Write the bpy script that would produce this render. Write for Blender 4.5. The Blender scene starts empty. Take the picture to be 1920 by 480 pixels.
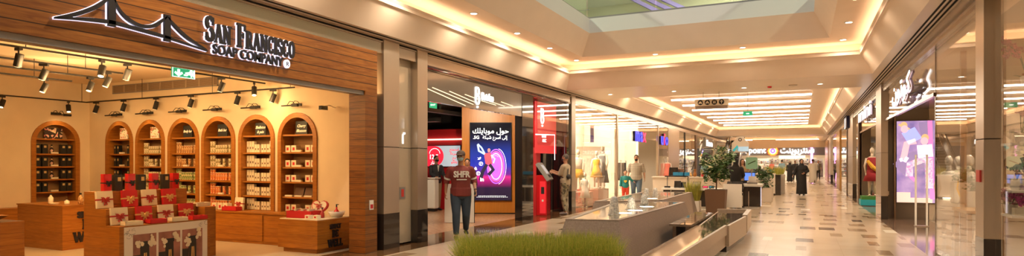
import bpy, bmesh, math, random
from mathutils import Vector, Matrix
random.seed(7)
PI = math.pi
scene = bpy.context.scene
C = scene.collection

# ------------------------------------------------------------------ camera
HC = 1.5                       # eye height
YAW = math.atan(545 / 1139)    # the corridor runs along +Y, the camera looks left of it
cam_d = bpy.data.cameras.new('camera'); cam = bpy.data.objects.new('camera', cam_d); C.objects.link(cam)
cam.location = (0, 0, HC); cam.rotation_euler = (PI / 2, 0, YAW)
cam_d.sensor_fit = 'HORIZONTAL'; cam_d.sensor_width = 36; cam_d.lens = 36 * 1139 / 1920
cam_d.shift_y = 66 / 1920; cam_d.clip_end = 300; cam_d.clip_start = 0.05
scene.camera = cam

# ------------------------------------------------------------------ world, exposure
scene.view_settings.view_transform = 'Standard'; scene.view_settings.look = 'None'
scene.view_settings.gamma = 1; scene.view_settings.use_curve_mapping = False
scene.view_settings.exposure = 0.1
W = bpy.data.worlds.new('sky'); scene.world = W; W.use_nodes = True
W.node_tree.nodes['Background'].inputs[0].default_value = (0.80, 0.87, 0.86, 1)
W.node_tree.nodes['Background'].inputs[1].default_value = 0.6
cy = scene.cycles
cy.use_denoising = True
cy.max_bounces = 8; cy.diffuse_bounces = 4; cy.glossy_bounces = 4; cy.transmission_bounces = 6
cy.transparent_max_bounces = 16; cy.caustics_reflective = False; cy.caustics_refractive = False
cy.sample_clamp_indirect = 6; cy.blur_glossy = 0.5

def lamp(kind, name, loc, power, col, target=None, size=0.06, cone=120, blend=0.6, sx=1, sy=1):
    L = bpy.data.lights.new(name, kind); L.energy = power; L.color = col
    if kind == 'SPOT': L.spot_size = math.radians(cone); L.spot_blend = blend; L.shadow_soft_size = size
    elif kind == 'AREA': L.shape = 'RECTANGLE'; L.size = sx; L.size_y = sy
    else: L.shadow_soft_size = size
    o = bpy.data.objects.new(name, L); C.objects.link(o); o.location = loc
    if target is not None:
        dv = Vector(target) - Vector(loc); o.rotation_euler = dv.to_track_quat('-Z', 'Y').to_euler()
    return o
WARM = (1.0, 0.70, 0.42); SOAPW = (1.0, 0.60, 0.25)
# daylight falling through the atrium roof light of the upper level
lamp('AREA', 'roof_daylight', (-2.4, 5.0, 9.3), 85, (0.88, 0.97, 1.0), (-2.4, 5.0, 0), sx=7, sy=16)

# ------------------------------------------------------------------ measuring helper: pixel of the 1920x480 frame -> point on a plane
FP = 1139.0
_f = Vector((-math.sin(YAW), math.cos(YAW), 0)); _r = Vector((math.cos(YAW), math.sin(YAW), 0))
def ray(px, py): return _f + _r * ((px - 960) / FP) + Vector((0, 0, (306 - py) / FP))
def onX(px, py, x): d = ray(px, py); t = x / d.x; return Vector((x, d.y * t, HC + d.z * t))
def onY(px, py, y): d = ray(px, py); t = y / d.y; return Vector((d.x * t, y, HC + d.z * t))
def onZ(px, py, z): d = ray(px, py); t = (z - HC) / d.z; return Vector((d.x * t, d.y * t, z))

# ------------------------------------------------------------------ materials
def mk(name):
    m = bpy.data.materials.new(name); m.use_nodes = True
    nt = m.node_tree; b = nt.nodes['Principled BSDF']; return m, nt, b
def mat(name, col, rough=.5, metal=0, em=None, es=0, noise=0, nscale=8, coat=0, bump=0, bscale=60, alpha=1):
    m, nt, b = mk(name)
    b.inputs['Base Color'].default_value = (*col, 1); b.inputs['Roughness'].default_value = rough
    b.inputs['Metallic'].default_value = metal; b.inputs['Coat Weight'].default_value = coat
    if em: b.inputs['Emission Color'].default_value = (*em, 1); b.inputs['Emission Strength'].default_value = es
    if noise or bump:
        tc = nt.nodes.new('ShaderNodeTexCoord')
    if noise:
        n = nt.nodes.new('ShaderNodeTexNoise'); n.inputs['Scale'].default_value = nscale
        nt.links.new(tc.outputs['Object'], n.inputs['Vector'])
        r = nt.nodes.new('ShaderNodeValToRGB'); a = r.color_ramp.elements
        a[0].color = (*[c * (1 - noise) for c in col], 1); a[1].color = (*[min(1, c * (1 + noise)) for c in col], 1)
        a[0].position = .3; a[1].position = .7
        nt.links.new(n.outputs['Fac'], r.inputs['Fac']); nt.links.new(r.outputs['Color'], b.inputs['Base Color'])
    if bump:
        n = nt.nodes.new('ShaderNodeTexNoise'); n.inputs['Scale'].default_value = bscale
        nt.links.new(tc.outputs['Object'], n.inputs['Vector'])
        bp = nt.nodes.new('ShaderNodeBump'); bp.inputs['Strength'].default_value = bump; bp.inputs['Distance'].default_value = .02
        nt.links.new(n.outputs['Fac'], bp.inputs['Height']); nt.links.new(bp.outputs['Normal'], b.inputs['Normal'])
    return m
def MA(nt, op, a, b=None, c=None):
    n = nt.nodes.new('ShaderNodeMath'); n.operation = op
    for i, v in enumerate((a, b, c)):
        if v is None: continue
        if isinstance(v, (int, float)): n.inputs[i].default_value = v
        else: nt.links.new(v, n.inputs[i])
    return n.outputs[0]
def MIXC(nt, fac, a, b):
    n = nt.nodes.new('ShaderNodeMix'); n.data_type = 'RGBA'
    for s, v in ((n.inputs[0], fac), (n.inputs[6], a), (n.inputs[7], b)):
        if isinstance(v, (int, float)): s.default_value = v
        elif isinstance(v, tuple): s.default_value = (*v, 1)
        else: nt.links.new(v, s)
    return n.outputs[2]
def XYZ(nt):
    tc = nt.nodes.new('ShaderNodeTexCoord'); s = nt.nodes.new('ShaderNodeSeparateXYZ')
    nt.links.new(tc.outputs['Object'], s.inputs[0]); return tc, s.outputs[0], s.outputs[1], s.outputs[2]
def wood(name, dark, light, plank=0.13, axis=2, groove=.045, stretch=(1.2, 1.2, 14), rough=.42, jit=.35):
    """boards stacked along axis with grooves, grain stretched across it"""
    m, nt, b = mk(name); tc, x, y, z = XYZ(nt); ax = (x, y, z)[axis]
    mp = nt.nodes.new('ShaderNodeMapping'); mp.inputs['Scale'].default_value = stretch
    nt.links.new(tc.outputs['Object'], mp.inputs[0])
    n = nt.nodes.new('ShaderNodeTexNoise'); n.inputs['Scale'].default_value = 2.2; n.inputs['Detail'].default_value = 6; n.inputs['Distortion'].default_value = 1.2
    nt.links.new(mp.outputs[0], n.inputs['Vector'])
    fac = MA(nt, 'MULTIPLY_ADD', n.outputs['Fac'], 2.2, -.6)
    if plank:
        q = MA(nt, 'DIVIDE', ax, plank); fl = MA(nt, 'FLOOR', q); fr = MA(nt, 'SUBTRACT', q, fl)
        wn = nt.nodes.new('ShaderNodeTexWhiteNoise'); wn.noise_dimensions = '1D'; nt.links.new(fl, wn.inputs['W'])
        fac = MA(nt, 'ADD', fac, MA(nt, 'MULTIPLY_ADD', wn.outputs['Value'], jit, -jit / 2))
    fac = MA(nt, 'MINIMUM', MA(nt, 'MAXIMUM', fac, 0), 1)
    col = MIXC(nt, fac, dark, light)
    if plank:
        g = MA(nt, 'LESS_THAN', fr, groove); col = MIXC(nt, g, col, tuple(c * .22 for c in dark))
        bp = nt.nodes.new('ShaderNodeBump'); bp.inputs['Strength'].default_value = .6; bp.inputs['Distance'].default_value = .01
        nt.links.new(MA(nt, 'SUBTRACT', 1, g), bp.inputs['Height']); nt.links.new(bp.outputs['Normal'], b.inputs['Normal'])
    nt.links.new(col, b.inputs['Base Color']); b.inputs['Roughness'].default_value = rough
    return m
def glass(name, tint=(.97, .98, .96), k=1.0, rough=0.0):
    m, nt, b = mk(name); nt.nodes.remove(b); out = nt.nodes['Material Output']
    t = nt.nodes.new('ShaderNodeBsdfTransparent'); t.inputs[0].default_value = (*tint, 1)
    g = nt.nodes.new('ShaderNodeBsdfGlossy'); g.inputs['Roughness'].default_value = rough; g.inputs[0].default_value = (1, 1, 1, 1)
    fr = nt.nodes.new('ShaderNodeFresnel'); ge = nt.nodes.new('ShaderNodeNewGeometry')
    nt.links.new(MA(nt, 'MULTIPLY_ADD', ge.outputs['Backfacing'], 1 / 1.5 - 1.5, 1.5), fr.inputs['IOR'])
    mx = nt.nodes.new('ShaderNodeMixShader'); nt.links.new(MA(nt, 'MINIMUM', MA(nt, 'MULTIPLY', fr.outputs[0], k), 1), mx.inputs[0])
    nt.links.new(t.outputs[0], mx.inputs[1]); nt.links.new(g.outputs[0], mx.inputs[2]); nt.links.new(mx.outputs[0], out.inputs[0]); return m
def brushed(name, col, rough=.28, axis=2):
    m, nt, b = mk(name); b.inputs['Metallic'].default_value = .85
    tc = nt.nodes.new('ShaderNodeTexCoord'); mp = nt.nodes.new('ShaderNodeMapping')
    mp.inputs['Scale'].default_value = tuple(1 if i == axis else 22 for i in range(3)); nt.links.new(tc.outputs['Object'], mp.inputs[0])
    n = nt.nodes.new('ShaderNodeTexNoise'); n.inputs['Scale'].default_value = 1; nt.links.new(mp.outputs[0], n.inputs['Vector'])
    nt.links.new(MA(nt, 'MULTIPLY_ADD', n.outputs['Fac'], .03, rough - .015), b.inputs['Roughness'])
    b.inputs['Base Color'].default_value = (*col, 1); return m

def floor_mat():
    m, nt, b = mk('polished_floor_tiles'); tc, x, y, z = XYZ(nt)
    def cell(sx, sy, ox, oy):
        qx = MA(nt, 'DIVIDE', MA(nt, 'ADD', x, ox), sx); qy = MA(nt, 'DIVIDE', MA(nt, 'ADD', y, oy), sy)
        fx = MA(nt, 'FLOOR', qx); fy = MA(nt, 'FLOOR', qy)
        return MA(nt, 'SUBTRACT', qx, fx), MA(nt, 'SUBTRACT', qy, fy), fx, fy
    u, v, fx, fy = cell(.6, .6, 0, 0)
    cv = nt.nodes.new('ShaderNodeCombineXYZ'); nt.links.new(fx, cv.inputs[0]); nt.links.new(fy, cv.inputs[1])
    wn = nt.nodes.new('ShaderNodeTexWhiteNoise'); nt.links.new(cv.outputs[0], wn.inputs['Vector'])
    ns = nt.nodes.new('ShaderNodeTexNoise'); ns.inputs['Scale'].default_value = 1.3; ns.inputs['Detail'].default_value = 5; nt.links.new(tc.outputs['Object'], ns.inputs['Vector'])
    base = MIXC(nt, ns.outputs['Fac'], (.48, .365, .25), (.58, .46, .335))
    base = MIXC(nt, MA(nt, 'MULTIPLY', wn.outputs['Value'], .35), base, (.62, .52, .39))
    gr = MA(nt, 'MAXIMUM', MA(nt, 'LESS_THAN', u, .008), MA(nt, 'LESS_THAN', v, .008))
    base = MIXC(nt, MA(nt, 'MULTIPLY', gr, .6), base, (.35, .26, .18))
    # inlaid accent stones
    u2, v2, gx, gy = cell(.6, 1.25, .3, 0)
    cv2 = nt.nodes.new('ShaderNodeCombineXYZ'); nt.links.new(gx, cv2.inputs[0]); nt.links.new(gy, cv2.inputs[1]); cv2.inputs[2].default_value = 5
    w2 = nt.nodes.new('ShaderNodeTexWhiteNoise'); nt.links.new(cv2.outputs[0], w2.inputs['Vector'])
    sp = nt.nodes.new('ShaderNodeSeparateColor'); nt.links.new(w2.outputs['Color'], sp.inputs[0])
    hw = MA(nt, 'MULTIPLY_ADD', sp.outputs[1], .17, .14)
    inx = MA(nt, 'LESS_THAN', MA(nt, 'ABSOLUTE', MA(nt, 'SUBTRACT', u2, MA(nt, 'MULTIPLY_ADD', sp.outputs[2], .4, .3))), hw)
    iny = MA(nt, 'LESS_THAN', MA(nt, 'ABSOLUTE', MA(nt, 'SUBTRACT', v2, .5)), .24)
    on = MA(nt, 'MULTIPLY', MA(nt, 'MULTIPLY', inx, iny), MA(nt, 'GREATER_THAN', w2.outputs['Value'], .33))
    rp = nt.nodes.new('ShaderNodeValToRGB'); rp.color_ramp.interpolation = 'CONSTANT'; e = rp.color_ramp.elements
    e[0].position = 0; e[0].color = (.10, .06, .035, 1); e[1].position = .35; e[1].color = (.30, .2, .12, 1)
    q = e.new(.6); q.color = (.8, .72, .58, 1); q = e.new(.7); q.color = (.34, .24, .14, 1); q = e.new(.86); q.color = (.06, .04, .03, 1)
    nt.links.new(sp.outputs[0], rp.inputs[0])
    nt.links.new(MIXC(nt, on, base, rp.outputs[0]), b.inputs['Base Color'])
    nt.links.new(MA(nt, 'MULTIPLY_ADD', ns.outputs['Fac'], .08, .15), b.inputs['Roughness'])
    b.inputs['Specular IOR Level'].default_value = .14
    return m
def grid_mat(name, a, bcol, size=.03, line=.12, rough=.35, jit=.5):
    """small mosaic tiles"""
    m, nt, b = mk(name); tc, x, y, z = XYZ(nt)
    s = MA(nt, 'ADD', x, y); qs = MA(nt, 'DIVIDE', s, size); qz = MA(nt, 'DIVIDE', z, size)
    fs = MA(nt, 'FLOOR', qs); fz = MA(nt, 'FLOOR', qz)
    g = MA(nt, 'MAXIMUM', MA(nt, 'LESS_THAN', MA(nt, 'SUBTRACT', qs, fs), line), MA(nt, 'LESS_THAN', MA(nt, 'SUBTRACT', qz, fz), line))
    cv = nt.nodes.new('ShaderNodeCombineXYZ'); nt.links.new(fs, cv.inputs[0]); nt.links.new(fz, cv.inputs[1])
    wn = nt.nodes.new('ShaderNodeTexWhiteNoise'); nt.links.new(cv.outputs[0], wn.inputs['Vector'])
    c = MIXC(nt, MA(nt, 'MULTIPLY', wn.outputs['Value'], jit), a, bcol); c = MIXC(nt, g, c, tuple(q * .55 for q in a))
    nt.links.new(c, b.inputs['Base Color']); b.inputs['Roughness'].default_value = rough; return m
def tile_mat(name, a, bcol, sx, sy, rough=.1, line=.012):
    m, nt, b = mk(name); tc, x, y, z = XYZ(nt)
    qx = MA(nt, 'DIVIDE', x, sx); qy = MA(nt, 'DIVIDE', y, sy); fx = MA(nt, 'FLOOR', qx); fy = MA(nt, 'FLOOR', qy)
    g = MA(nt, 'MAXIMUM', MA(nt, 'LESS_THAN', MA(nt, 'SUBTRACT', qx, fx), line), MA(nt, 'LESS_THAN', MA(nt, 'SUBTRACT', qy, fy), line))
    cv = nt.nodes.new('ShaderNodeCombineXYZ'); nt.links.new(fx, cv.inputs[0]); nt.links.new(fy, cv.inputs[1])
    wn = nt.nodes.new('ShaderNodeTexWhiteNoise'); nt.links.new(cv.outputs[0], wn.inputs['Vector'])
    nt.links.new(MIXC(nt, g, MIXC(nt, wn.outputs['Value'], a, bcol), tuple(q * .4 for q in a)), b.inputs['Base Color'])
    b.inputs['Roughness'].default_value = rough; return m
def spot_mat(name, base, cols, scale=30, th=.55, em=0):
    """mottled / printed pattern: base with coloured blobs"""
    m, nt, b = mk(name); tc = nt.nodes.new('ShaderNodeTexCoord')
    v = nt.nodes.new('ShaderNodeTexVoronoi'); v.inputs['Scale'].default_value = scale; nt.links.new(tc.outputs['Object'], v.inputs['Vector'])
    sp = nt.nodes.new('ShaderNodeSeparateColor'); nt.links.new(v.outputs['Color'], sp.inputs[0])
    rp = nt.nodes.new('ShaderNodeValToRGB'); rp.color_ramp.interpolation = 'CONSTANT'; e = rp.color_ramp.elements
    e[0].color = (*base, 1); e[0].position = 0; e[1].position = th; e[1].color = (*cols[0], 1)
    for i, c in enumerate(cols[1:]): q = e.new(th + (1 - th) * (i + 1) / len(cols)); q.color = (*c, 1)
    nt.links.new(sp.outputs[0], rp.inputs[0]); nt.links.new(rp.outputs[0], b.inputs['Base Color'])
    if em: nt.links.new(rp.outputs[0], b.inputs['Emission Color']); b.inputs['Emission Strength'].default_value = em
    b.inputs['Roughness'].default_value = .4; return m

M = {}
M['plaster'] = mat('cream_plaster', (.93, .77, .62), .5, noise=.02, nscale=2)
M['soffit'] = mat('satin_soffit_paint', (.88, .73, .58), .32, noise=.02, nscale=2)
M['fascia_white'] = mat('white_fascia_paint', (.80, .80, .76), .5)
M['shopwall'] = mat('ochre_cream_wall', (.80, .66, .45), .7, noise=.03, nscale=3)
M['shopceil'] = mat('warm_cream_ceiling', (.92, .78, .56), .8)
M['floor'] = floor_mat()
M['floor_dark'] = tile_mat('dark_brown_polished_border', (.11, .052, .022), (.22, .115, .05), .6, .6, .06)
M['floor_brown'] = tile_mat('brown_shop_tiles', (.20, .13, .09), (.25, .17, .12), .6, .6, .09)
M['floor_shop'] = mat('beige_shop_floor', (.50, .40, .27), .35, noise=.05, nscale=3)
M['floor_orange'] = mat('orange_brown_carpet', (.50, .28, .15), .25, noise=.2, nscale=14)
M['steel'] = brushed('brushed_steel', (.58, .49, .39), .36)
M['steel_h'] = brushed('brushed_steel_horizontal', (.55, .46, .37), .26, axis=1)
M['bronze'] = mat('bronze_panel', (.30, .22, .16), .22, 1)
M['darkbase'] = mat('dark_column_base', (.035, .025, .02), .12, coat=.5)
M['backglass'] = mat('beige_back_painted_glass', (.52, .42, .30), .12, coat=1)
M['glass'] = glass('clear_shop_glass', (.985, .985, .975), 0.9)
M['glass_green'] = glass('greenish_balustrade_glass', (.86, .93, .86), 1.0)
M['black'] = mat('black_metal', (.012, .011, .010), .6)
M['blackgloss'] = mat('black_gloss', (.012, .010, .010), .06, coat=1)
M['gray'] = mat('grey_metal_trim', (.30, .28, .26), .4, .3)
M['wood'] = wood('honey_oak_planks', (.20, .060, .007), (.40, .150, .022), .128, groove=.09)
M['wood_thin'] = wood('honey_oak_cladding', (.15, .042, .004), (.30, .105, .014), .105, groove=.06)
M['wood_desk'] = wood('honey_oak_counter_boards', (.27, .085, .006), (.44, .165, .018), .15, groove=.018, jit=.2)
M['wood_plain'] = wood('honey_oak', (.27, .092, .009), (.42, .165, .022), 0, jit=0)
M['wood_panel'] = wood('orange_wood_veneer', (.55, .19, .022), (.66, .25, .035), 0, stretch=(9, 9, .6), rough=.35)
M['wood_dark'] = wood('dark_brown_wood', (.09, .05, .028), (.16, .09, .05), 0, stretch=(1, 1, 9))
M['led'] = mat('warm_led_strip', (1, .8, .5), .5, em=(1.0, .76, .50), es=9.5)
M['led_white'] = mat('white_led', (1, 1, 1), .5, em=(1.0, .88, .70), es=9)
M['diffuser'] = mat('cream_light_panel', (1, .9, .7), .5, em=(1.0, .84, .62), es=2.2)
M['downlight'] = mat('downlight_lens', (1, 1, 1), .5, em=(1.0, .90, .74), es=14)
M['white'] = mat('white_laminate', (.82, .78, .70), .35)
M['whitesign'] = mat('white_lit_acrylic', (1, 1, 1), .4, em=(1, .98, .95), es=1.9)
M['halo'] = mat('lavender_white_backlight', (1, 1, 1), .4, em=(.82, .78, 1.0), es=1.0)
M['letter'] = mat('black_sign_letters', (.012, .010, .014), .5)
M['red'] = mat('glossy_red', (.62, .012, .018), .2, coat=.6)
M['redcard'] = mat('red_card', (.55, .015, .02), .5)
M['red_selfglow'] = mat('red_banner', (.62, .02, .03), .4, em=(.7, .02, .03), es=.5)  # emission stands in for light reaching the banner cloth and kiosk door
M['gold'] = mat('gold_ribbon', (.72, .45, .16), .4)
M['redribbon'] = mat('crimson_ribbon', (.42, .03, .025), .45)
M['cream'] = mat('cream_card', (.82, .74, .55), .55)
M['blackcard'] = mat('black_card', (.018, .020, .020), .4)
M['labelgold'] = mat('gold_label', (.62, .46, .2), .45)
M['granite'] = mat('taupe_speckled_granite', (.30, .235, .185), .34, noise=.35, nscale=130)
M['mosaic'] = grid_mat('taupe_mosaic_tiles', (.40, .31, .245), (.56, .45, .36), .024, .12, .3)
M['stone'] = mat('beige_bench_stone', (.50, .385, .27), .3, noise=.12, nscale=60)
M['marble'] = mat('polished_brown_marble', (.22, .15, .10), .05, noise=.4, nscale=5, coat=.6)
M['water'] = mat('pool_water', (.62, .54, .40), .03, coat=1, bump=.35, bscale=14)
M['foam'] = mat('white_water_foam', (.95, .92, .84), .5)
M['poollight'] = mat('pool_light_lens', (1, 1, 1), .4, em=(1, .86, .6), es=7)
M['leaf'] = mat('green_leaf', (.055, .125, .03), .5, noise=.4, nscale=9)
M['leaf_pale'] = mat('cream_variegated_leaf', (.50, .50, .26), .4, noise=.2, nscale=9)
M['grass'] = mat('grass_blades', (.22, .30, .035), .5, noise=.5, nscale=3)
M['yellowgrass'] = mat('yellow_green_blades', (.42, .40, .06), .5, noise=.3, nscale=6)
M['pot_brown'] = mat('brown_planter', (.16, .085, .045), .4)
M['soil'] = mat('dark_soil', (.05, .035, .025), .9)
M['red_fire'] = mat('red_hose_cabinet_sign', (.65, .05, .04), .4)
M['green_exit'] = mat('green_exit_panel', (.02, .32, .14), .4, em=(.03, .42, .18), es=.8)
# ------------------------------------------------------------------ mesh helpers
class MB:
    """collects shapes; build() links them as ONE mesh object"""
    def __init__(s): s.v = []; s.f = []; s.mi = []; s.cur = 0
    def add(s, vs, fs, T=None):
        n = len(s.v)
        s.v += [tuple(T @ Vector(p)) if T is not None else tuple(p) for p in vs]
        s.f += [tuple(i + n for i in f) for f in fs]; s.mi += [s.cur] * len(fs); return s
    def mat(s, i): s.cur = i; return s
    def box(s, x0, x1, y0, y1, z0, z1, T=None):
        vs = [(x, y, z) for x in (x0, x1) for y in (y0, y1) for z in (z0, z1)]
        return s.add(vs, [(0, 1, 3, 2), (4, 6, 7, 5), (0, 4, 5, 1), (2, 3, 7, 6), (0, 2, 6, 4), (1, 5, 7, 3)], T)
    def cbox(s, c, d, T=None, R=None):
        t = Matrix.Translation(c)
        if R is not None: t = t @ R
        if T is not None: t = T @ t
        return s.box(-d[0] / 2, d[0] / 2, -d[1] / 2, d[1] / 2, -d[2] / 2, d[2] / 2, t)
    def tube(s, pts, rad, n=10, T=None, cap=True, sq=None):
        """tube through points, radius per point (number or (rx, ry)); sq fixes the side vector"""
        pts = [Vector(p) for p in pts]; k = len(pts)
        if isinstance(rad, (int, float)): rad = [rad] * k
        vs = []; prev = None
        for i, p in enumerate(pts):
            d = (pts[min(i + 1, k - 1)] - pts[max(i - 1, 0)]).normalized()
            if sq is not None: a = Vector(sq); a = (a - d * a.dot(d)).normalized()
            elif prev is None:
                a = d.orthogonal().normalized()
            else: a = (prev - d * prev.dot(d)).normalized()
            prev = a; b = d.cross(a)
            rx, ry = (rad[i], rad[i]) if isinstance(rad[i], (int, float)) else rad[i]
            for j in range(n):
                t = 2 * PI * j / n; vs.append(p + a * (rx * math.cos(t)) + b * (ry * math.sin(t)))
        fs = [(i * n + j, i * n + (j + 1) % n, (i + 1) * n + (j + 1) % n, (i + 1) * n + j) for i in range(k - 1) for j in range(n)]
        if cap: fs += [tuple(range(n - 1, -1, -1)), tuple((k - 1) * n + j for j in range(n))]
        return s.add(vs, fs, T)
    def cyl(s, c, r, z0, z1, n=20, r2=None, T=None):
        return s.tube([(c[0], c[1], z0), (c[0], c[1], z1)], [r, r if r2 is None else r2], n, T)
    def lathe(s, prof, n=20, T=None):
        return s.tube([(0, 0, z) for r, z in prof], [max(r, 1e-4) for r, z in prof], n, T) if all(prof[i + 1][1] > prof[i][1] for i in range(len(prof) - 1)) else s._lathe(prof, n, T)
    def _lathe(s, prof, n, T):
        vs = [(r * math.cos(2 * PI * j / n), r * math.sin(2 * PI * j / n), z) for r, z in prof for j in range(n)]
        fs = [(i * n + j, i * n + (j + 1) % n, (i + 1) * n + (j + 1) % n, (i + 1) * n + j) for i in range(len(prof) - 1) for j in range(n)]
        return s.add(vs, fs, T)
    def ball(s, c, r, n=12, m=8, T=None, R=None):
        if isinstance(r, (int, float)): r = (r, r, r)
        vs = [(0, 0, -1)]
        for i in range(1, m):
            a = -PI / 2 + PI * i / m
            for j in range(n): vs.append((math.cos(a) * math.cos(2 * PI * j / n), math.cos(a) * math.sin(2 * PI * j / n), math.sin(a)))
        vs.append((0, 0, 1)); fs = [(0, 1 + (j + 1) % n, 1 + j) for j in range(n)]
        for i in range(m - 2):
            for j in range(n): fs.append((1 + i * n + j, 1 + i * n + (j + 1) % n, 1 + (i + 1) * n + (j + 1) % n, 1 + (i + 1) * n + j))
        L = len(vs) - 1; o = 1 + (m - 2) * n
        fs += [(o + j, o + (j + 1) % n, L) for j in range(n)]
        t = Matrix.Translation(c)
        if R is not None: t = t @ R
        t = t @ Matrix.Diagonal((*r, 1))
        if T is not None: t = T @ t
        return s.add(vs, fs, t)
    def prism(s, poly, d0, d1, T=None, axis='z'):
        """closed 2-D outline (counter-clockwise) extruded from d0 to d1 along axis"""
        k = len(poly)
        def P(a, b, d): return (a, b, d) if axis == 'z' else (a, d, b) if axis == 'y' else (d, a, b)
        vs = [P(a, b, d0) for a, b in poly] + [P(a, b, d1) for a, b in poly]
        fs = [tuple(range(k - 1, -1, -1)), tuple(range(k, 2 * k))] + [(i, (i + 1) % k, k + (i + 1) % k, k + i) for i in range(k)]
        return s.add(vs, fs, T)
    def quad(s, a, b, c, d, T=None): return s.add([a, b, c, d], [(0, 1, 2, 3)], T)
    def ribbon(s, pts, w, d0, d1, T=None, closed=False):
        """flat stroke of width w along 2-D points (x, z), thick from y=d0 to y=d1"""
        k = len(pts); L = []; Rr = []
        for i in range(k):
            a = pts[(i - 1) % k] if (i or closed) else pts[0]; b = pts[(i + 1) % k] if (i < k - 1 or closed) else pts[-1]
            dx, dz = b[0] - a[0], b[1] - a[1]; l = math.hypot(dx, dz) or 1; ww = w[i] if isinstance(w, (list, tuple)) else w
            L.append((pts[i][0] - dz / l * ww / 2, pts[i][1] + dx / l * ww / 2)); Rr.append((pts[i][0] + dz / l * ww / 2, pts[i][1] - dx / l * ww / 2))
        for i in range(k if closed else k - 1):
            j = (i + 1) % k; s.prism([Rr[i], Rr[j], L[j], L[i]], d0, d1, T, 'y')
        return s
    def build(s, name, mats, parent=None, smooth=False, loc=None, bevel=0):
        me = bpy.data.meshes.new(name); me.from_pydata(s.v, [], s.f)
        if not isinstance(mats, (list, tuple)): mats = [mats]
        for m in mats: me.materials.append(M[m] if isinstance(m, str) else m)
        if len(mats) > 1: me.polygons.foreach_set('material_index', s.mi)
        bm = bmesh.new(); bm.from_mesh(me); bmesh.ops.recalc_face_normals(bm, faces=bm.faces)
        if bevel: bmesh.ops.bevel(bm, geom=bm.edges[:], offset=bevel, segments=2, affect='EDGES', clamp_overlap=True)
        bm.to_mesh(me); bm.free()
        if smooth: me.polygons.foreach_set('use_smooth', [True] * len(me.polygons))
        me.update(); o = bpy.data.objects.new(name, me); C.objects.link(o)
        if parent: o.parent = parent
        if loc: o.location = loc
        return o
def tag(o, label, cat, group=None, kind=None):
    o['label'] = label; o['category'] = cat
    if group: o['group'] = group
    if kind: o['kind'] = kind
    return o
def struct(name, mb, m, **k):
    o = mb.build(name, m, **k); o['kind'] = 'structure'; return o
def thing(name, label, cat, loc=(0, 0, 0), rz=0, group=None):
    o = bpy.data.objects.new(name, None); C.objects.link(o); o.location = loc; o.rotation_euler = (0, 0, rz)
    o.empty_display_size = .1
    return tag(o, label, cat, group)
KIDS = {}
def dup(root, loc=None, rz=None, label=None, group=None, sc=None):
    def cp(o, par):
        c = o.copy(); C.objects.link(c)
        if par: c.parent = par
        for ch in [x for x in o.children]: cp(ch, c)
        return c
    r = cp(root, None)
    if loc is not None: r.location = loc
    if rz is not None: r.rotation_euler = (0, 0, rz)
    if sc: r.scale = (sc, sc, sc) if isinstance(sc, (int, float)) else sc
    if label: r['label'] = label
    if group: r['group'] = group
    return r
def evalmesh(o, name):
    dg = bpy.context.evaluated_depsgraph_get(); me = bpy.data.meshes.new_from_object(o.evaluated_get(dg)); me.name = name; return me
def fit(o, axis, c0, c1):
    """stretch a lettering mesh along one axis so that it runs from c0 to c1"""
    v = [p.co[axis] for p in o.data.vertices]; a, b = min(v), max(v); k = (c1 - c0) / (b - a)
    for p in o.data.vertices: p.co[axis] = c0 + (p.co[axis] - a) * k
    return o
def text(body, size, name='lettering', m='black', parent=None, T=None, depth=.01, fat=0.0, shear=0, align='CENTER', sx=1, space=1.0):
    """lettering standing in the local XZ plane, read from -Y"""
    c = bpy.data.curves.new(name, 'FONT'); c.body = body; c.size = size; c.extrude = depth / 2; c.offset = fat; c.shear = shear
    c.align_x = align; c.resolution_u = 3; c.space_character = space
    o = bpy.data.objects.new(name, c); C.objects.link(o); bpy.context.view_layer.update()
    me = evalmesh(o, name); bpy.data.objects.remove(o); bpy.data.curves.remove(c)
    R = Matrix.Rotation(PI / 2, 4, 'X') @ Matrix.Diagonal((sx, 1, 1, 1)); me.transform(R if T is None else T @ R)
    me.materials.clear(); me.materials.append(M[m]); o = bpy.data.objects.new(name, me); C.objects.link(o)
    if parent: o.parent = parent
    return o
_AR = {'ا': (0xFE8D, 0), 'أ': (0xFE83, 0), 'إ': (0xFE87, 0), 'ب': (0xFE8F, 1), 'ت': (0xFE95, 1), 'ح': (0xFEA1, 1), 'ر': (0xFEAD, 0), 'ز': (0xFEAF, 0),
       'س': (0xFEB1, 1), 'ش': (0xFEB5, 1), 'ع': (0xFEC9, 1), 'ك': (0xFED9, 1), 'ل': (0xFEDD, 1), 'م': (0xFEE1, 1), 'ن': (0xFEE5, 1), 'و': (0xFEED, 0),
       'ى': (0xFEEF, 0), 'ي': (0xFEF1, 1), 'ة': (0xFE93, 0), 'د': (0xFEA9, 0), 'ج': (0xFE9D, 1)}
def arabic(s):
    out = []
    for w in s.split(' '):
        r = []
        for i, ch in enumerate(w):
            if ch not in _AR: r.append(ch); continue
            base, dual = _AR[ch]; pj = i > 0 and w[i - 1] in _AR and _AR[w[i - 1]][1]; nj = dual and i < len(w) - 1 and w[i + 1] in _AR
            r.append(chr(base + (3 if pj and nj else 2 if nj else 1 if pj else 0)))
        out.append(''.join(reversed(r)) if any(c in _AR for c in w) else w)
    return ' '.join(reversed(out))
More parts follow.
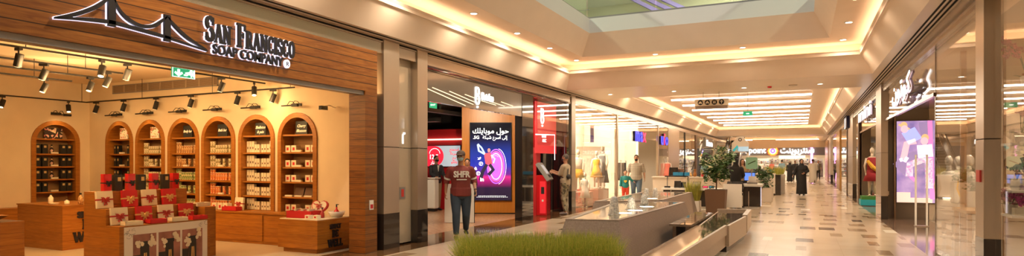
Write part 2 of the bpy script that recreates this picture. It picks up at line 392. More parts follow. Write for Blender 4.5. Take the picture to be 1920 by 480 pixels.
# a small slab-serif alphabet, strokes in a box one unit high: (width, [strokes])
def _arc(cx, cz, rx, rz, a0, a1, n=12): return [(cx + rx * math.cos(math.radians(a0 + (a1 - a0) * i / n)), cz + rz * math.sin(math.radians(a0 + (a1 - a0) * i / n))) for i in range(n + 1)]
T_, t_ = .15, .075
def _sf(x, z, w=.26): return ([(x - w / 2, z), (x + w / 2, z)], t_ * 1.1)
SERIF = {
 'A': (.62, [([(.10, 0), (.31, 1)], t_), ([(.31, 1), (.52, 0)], T_), ([(.18, .33), (.44, .33)], t_), _sf(.1, .03, .2), _sf(.52, .03, .24)]),
 'S': (.50, [(_arc(.25, .74, .17, .22, 20, 250), .13), (_arc(.25, .27, .18, .23, 90, -160), .14), ([(.42, .66), (.42, .98)], .05), ([(.07, .34), (.07, .02)], .05)]),
 'N': (.66, [([(.13, 0), (.13, 1)], t_), ([(.13, 1), (.52, 0)], T_), ([(.53, 0), (.53, 1)], t_), _sf(.12, .03), _sf(.10, .97, .2), _sf(.53, .97)]),
 'F': (.54, [([(.15, 0), (.15, 1)], T_), ([(.1, .96), (.5, .96)], t_), ([(.15, .52), (.38, .52)], t_), ([(.38, .4), (.38, .64)], .05), ([(.49, .97), (.49, .72)], .05), _sf(.15, .03, .3), _sf(.12, .97)]),
 'R': (.62, [([(.15, 0), (.15, 1)], T_), ([(.15, .96)] + _arc(.28, .74, .17, .22, 90, -90) + [(.15, .52)], .09), ([(.3, .5), (.53, .02)], T_), _sf(.15, .03, .3), _sf(.1, .97, .2), _sf(.55, .03, .18)]),
 'C': (.56, [(_arc(.30, .5, .2, .46, 50, 310, 16), .12), ([(.45, .66), (.45, .98)], .05), ([(.45, .02), (.45, .3)], .05)]),
 'I': (.32, [([(.16, 0), (.16, 1)], T_), _sf(.16, .03), _sf(.16, .97)]),
 'O': (.62, [(_arc(.31, .5, .21, .46, 0, 360, 20), .125)]),
 'M': (.80, [([(.12, 0), (.12, 1)], t_), ([(.14, 1), (.39, .1)], T_), ([(.39, .1), (.64, 1)], t_), ([(.66, 0), (.66, 1)], T_), _sf(.12, .03, .22), _sf(.66, .03), _sf(.1, .97, .2), _sf(.68, .97, .22)]),
 'P': (.56, [([(.15, 0), (.15, 1)], T_), ([(.15, .96)] + _arc(.28, .72, .18, .24, 90, -90) + [(.15, .48)], .09), _sf(.15, .03, .3), _sf(.1, .97, .2)]),
 'L': (.54, [([(.15, 0), (.15, 1)], T_), ([(.1, .04), (.5, .04)], t_), ([(.49, .03), (.49, .3)], .05), _sf(.15, .97, .3)]),
 'Y': (.60, [([(.08, 1), (.3, .48)], T_), ([(.52, 1), (.3, .48)], t_), ([(.3, 0), (.3, .5)], T_), _sf(.3, .03), _sf(.08, .97, .24), _sf(.52, .97, .2)]),
 'B': (.60, [([(.15, 0), (.15, 1)], T_), ([(.15, .96)] + _arc(.28, .75, .15, .21, 90, -90) + [(.15, .54)], .09), ([(.15, .52)] + _arc(.3, .28, .18, .24, 90, -90) + [(.15, .04)], .1), _sf(.1, .03, .2), _sf(.1, .97, .2)]),
 'E': (.56, [([(.15, 0), (.15, 1)], T_), ([(.1, .96), (.5, .96)], t_), ([(.15, .5), (.4, .5)], t_), ([(.1, .04), (.5, .04)], t_), ([(.49, .97), (.49, .72)], .05), ([(.49, .03), (.49, .28)], .05), ([(.39, .4), (.39, .6)], .05)]),
 'W': (.94, [([(.08, 1), (.28, 0)], T_), ([(.28, 0), (.48, .95)], t_), ([(.46, 1), (.66, 0)], T_), ([(.66, 0), (.86, 1)], t_), _sf(.08, .97), _sf(.46, .97, .2), _sf(.87, .97, .2)]),
}
def serif_width(s, h, wx=1.0, caps=None):
    return sum((.35 if ch == ' ' else SERIF[ch][0]) * h * wx * (1 if caps is None or caps[i] else .76) for i, ch in enumerate(s))
def serif(mb, s, h, x0, z0, d0, d1, T=None, wx=1.0, caps=None, grow=0):
    x = x0
    for i, ch in enumerate(s):
        k = 1 if caps is None or caps[i] else .76
        if ch == ' ': x += .35 * h * wx * k; continue
        w, st = SERIF[ch]
        for q_, (pts, th) in enumerate(st):
            mb.ribbon([(x + px * h * wx * k, z0 + pz * h * k) for px, pz in pts], th * h * k * (.6 + .4 * wx) + grow, d0 - q_ * .0005, d1, T)
        x += w * h * wx * k
    return x

# ------------------------------------------------------------------ plan of the place (metres)
XL, XR = -6.55, 1.94           # shop fronts left and right
ZB, ZS = 3.40, 3.66            # underside of the metal band, soffit
CX = -2.40                     # middle of the ceiling coffers
YN = 8.5                       # side wall of the soap shop
def rect(x0, x1, y0, y1): return [(x0, y0), (x1, y0), (x1, y1), (x0, y1)]
def ring(mb, A, za, B, zb):
    a = [(*p, za) for p in A]; b = [(*p, zb) for p in B]
    for i in range(4): j = (i + 1) % 4; mb.quad(a[i], a[j], b[j], b[i])
# ------------------------------------------------------------------ floors
struct('floor', MB().box(-6.12, XR - .1, -9, 71, -.2, 0), 'floor')
struct('floor_border_left', MB().box(-7.05, -6.12, -9, 71, -.2, 0), 'floor_dark')
struct('floor_border_right', MB().box(XR - .1, 3.0, -9, 71, -.2, 0), 'floor_brown')
struct('floor_soap_shop', MB().box(-16.5, -7.05, -2, 9.2, -.2, 0), 'floor_shop')
struct('floor_phone_shop', MB().box(-16.5, -7.05, 9.2, 18.3, -.2, 0), 'floor_orange')
struct('floor_left_shops', MB().box(-16.5, -7.05, 18.3, 66, -.2, 0), 'floor_shop')
struct('floor_right_shops', MB().box(3.0, 12, -9, 66, -.2, 0), 'floor_shop')
struct('floor_far_shop', MB().box(-16.5, 12, 71, 96, -.2, 0), 'floor_shop')
mb = MB()
for i in range(14):
    x = -2.0 + i * .27
    if i % 3 != 2: mb.box(x, x + (.2 if i % 2 else .12), 19.55, 19.75, .0, .004)
struct('trim_1', mb, 'floor_dark')
# ------------------------------------------------------------------ ceiling of the corridor: soffit with two coffers
def coffer_rects(y0, y1, yb0, yb1):
    return dict(bot=rect(CX - 3.92, CX + 3.92, y0, y1), lip=rect(CX - 3.58, CX + 3.58, yb0, yb1))
c1 = coffer_rects(-8.4, 16.95, -7.8, 16.35); c2 = coffer_rects(19.8, 51.0, 20.4, 50.4); c3 = coffer_rects(54.0, 66.0, 54.6, 66.0)
mb = MB()
for y0, y1 in ((-9, -8.4), (16.95, 19.8), (51.0, 54.0)): mb.box(CX - 3.92, CX + 3.92, y0, y1, ZS, ZS + .12)
mb.box(XL - .25, CX - 3.92, -9, 66, ZS, ZS + .12); mb.box(CX + 3.92, XR + .25, -9, 66, ZS, ZS + .12)
struct('ceiling', mb, 'soffit')
def off(R, d): return [(R[0][0] - d, R[0][1] - d), (R[1][0] + d, R[1][1] - d), (R[2][0] + d, R[2][1] + d), (R[3][0] - d, R[3][1] + d)]
for nm, c in (('ceiling_coffer_near', c1), ('ceiling_coffer_middle', c2), ('ceiling_coffer_far', c3)):
    mb = MB(); ring(mb, c['bot'], ZS, c['lip'], 4.15); ring(mb, c['lip'], 4.15, off(c['lip'], .03), 4.17); ring(mb, off(c['lip'], .03), 4.17, off(c['lip'], .03), 4.06)
    ring(mb, off(c['lip'], .03), 4.06, off(c['lip'], .32), 4.06); ring(mb, off(c['lip'], .32), 4.06, off(c['lip'], .32), 4.36)
    if nm != 'ceiling_coffer_near': mb.box(CX - 3.9, CX + 3.9, c['lip'][0][1] - .33, c['lip'][2][1] + .33, 4.35, 4.42)
    else:
        inn = rect(CX - 2.95, CX + 2.95, -7.2, 15.54); top = rect(CX - 2.63, CX + 2.63, -6.9, 15.2)
        ring(mb, off(c['lip'], .32), 4.35, inn, 4.35); ring(mb, inn, 4.35, top, 4.9)
    struct(nm, mb, 'plaster')
    # led lines lying in the cove behind the lip
    mb = MB(); L = c['lip']; x0, y0 = L[0]; x1, y1 = L[2]
    for bx in ((x0 - .17, x0 - .11, y0, y1), (x1 + .11, x1 + .17, y0, y1)): mb.box(*bx, 4.065, 4.085)
    if nm != 'ceiling_coffer_far': mb.box(x0, x1, y1 + .11, y1 + .17, 4.065, 4.085)
    mb.box(x0, x1, y0 - .17, y0 - .11, 4.065, 4.085)
    tag(mb.build('cove_light', 'led'), {'ceiling_coffer_near': 'warm cove light line around the nearest ceiling recess below the glass balustrade', 'ceiling_coffer_middle': 'warm cove light line around the ceiling recess with the long light panels', 'ceiling_coffer_far': 'warm cove light line of the farthest ceiling recess before the far shop'}[nm], 'cove light')
# upper level edge: white fascia, slab, glass balustrade, and the storey above
top = rect(CX - 2.63, CX + 2.63, -6.9, 15.2)
mb = MB(); ring(mb, top, 4.9, top, 5.28); ring(mb, top, 5.28, off(top, 6), 5.28); struct('trim_2', mb, 'fascia_white')
mb = MB(); x0, y0 = top[0]; x1, y1 = top[2]
mb.box(x0 - .09, x0 - .05, y0, y1 + .09, 5.28, 5.33); mb.box(x1 + .05, x1 + .09, y0, y1 + .09, 5.28, 5.33); mb.box(x0 - .09, x1 + .09, y1 + .05, y1 + .09, 5.28, 5.33)
br = thing('glass_balustrade', 'greenish glass balustrade along the upper floor edge above the ceiling recess', 'balustrade', (0, 0, 0))
mb.build('base_channel', 'gray', br)
for k in range(3):
    mb = MB()
    if k == 0:
        for i in range(8): mb.box(x0 - .078, x0 - .062, y0 + i * 2.76, y0 + i * 2.76 + 2.73, 5.30, 6.35)
    elif k == 1:
        for i in range(8): mb.box(x1 + .062, x1 + .078, y0 + i * 2.76, y0 + i * 2.76 + 2.73, 5.30, 6.35)
    else:
        for i in range(3): mb.box(x0 - .07 + i * 1.8, x0 - .07 + i * 1.8 + 1.77, y1 + .062, y1 + .078, 5.30, 6.35)
    mb.build('glass_panel', 'glass_green', br)
mb = MB(); mb.tube([(x0 - .07, y0, 6.38), (x0 - .07, y1 + .07, 6.38), (x1 + .07, y1 + .07, 6.38), (x1 + .07, y0, 6.38)], .025, 8); mb.build('handrail', 'steel', br)
a = onZ(1105, 18, 5.6); b = onZ(1047, 24, 5.6)
tag(MB().tube([a, (a + b) / 2, b], .016, 8).build('railing_rod', 'gray'), 'thin dark rod crossing at the corner of the upper glass balustrade', 'rod')
# upper storey
M['upwall'] = mat('pale_olive_upper_wall', (.66, .62, .44), .7); M['upceil'] = mat('upper_ceiling_white', (.80, .78, .70), .7)
mb = MB(); mb.box(-14, 10, 30, 30.2, 5.28, 9.5); mb.box(-14.2, -14, -10, 30, 5.28, 9.5); mb.box(10, 10.2, -10, 30, 5.28, 9.5); mb.box(-14, 10, -10.2, -10, 5.28, 9.5)
struct('wall_upper_storey', mb, 'upwall')
mb = MB(); mb.box(-14, CX - 3.6, -10, 30, 9.5, 9.7); mb.box(CX + 3.6, 10, -10, 30, 9.5, 9.7); mb.box(CX - 3.6, CX + 3.6, 15.5, 30, 9.5, 9.7)
struct('ceiling_upper_storey', mb, 'upceil')
mb = MB(); mb.box(CX - 8.7, CX + 8.7, 15.28, 30, 5.05, 5.27); mb.box(-14, x0 - .08, -10, 30, 5.05, 5.27); mb.box(x1 + .08, 10, -10, 30, 5.05, 5.27); struct('floor_upper_storey', mb, 'upceil')
# ramp-like banded bulkheads and banner of the upper storey seen through the balustrade
mb = MB()
for i in range(3): mb.add([(-7.6 + i * .55, 28, 9.35), (-7.3 + i * .55, 28, 9.35), (-5.2 + i * .6, 28, 8.1), (-5.55 + i * .6, 28, 8.1), (-7.6 + i * .55, 28.3, 9.35), (-7.3 + i * .55, 28.3, 9.35), (-5.2 + i * .6, 28.3, 8.1), (-5.55 + i * .6, 28.3, 8.1)], [(0, 1, 2, 3), (4, 5, 6, 7), (0, 1, 5, 4), (2, 3, 7, 6), (0, 3, 7, 4), (1, 2, 6, 5)])
M['violet'] = mat('violet_panel', (.30, .22, .62), .5, em=(.3, .22, .7), es=.02)
tag(mb.build('escalator_side_panel', 'violet'), 'violet slanted side panels of an upper storey escalator behind the glass balustrade', 'escalator')
mb = MB(); mb.box(-9, 3, 24, 24.1, 9.38, 9.42); mb.box(-9, 3, 27, 27.1, 9.38, 9.42); tag(mb.build('linear_ceiling_light', 'led_white'), 'thin bright ceiling light lines of the upper storey seen through the balustrade', 'ceiling light')
for x, y in ((-8, 22), (-2.4, 20), (3, 22), (-9, 10), (4.5, 10), (-2.4, 26)): lamp('SPOT', 'upper_storey_fill', (x, y, 9.3), 1200, (1, .93, .78), (x, y + 2, 5), .15, 150, .8)  # spots added to brighten the storey seen through the balustrade
# ------------------------------------------------------------------ downlights
dl0 = thing('downlight', 'x', 'downlight', (0, 0, 0), 0, 'recessed ceiling downlights')
MB()._lathe([(.062, -.002), (.062, -.012), (.088, -.010), (.090, 0)], 20, None).build('trim_ring', 'white', dl0)
MB().cyl((0, 0), .062, -.006, -.001).build('lens', 'downlight', dl0)
first = [True]
def downlight(x, y, z, label, grp, power=60, cone=165):
    if first[0]: o = dl0; o.location = (x, y, z); o['label'] = label; o['group'] = grp; first[0] = False
    else: o = dup(dl0, (x, y, z), None, label, grp)
    if power: lamp('SPOT', 'downlight_beam', (x, y, z - .03), power, (1, .80, .58), (x, y, 0), .06, cone, 1.0)
for y in (4.2, 6.1, 8.1, 10.1, 12.05, 13.95): downlight(CX - 3.24, y, 4.35, 'round downlight in the row left of the glass balustrade, over the shop fronts', 'downlights left of the near ceiling recess', 130)
for y in (4.2, 6.1, 8.1, 10.1, 12.05, 14.0): downlight(CX + 3.24, y, 4.35, 'round downlight in the row along the right side of the near ceiling recess', 'downlights right of the near ceiling recess', 38)
for x, t in ((CX - 3.24, 'in the far left corner of the near ceiling recess'), (-3.47, 'under the far side of the balustrade, left of its middle'), (-1.33, 'under the far side of the balustrade, right of its middle'), (CX + 3.24, 'in the far right corner of the near ceiling recess')):
    downlight(x, 15.92, 4.35, 'round downlight ' + t, 'downlights along the far side of the near recess', 110)
for x, t in ((-5.44, 'leftmost on the flat beam, above the clothes shop glass'), (-3.48, 'on the flat beam left of the hanging direction sign'), (-1.51, 'on the flat beam right of the hanging direction sign'), (.43, 'rightmost on the flat beam near the right shop fronts')):
    downlight(x, 18.5, ZS, 'round downlight ' + t, 'downlights on the flat beam', 120)
for x in (-5.2, -3.4, -1.5, .3):
    downlight(x, 52.4, ZS, 'tiny round downlight on the distant beam before the far shop', 'downlights on the distant beam', 180)
for y in (23, 29, 35, 41, 47):
    for x in (CX - 3.25, CX + 3.25): lamp('SPOT', 'wall_washer_beam', (x, y, 4.3), 150, (1, .76, .5), (x, y, 0), .06, 165, 1.0)
tag(MB()._lathe([(0.001, -.05), (.05, -.045), (.06, 0)], 16, None).build('smoke_detector', M['red'], loc=(-.84, 18.54, ZS)), 'small dark red detector dome on the flat beam', 'detector')
o = thing('ceiling_speaker', 'round flush ceiling speaker grille on the flat beam beside the red detector', 'speaker', (-.24, 18.44, ZS))
MB()._lathe([(0.001, -.012), (.1, -.012), (.12, 0)], 24, None).build('grille', 'soffit', o); MB()._lathe([(.1, -.013), (.105, -.018), (.11, -.013)], 24, None).build('rim', 'gray', o)
# ------------------------------------------------------------------ linear light panels in the middle coffer
for i in range(9):
    y = 24.2 + i * 2.75
    o = thing('linear_light_panel', 'long warm light panel across the middle ceiling recess, ' + ['nearest', 'second nearest', 'third nearest', 'fourth nearest', 'fifth', 'fourth farthest', 'third farthest', 'second farthest', 'farthest'][i] + ' of nine', 'ceiling light', (CX, y, 4.35), 0, 'light panels across the middle recess')
    MB().box(-2.75, 2.75, 0, .62, -.03, -.005).build('diffuser', 'diffuser', o)
    MB().box(-2.72, 2.72, -.32, -.20, -.16, -.10).build('light_bar', 'led_white', o)
    MB().box(-2.75, 2.75, -.34, -.18, -.10, -.003).build('housing', 'plaster', o)
# ------------------------------------------------------------------ slots, bands above the shop fronts
M['matteblack'] = mat('matte_black_slot', (.006, .005, .005), .9)
o = thing('slot_air_diffuser', 'long black triple slot air diffuser in the soffit above the right shop fronts', 'air diffuser', (1.77, 8, ZS))
for k in range(3): MB().box(-.085 + k * .07, -.055 + k * .07, -12, 44, -.006, -.001).build('slot', 'matteblack', o)
o = thing('slot_air_diffuser', 'thin dark slot line in the soffit above the left shop fronts', 'air diffuser', (-6.42, 8, ZS))
MB().box(-.02, .02, -12, 44, -.006, -.001).build('slot', 'matteblack', o)
mb = MB(); mb.box(XL - .12, XL, -9, 66, ZB, ZS - .03); mb.box(XL - .12, XL + .02, -9, 66, ZS - .075, ZS - .055); mb.box(XL - .12, XL + .03, -9, 66, ZS - .03, ZS); struct('trim_3', mb, 'steel_h'); struct('trim_14', MB().box(XL - .02, XL + .012, -9, 66, ZS - .045, ZS - .032), 'matteblack')
mb = MB(); mb.box(XR, XR + .12, -9, 66, ZB + .02, ZS - .03); mb.box(XR - .05, XR + .12, -9, 66, ZS - .03, ZS); mb.box(XR - .02, XR, -9, 66, 3.5, 3.52); struct('trim_4', mb, 'steel_h')
# wall mass above the bands and behind the camera
mb = MB(); mb.box(XL - .35, XL - .13, -9, 66, ZB, 5.0); struct('wall_left_above_shops', mb, 'plaster')
mb = MB(); mb.box(XR + .13, XR + .35, -9, 66, ZB, 5.0); struct('wall_right_above_shops', mb, 'plaster')
struct('wall_back', MB().box(-16.5, 12, -9.3, -9, 0, 5.1), 'plaster')
struct('wall_left_near', MB().box(XL - .2, XL, -9, -.5, 0, ZB), 'plaster')
# ================================================================== SOAP SHOP
ZC = 3.32
struct('ceiling_soap_shop', MB().box(-16, -6.95, -2, YN + .4, ZC, ZC + .1), 'shopceil')
def niche_wall(name, T, a, b, top, holes, m, hw=.47, zs=1.96, n=14):
    """wall from a to b along local x, front face y = 0, arched openings cut at the given centres"""
    mb = MB(); x = a
    for c in holes:
        mb.quad((x, 0, 0), (c - hw, 0, 0), (c - hw, 0, top), (x, 0, top), T)
        P = [(c - hw * math.cos(PI * i / n), zs + hw * math.sin(PI * i / n)) for i in range(n + 1)]
        for i in range(n): mb.quad((P[i][0], 0, P[i][1]), (P[i + 1][0], 0, P[i + 1][1]), (P[i + 1][0], 0, top), (P[i][0], 0, top), T)
        mb.quad((c - hw, 0, 0), (c + hw, 0, 0), (c + hw, 0, .22), (c - hw, 0, .22), T)
        x = c + hw
    mb.quad((x, 0, 0), (b, 0, 0), (b, 0, top), (x, 0, top), T)
    return struct(name, mb, m)
NX = [-13.83, -12.76, -11.68, -10.63, -9.56, -8.50]
niche_wall('wall_soap_right', Matrix.Translation((0, YN, 0)), -14.95, -6.95, ZC, NX, 'shopwall')
Tb = Matrix.Translation((-14.95, 0, 0)) @ Matrix.Rotation(PI / 2, 4, 'Z')      # local x -> world y, local +y -> world -x
niche_wall('wall_soap_back', Tb, -2, YN, ZC, [7.79], 'shopwall')
struct('wall_soap_pier', MB().box(-14.949, -14.75, 5.4, 6.32, 0, ZC), 'shopwall')
struct('trim_5', MB().box(-14.749, -14.70, 5.4, 6.18, 0, ZC), 'wood_thin')
struct('wall_soap_side', MB().box(-15, -6.9, -2.1, -2, 0, ZC), 'shopwall')
struct('wall_between_shops', MB().box(-16, -6.95, 8.86, 9.15, 0, ZC), 'shopwall')
# niche cabinet (arched oak shelf unit)
SH = [2.04, 1.71, 1.43, 1.15, .87, .59]
def make_niche():
    t = thing('arched_shelf_unit', 'x', 'shelf unit', (0, 0, 0), 0, 'arched wall shelves')
    hw, zs, n, fr = .47, 1.96, 16, .075
    mb = MB()
    for w0, w1, y0, y1 in ((hw + .015, hw - fr, -.03, .0),):
        P = [(-w0, .22)] + [(-w0 * math.cos(PI * i / n), zs + w0 * math.sin(PI * i / n)) for i in range(n + 1)] + [(w0, .22)]
        Q = [(-w1, .22)] + [(-w1 * math.cos(PI * i / n), zs + w1 * math.sin(PI * i / n)) for i in range(n + 1)] + [(w1, .22)]
        for i in range(len(P) - 1): mb.prism([P[i], Q[i], Q[i + 1], P[i + 1]], y0, y1, None, 'y')
    mb.build('arched_frame', 'wood_plain', t)
    mb = MB(); w = hw - fr
    P = [(-w, .22)] + [(-w * math.cos(PI * i / n), zs + w * math.sin(PI * i / n)) for i in range(n + 1)] + [(w, .22)]
    for i in range(len(P) - 1): mb.quad((P[i][0], -.0, P[i][1]), (P[i + 1][0], 0, P[i + 1][1]), (P[i + 1][0], .30, P[i + 1][1]), (P[i][0], .30, P[i][1]))
    mb.build('lining', 'wood_plain', t)
    MB().prism(P, .29, .30, None, 'y').build('back_panel', 'wood_back', t)
    for z in SH: MB().box(-w + .002, w - .002, .005, .285, z - .03, z).build('shelf', 'wood_plain', t)
    return t
M['wood_back'] = wood('pale_oak_back', (.34, .20, .09), (.48, .29, .14), 0, jit=0)  # lighter, less orange oak for the niche backs
niche0 = make_niche()
nn = ['second from the left corner, with black boxes', 'with pale flowered tubes under a flower card', 'under the Body bar card', 'under the Bath bar card', 'with tall white cartons', 'at the right end, under the Cherry Blossom card']
names7 = ['arched oak wall shelf ' + s for s in nn]
niche0.location = (NX[0], YN, 0); niche0['label'] = names7[0]
for x, l in zip(NX[1:], names7[1:]): dup(niche0, (x, YN, 0), 0, l)
dup(niche0, (-14.95, 7.79, 0), PI / 2, 'arched oak wall shelf alone on the back wall, holding black boxes')
# picture lights over the niches
def make_piclight():
    t = thing('picture_light', 'x', 'wall lamp', (0, 0, 0), 0, 'black picture lights over the arches')
    MB().tube([(-.20, -.20, 0), (.20, -.20, 0)], .013, 8).build('light_bar', 'black', t)
    MB().cbox((.13, -.2, .0), (.14, .05, .05)).build('lamp_head', 'black', t)
    for s in (-.06, .06): MB().tube([(s, 0, .03), (s, -.06, .085), (s, -.14, .085), (s, -.2, .01)], .006, 6).build('curved_arm', 'black', t)
    MB().cbox((0, -.012, .03), (.2, .022, .05)).build('wall_plate', 'black', t)
    return t
pl0 = make_piclight(); arches = ['the second-from-corner arch', 'the flowered tube arch', 'the Body bar arch', 'the Bath bar arch', 'the white carton arch', 'the Cherry Blossom arch']
for i, x in enumerate(NX):
    l = 'black wall picture light above ' + arches[i]
    if i == 0: pl0.location = (x, YN, 2.56); pl0['label'] = l
    else: dup(pl0, (x, YN, 2.56), 0, l)
    lamp('SPOT', 'picture_light_beam', (x, YN - .24, 2.50), 8, SOAPW, (x, YN + .1, 1.6), .05, 120, .9)
dup(pl0, (-14.95, 7.79, 2.57), PI / 2, 'black wall picture light above the arch on the back wall')
lamp('SPOT', 'picture_light_beam', (-14.73, 7.79, 2.53), 9, SOAPW, (-15.05, 7.79, 1.6), .05, 120, .9)
# ---- products
M['floral'] = spot_mat('flower_print_card', (.80, .74, .62), [(.5, .06, .05), (.75, .55, .2), (.25, .3, .12)], 34, .6)
M['dotted'] = spot_mat('dark_blossom_print', (.03, .02, .02), [(.7, .45, .35), (.75, .2, .2), (.8, .65, .4)], 22, .5)
M['tube_cream'] = spot_mat('cream_patterned_wrap', (.72, .62, .40), [(.35, .22, .08), (.25, .27, .1)], 60, .6)
M['tube_orange'] = spot_mat('orange_flower_wrap', (.72, .25, .06), [(.8, .6, .3), (.6, .08, .04)], 60, .5)
M['tube_green'] = spot_mat('green_leaf_wrap', (.16, .24, .06), [(.6, .55, .25), (.75, .62, .3)], 60, .55)
M['tube_brown'] = spot_mat('brown_gold_wrap', (.45, .22, .07), [(.75, .5, .2), (.25, .1, .04)], 60, .55)
M['kraft'] = mat('brown_notebook_cover', (.16, .085, .05), .6)
def put(o, T, x, z, y=.12):   # local position on a shelf -> world
    p = T @ Vector((x, y, z)); o.location = p
def carton(name, w, d, h, m, lab=None, accent=None):
    t = thing(name, 'x', 'box', (0, 0, 0)); MB().box(-w / 2, w / 2, -d / 2, d / 2, 0, h).build('carton', m, t, bevel=.002)
    if accent: MB().box(-w * .22, w * .22, -d / 2 - .002, -d / 2 - .0005, h * accent[1], h * accent[2]).build('paper_label', accent[0], t)
    return t
blackbox0 = carton('black_soap_box', .11, .09, .205, 'blackcard', None, ('labelgold', .62, .86))
tallbox0 = carton('white_carton', .062, .062, .20, 'cream', None, ('kraft', .3, .5))
smallbox0 = carton('candle_box', .12, .11, .125, 'cream', None, ('redcard', .25, .7))
def tube0(m):
    t = thing('patterned_tube', 'x', 'tube', (0, 0, 0)); MB().cyl((0, 0), .032, 0, .185, 14).build('wrapped_tube', m, t, smooth=False); MB().cyl((0, 0), .033, .185, .195, 14).build('lid', 'cream', t); return t
USED = {}
def place(src, T, rz, x, z, label, group, sc=None, y=.12):
    if src.name not in USED: USED[src.name] = 1; o = src
    else: o = dup(src)
    put(o, T, x, z, y); o.rotation_euler = (0, 0, rz); o['label'] = label; o['group'] = group
    if sc: o.scale = sc
    return o
ordn = ['top product shelf', 'second shelf', 'third shelf', 'fourth shelf', 'lowest shelf']
TW = [Matrix.Translation((x, YN, 0)) for x in NX]
T1 = Matrix.Translation((-14.95, 7.79, 0)) @ Matrix.Rotation(PI / 2, 4, 'Z')
def tag0(): 
    t = thing('price_card', 'x', 'card', (0, 0, 0)); MB().box(-.07, .07, -.02, .02, 0, .035).build('card', 'cream', t); return t
card0 = tag0()
# black boxes: arch on the back wall and the first arch of the side wall
for T, rz, w, rows in ((T1, PI / 2, 'the back wall arch', 4), (TW[0], 0, 'the corner arch', 5)):
    for k in range(rows):
        z = SH[k + 1] + .002
        for x in ((-.31, -.17, .20, .32) if T is T1 else (-.31, -.20, .16, .25, .33)):
            place(blackbox0, T, rz, x, z, 'black soap box with gold label on the %s of %s' % (ordn[k], w), 'black soap boxes on the %s of %s' % (ordn[k], w), None if T is T1 else (.75, .8, .95))
        place(card0, T, rz, .0, z, 'small cream card on the %s of %s' % (ordn[k], w), 'cream cards on shelves', y=.05)
    if T is T1:
        b = thing('dark_gift_bottle', 'x', 'bottle')
        MB().lathe([(.03, 0), (.035, .01), (.035, .11), (.014, .14), (.014, .17)], 12).build('bottle', 'dotted', b); MB().cyl((0, 0), .017, .17, .20, 12).build('cap', 'black', b)
        for k in range(3): place(b, T, rz, -.02, SH[k + 1] + .002, 'dark blossom bottle on the %s of the back wall arch' % ordn[k], 'dark bottles in the back wall arch')
# flowered tubes
tb = {k: tube0('tube_' + k) for k in ('cream', 'orange', 'green', 'brown')}
pat = {1: ['cream', 'cream', 'cream', 'cream', 'cream'], 2: ['brown', 'brown', 'green', 'green', 'green'], 3: ['cream', 'cream', 'orange', 'orange', 'orange']}
wn = {1: 'the flower card arch', 2: 'the Body bar arch', 3: 'the Bath bar arch'}
for a in (1, 2, 3):
    for k in range(5):
        c = pat[a][k]; z = SH[k + 1] + .002
        for j, x in enumerate((-.345, -.27, -.19, -.12, -.05, .02, .09, .19, .265, .34)):
            if 2 < j < 7 and k in (1, 3) and j % 2 == 0: continue
            s = 1.18 if (j < 2 or j > 7) else .82
            place(tb[c], TW[a], 0, x, z, '%s patterned tube on the %s of %s' % ({'cream': 'cream', 'orange': 'orange', 'green': 'green', 'brown': 'brown and gold'}[c], ordn[k], wn[a]), 'tubes on the %s of %s' % (ordn[k], wn[a]), (1, 1, s))
        if k in (1, 3): place(card0, TW[a], 0, .03, z, 'small cream card on the %s of %s' % (ordn[k], wn[a]), 'cream cards on shelves', y=.03)
for k in range(5):
    z = SH[k + 1] + .002
    for j, x in enumerate((-.345, -.275, -.205, -.13, -.06, .05, .12, .20, .27, .34)):
        s = 1.1 if (j < 3 or j > 7) else .8
        place(tallbox0, TW[4], 0, x, z, 'tall white carton on the %s of the white carton arch' % ordn[k], 'white cartons on the %s of the white carton arch' % ordn[k], (1, 1, s))
for k in range(5):
    z = SH[k + 1] + .002
    if k == 3:
        nb = thing('brown_notebook', 'x', 'book'); MB().box(-.11, .11, -.012, .012, 0, .17, Matrix.Rotation(-.3, 4, 'X')).build('cover', 'kraft', nb)
        for x, l in ((-.12, 'left'), (.13, 'right')): place(nb, TW[5], 0, x, z, 'brown flat box leaning on the fourth shelf of the Cherry Blossom arch, the %s one' % l, 'brown leaning boxes', y=.15)
        for x in (-.24, 0, .24): place(card0, TW[5], 0, x, z, 'flat cream card in front of the brown leaning boxes', 'cream cards before the brown boxes', (1.3, 1.3, .8), y=.03)
        continue
    for x in (-.32, -.17, .18, .32):
        place(smallbox0, TW[5], 0, x, z, 'small white candle box on the %s of the Cherry Blossom arch' % ordn[k], 'candle boxes on the %s of the Cherry Blossom arch' % ordn[k])
    if k < 3: place(card0, TW[5], 0, 0, z, 'small cream card on the %s of the Cherry Blossom arch' % ordn[k], 'cream cards on shelves', y=.03)
# cards standing in the arch heads
M['cardwhite'] = mat('white_card_print', (.9, .86, .75), .6)
def signcard(T, rz, m, lines, label, w=.28, h=.25):
    t = thing('display_card', label, 'sign', T @ Vector((0, .1, 2.042)), rz); MB().box(-w / 2, w / 2, -.01, .01, 0, h).build('board', m, t)
    for i, s in enumerate(lines): text(s, .075, 'lettering', 'cardwhite', t, Matrix.Translation((0, -.014, h * .5 + .01 - i * .09 if len(lines) > 1 else h * .42)), .004, .002, .35, sx=.95)
signcard(T1, PI / 2, 'dotted', [], 'dark card with pink and gold blossom print on top of the back wall arch', .36, .24)
signcard(TW[0], 0, 'floral', [], 'white flower print card on top of the arch next to the corner')
signcard(TW[1], 0, 'floral', [], 'white flower print card on top of the arch with pale flowered tubes')
signcard(TW[2], 0, 'blackcard', ['Body bar'], 'black card reading Body bar in white script')
signcard(TW[3], 0, 'blackcard', ['Bath bar'], 'black card reading Bath bar in white script')
signcard(TW[4], 0, 'blackcard', ['Skelleton', '& pain'], 'black card with two lines of white script above the tall white cartons')
signcard(TW[5], 0, 'blackcard', ['Cherry', 'Blossom'], 'black card reading Cherry Blossom in white script')
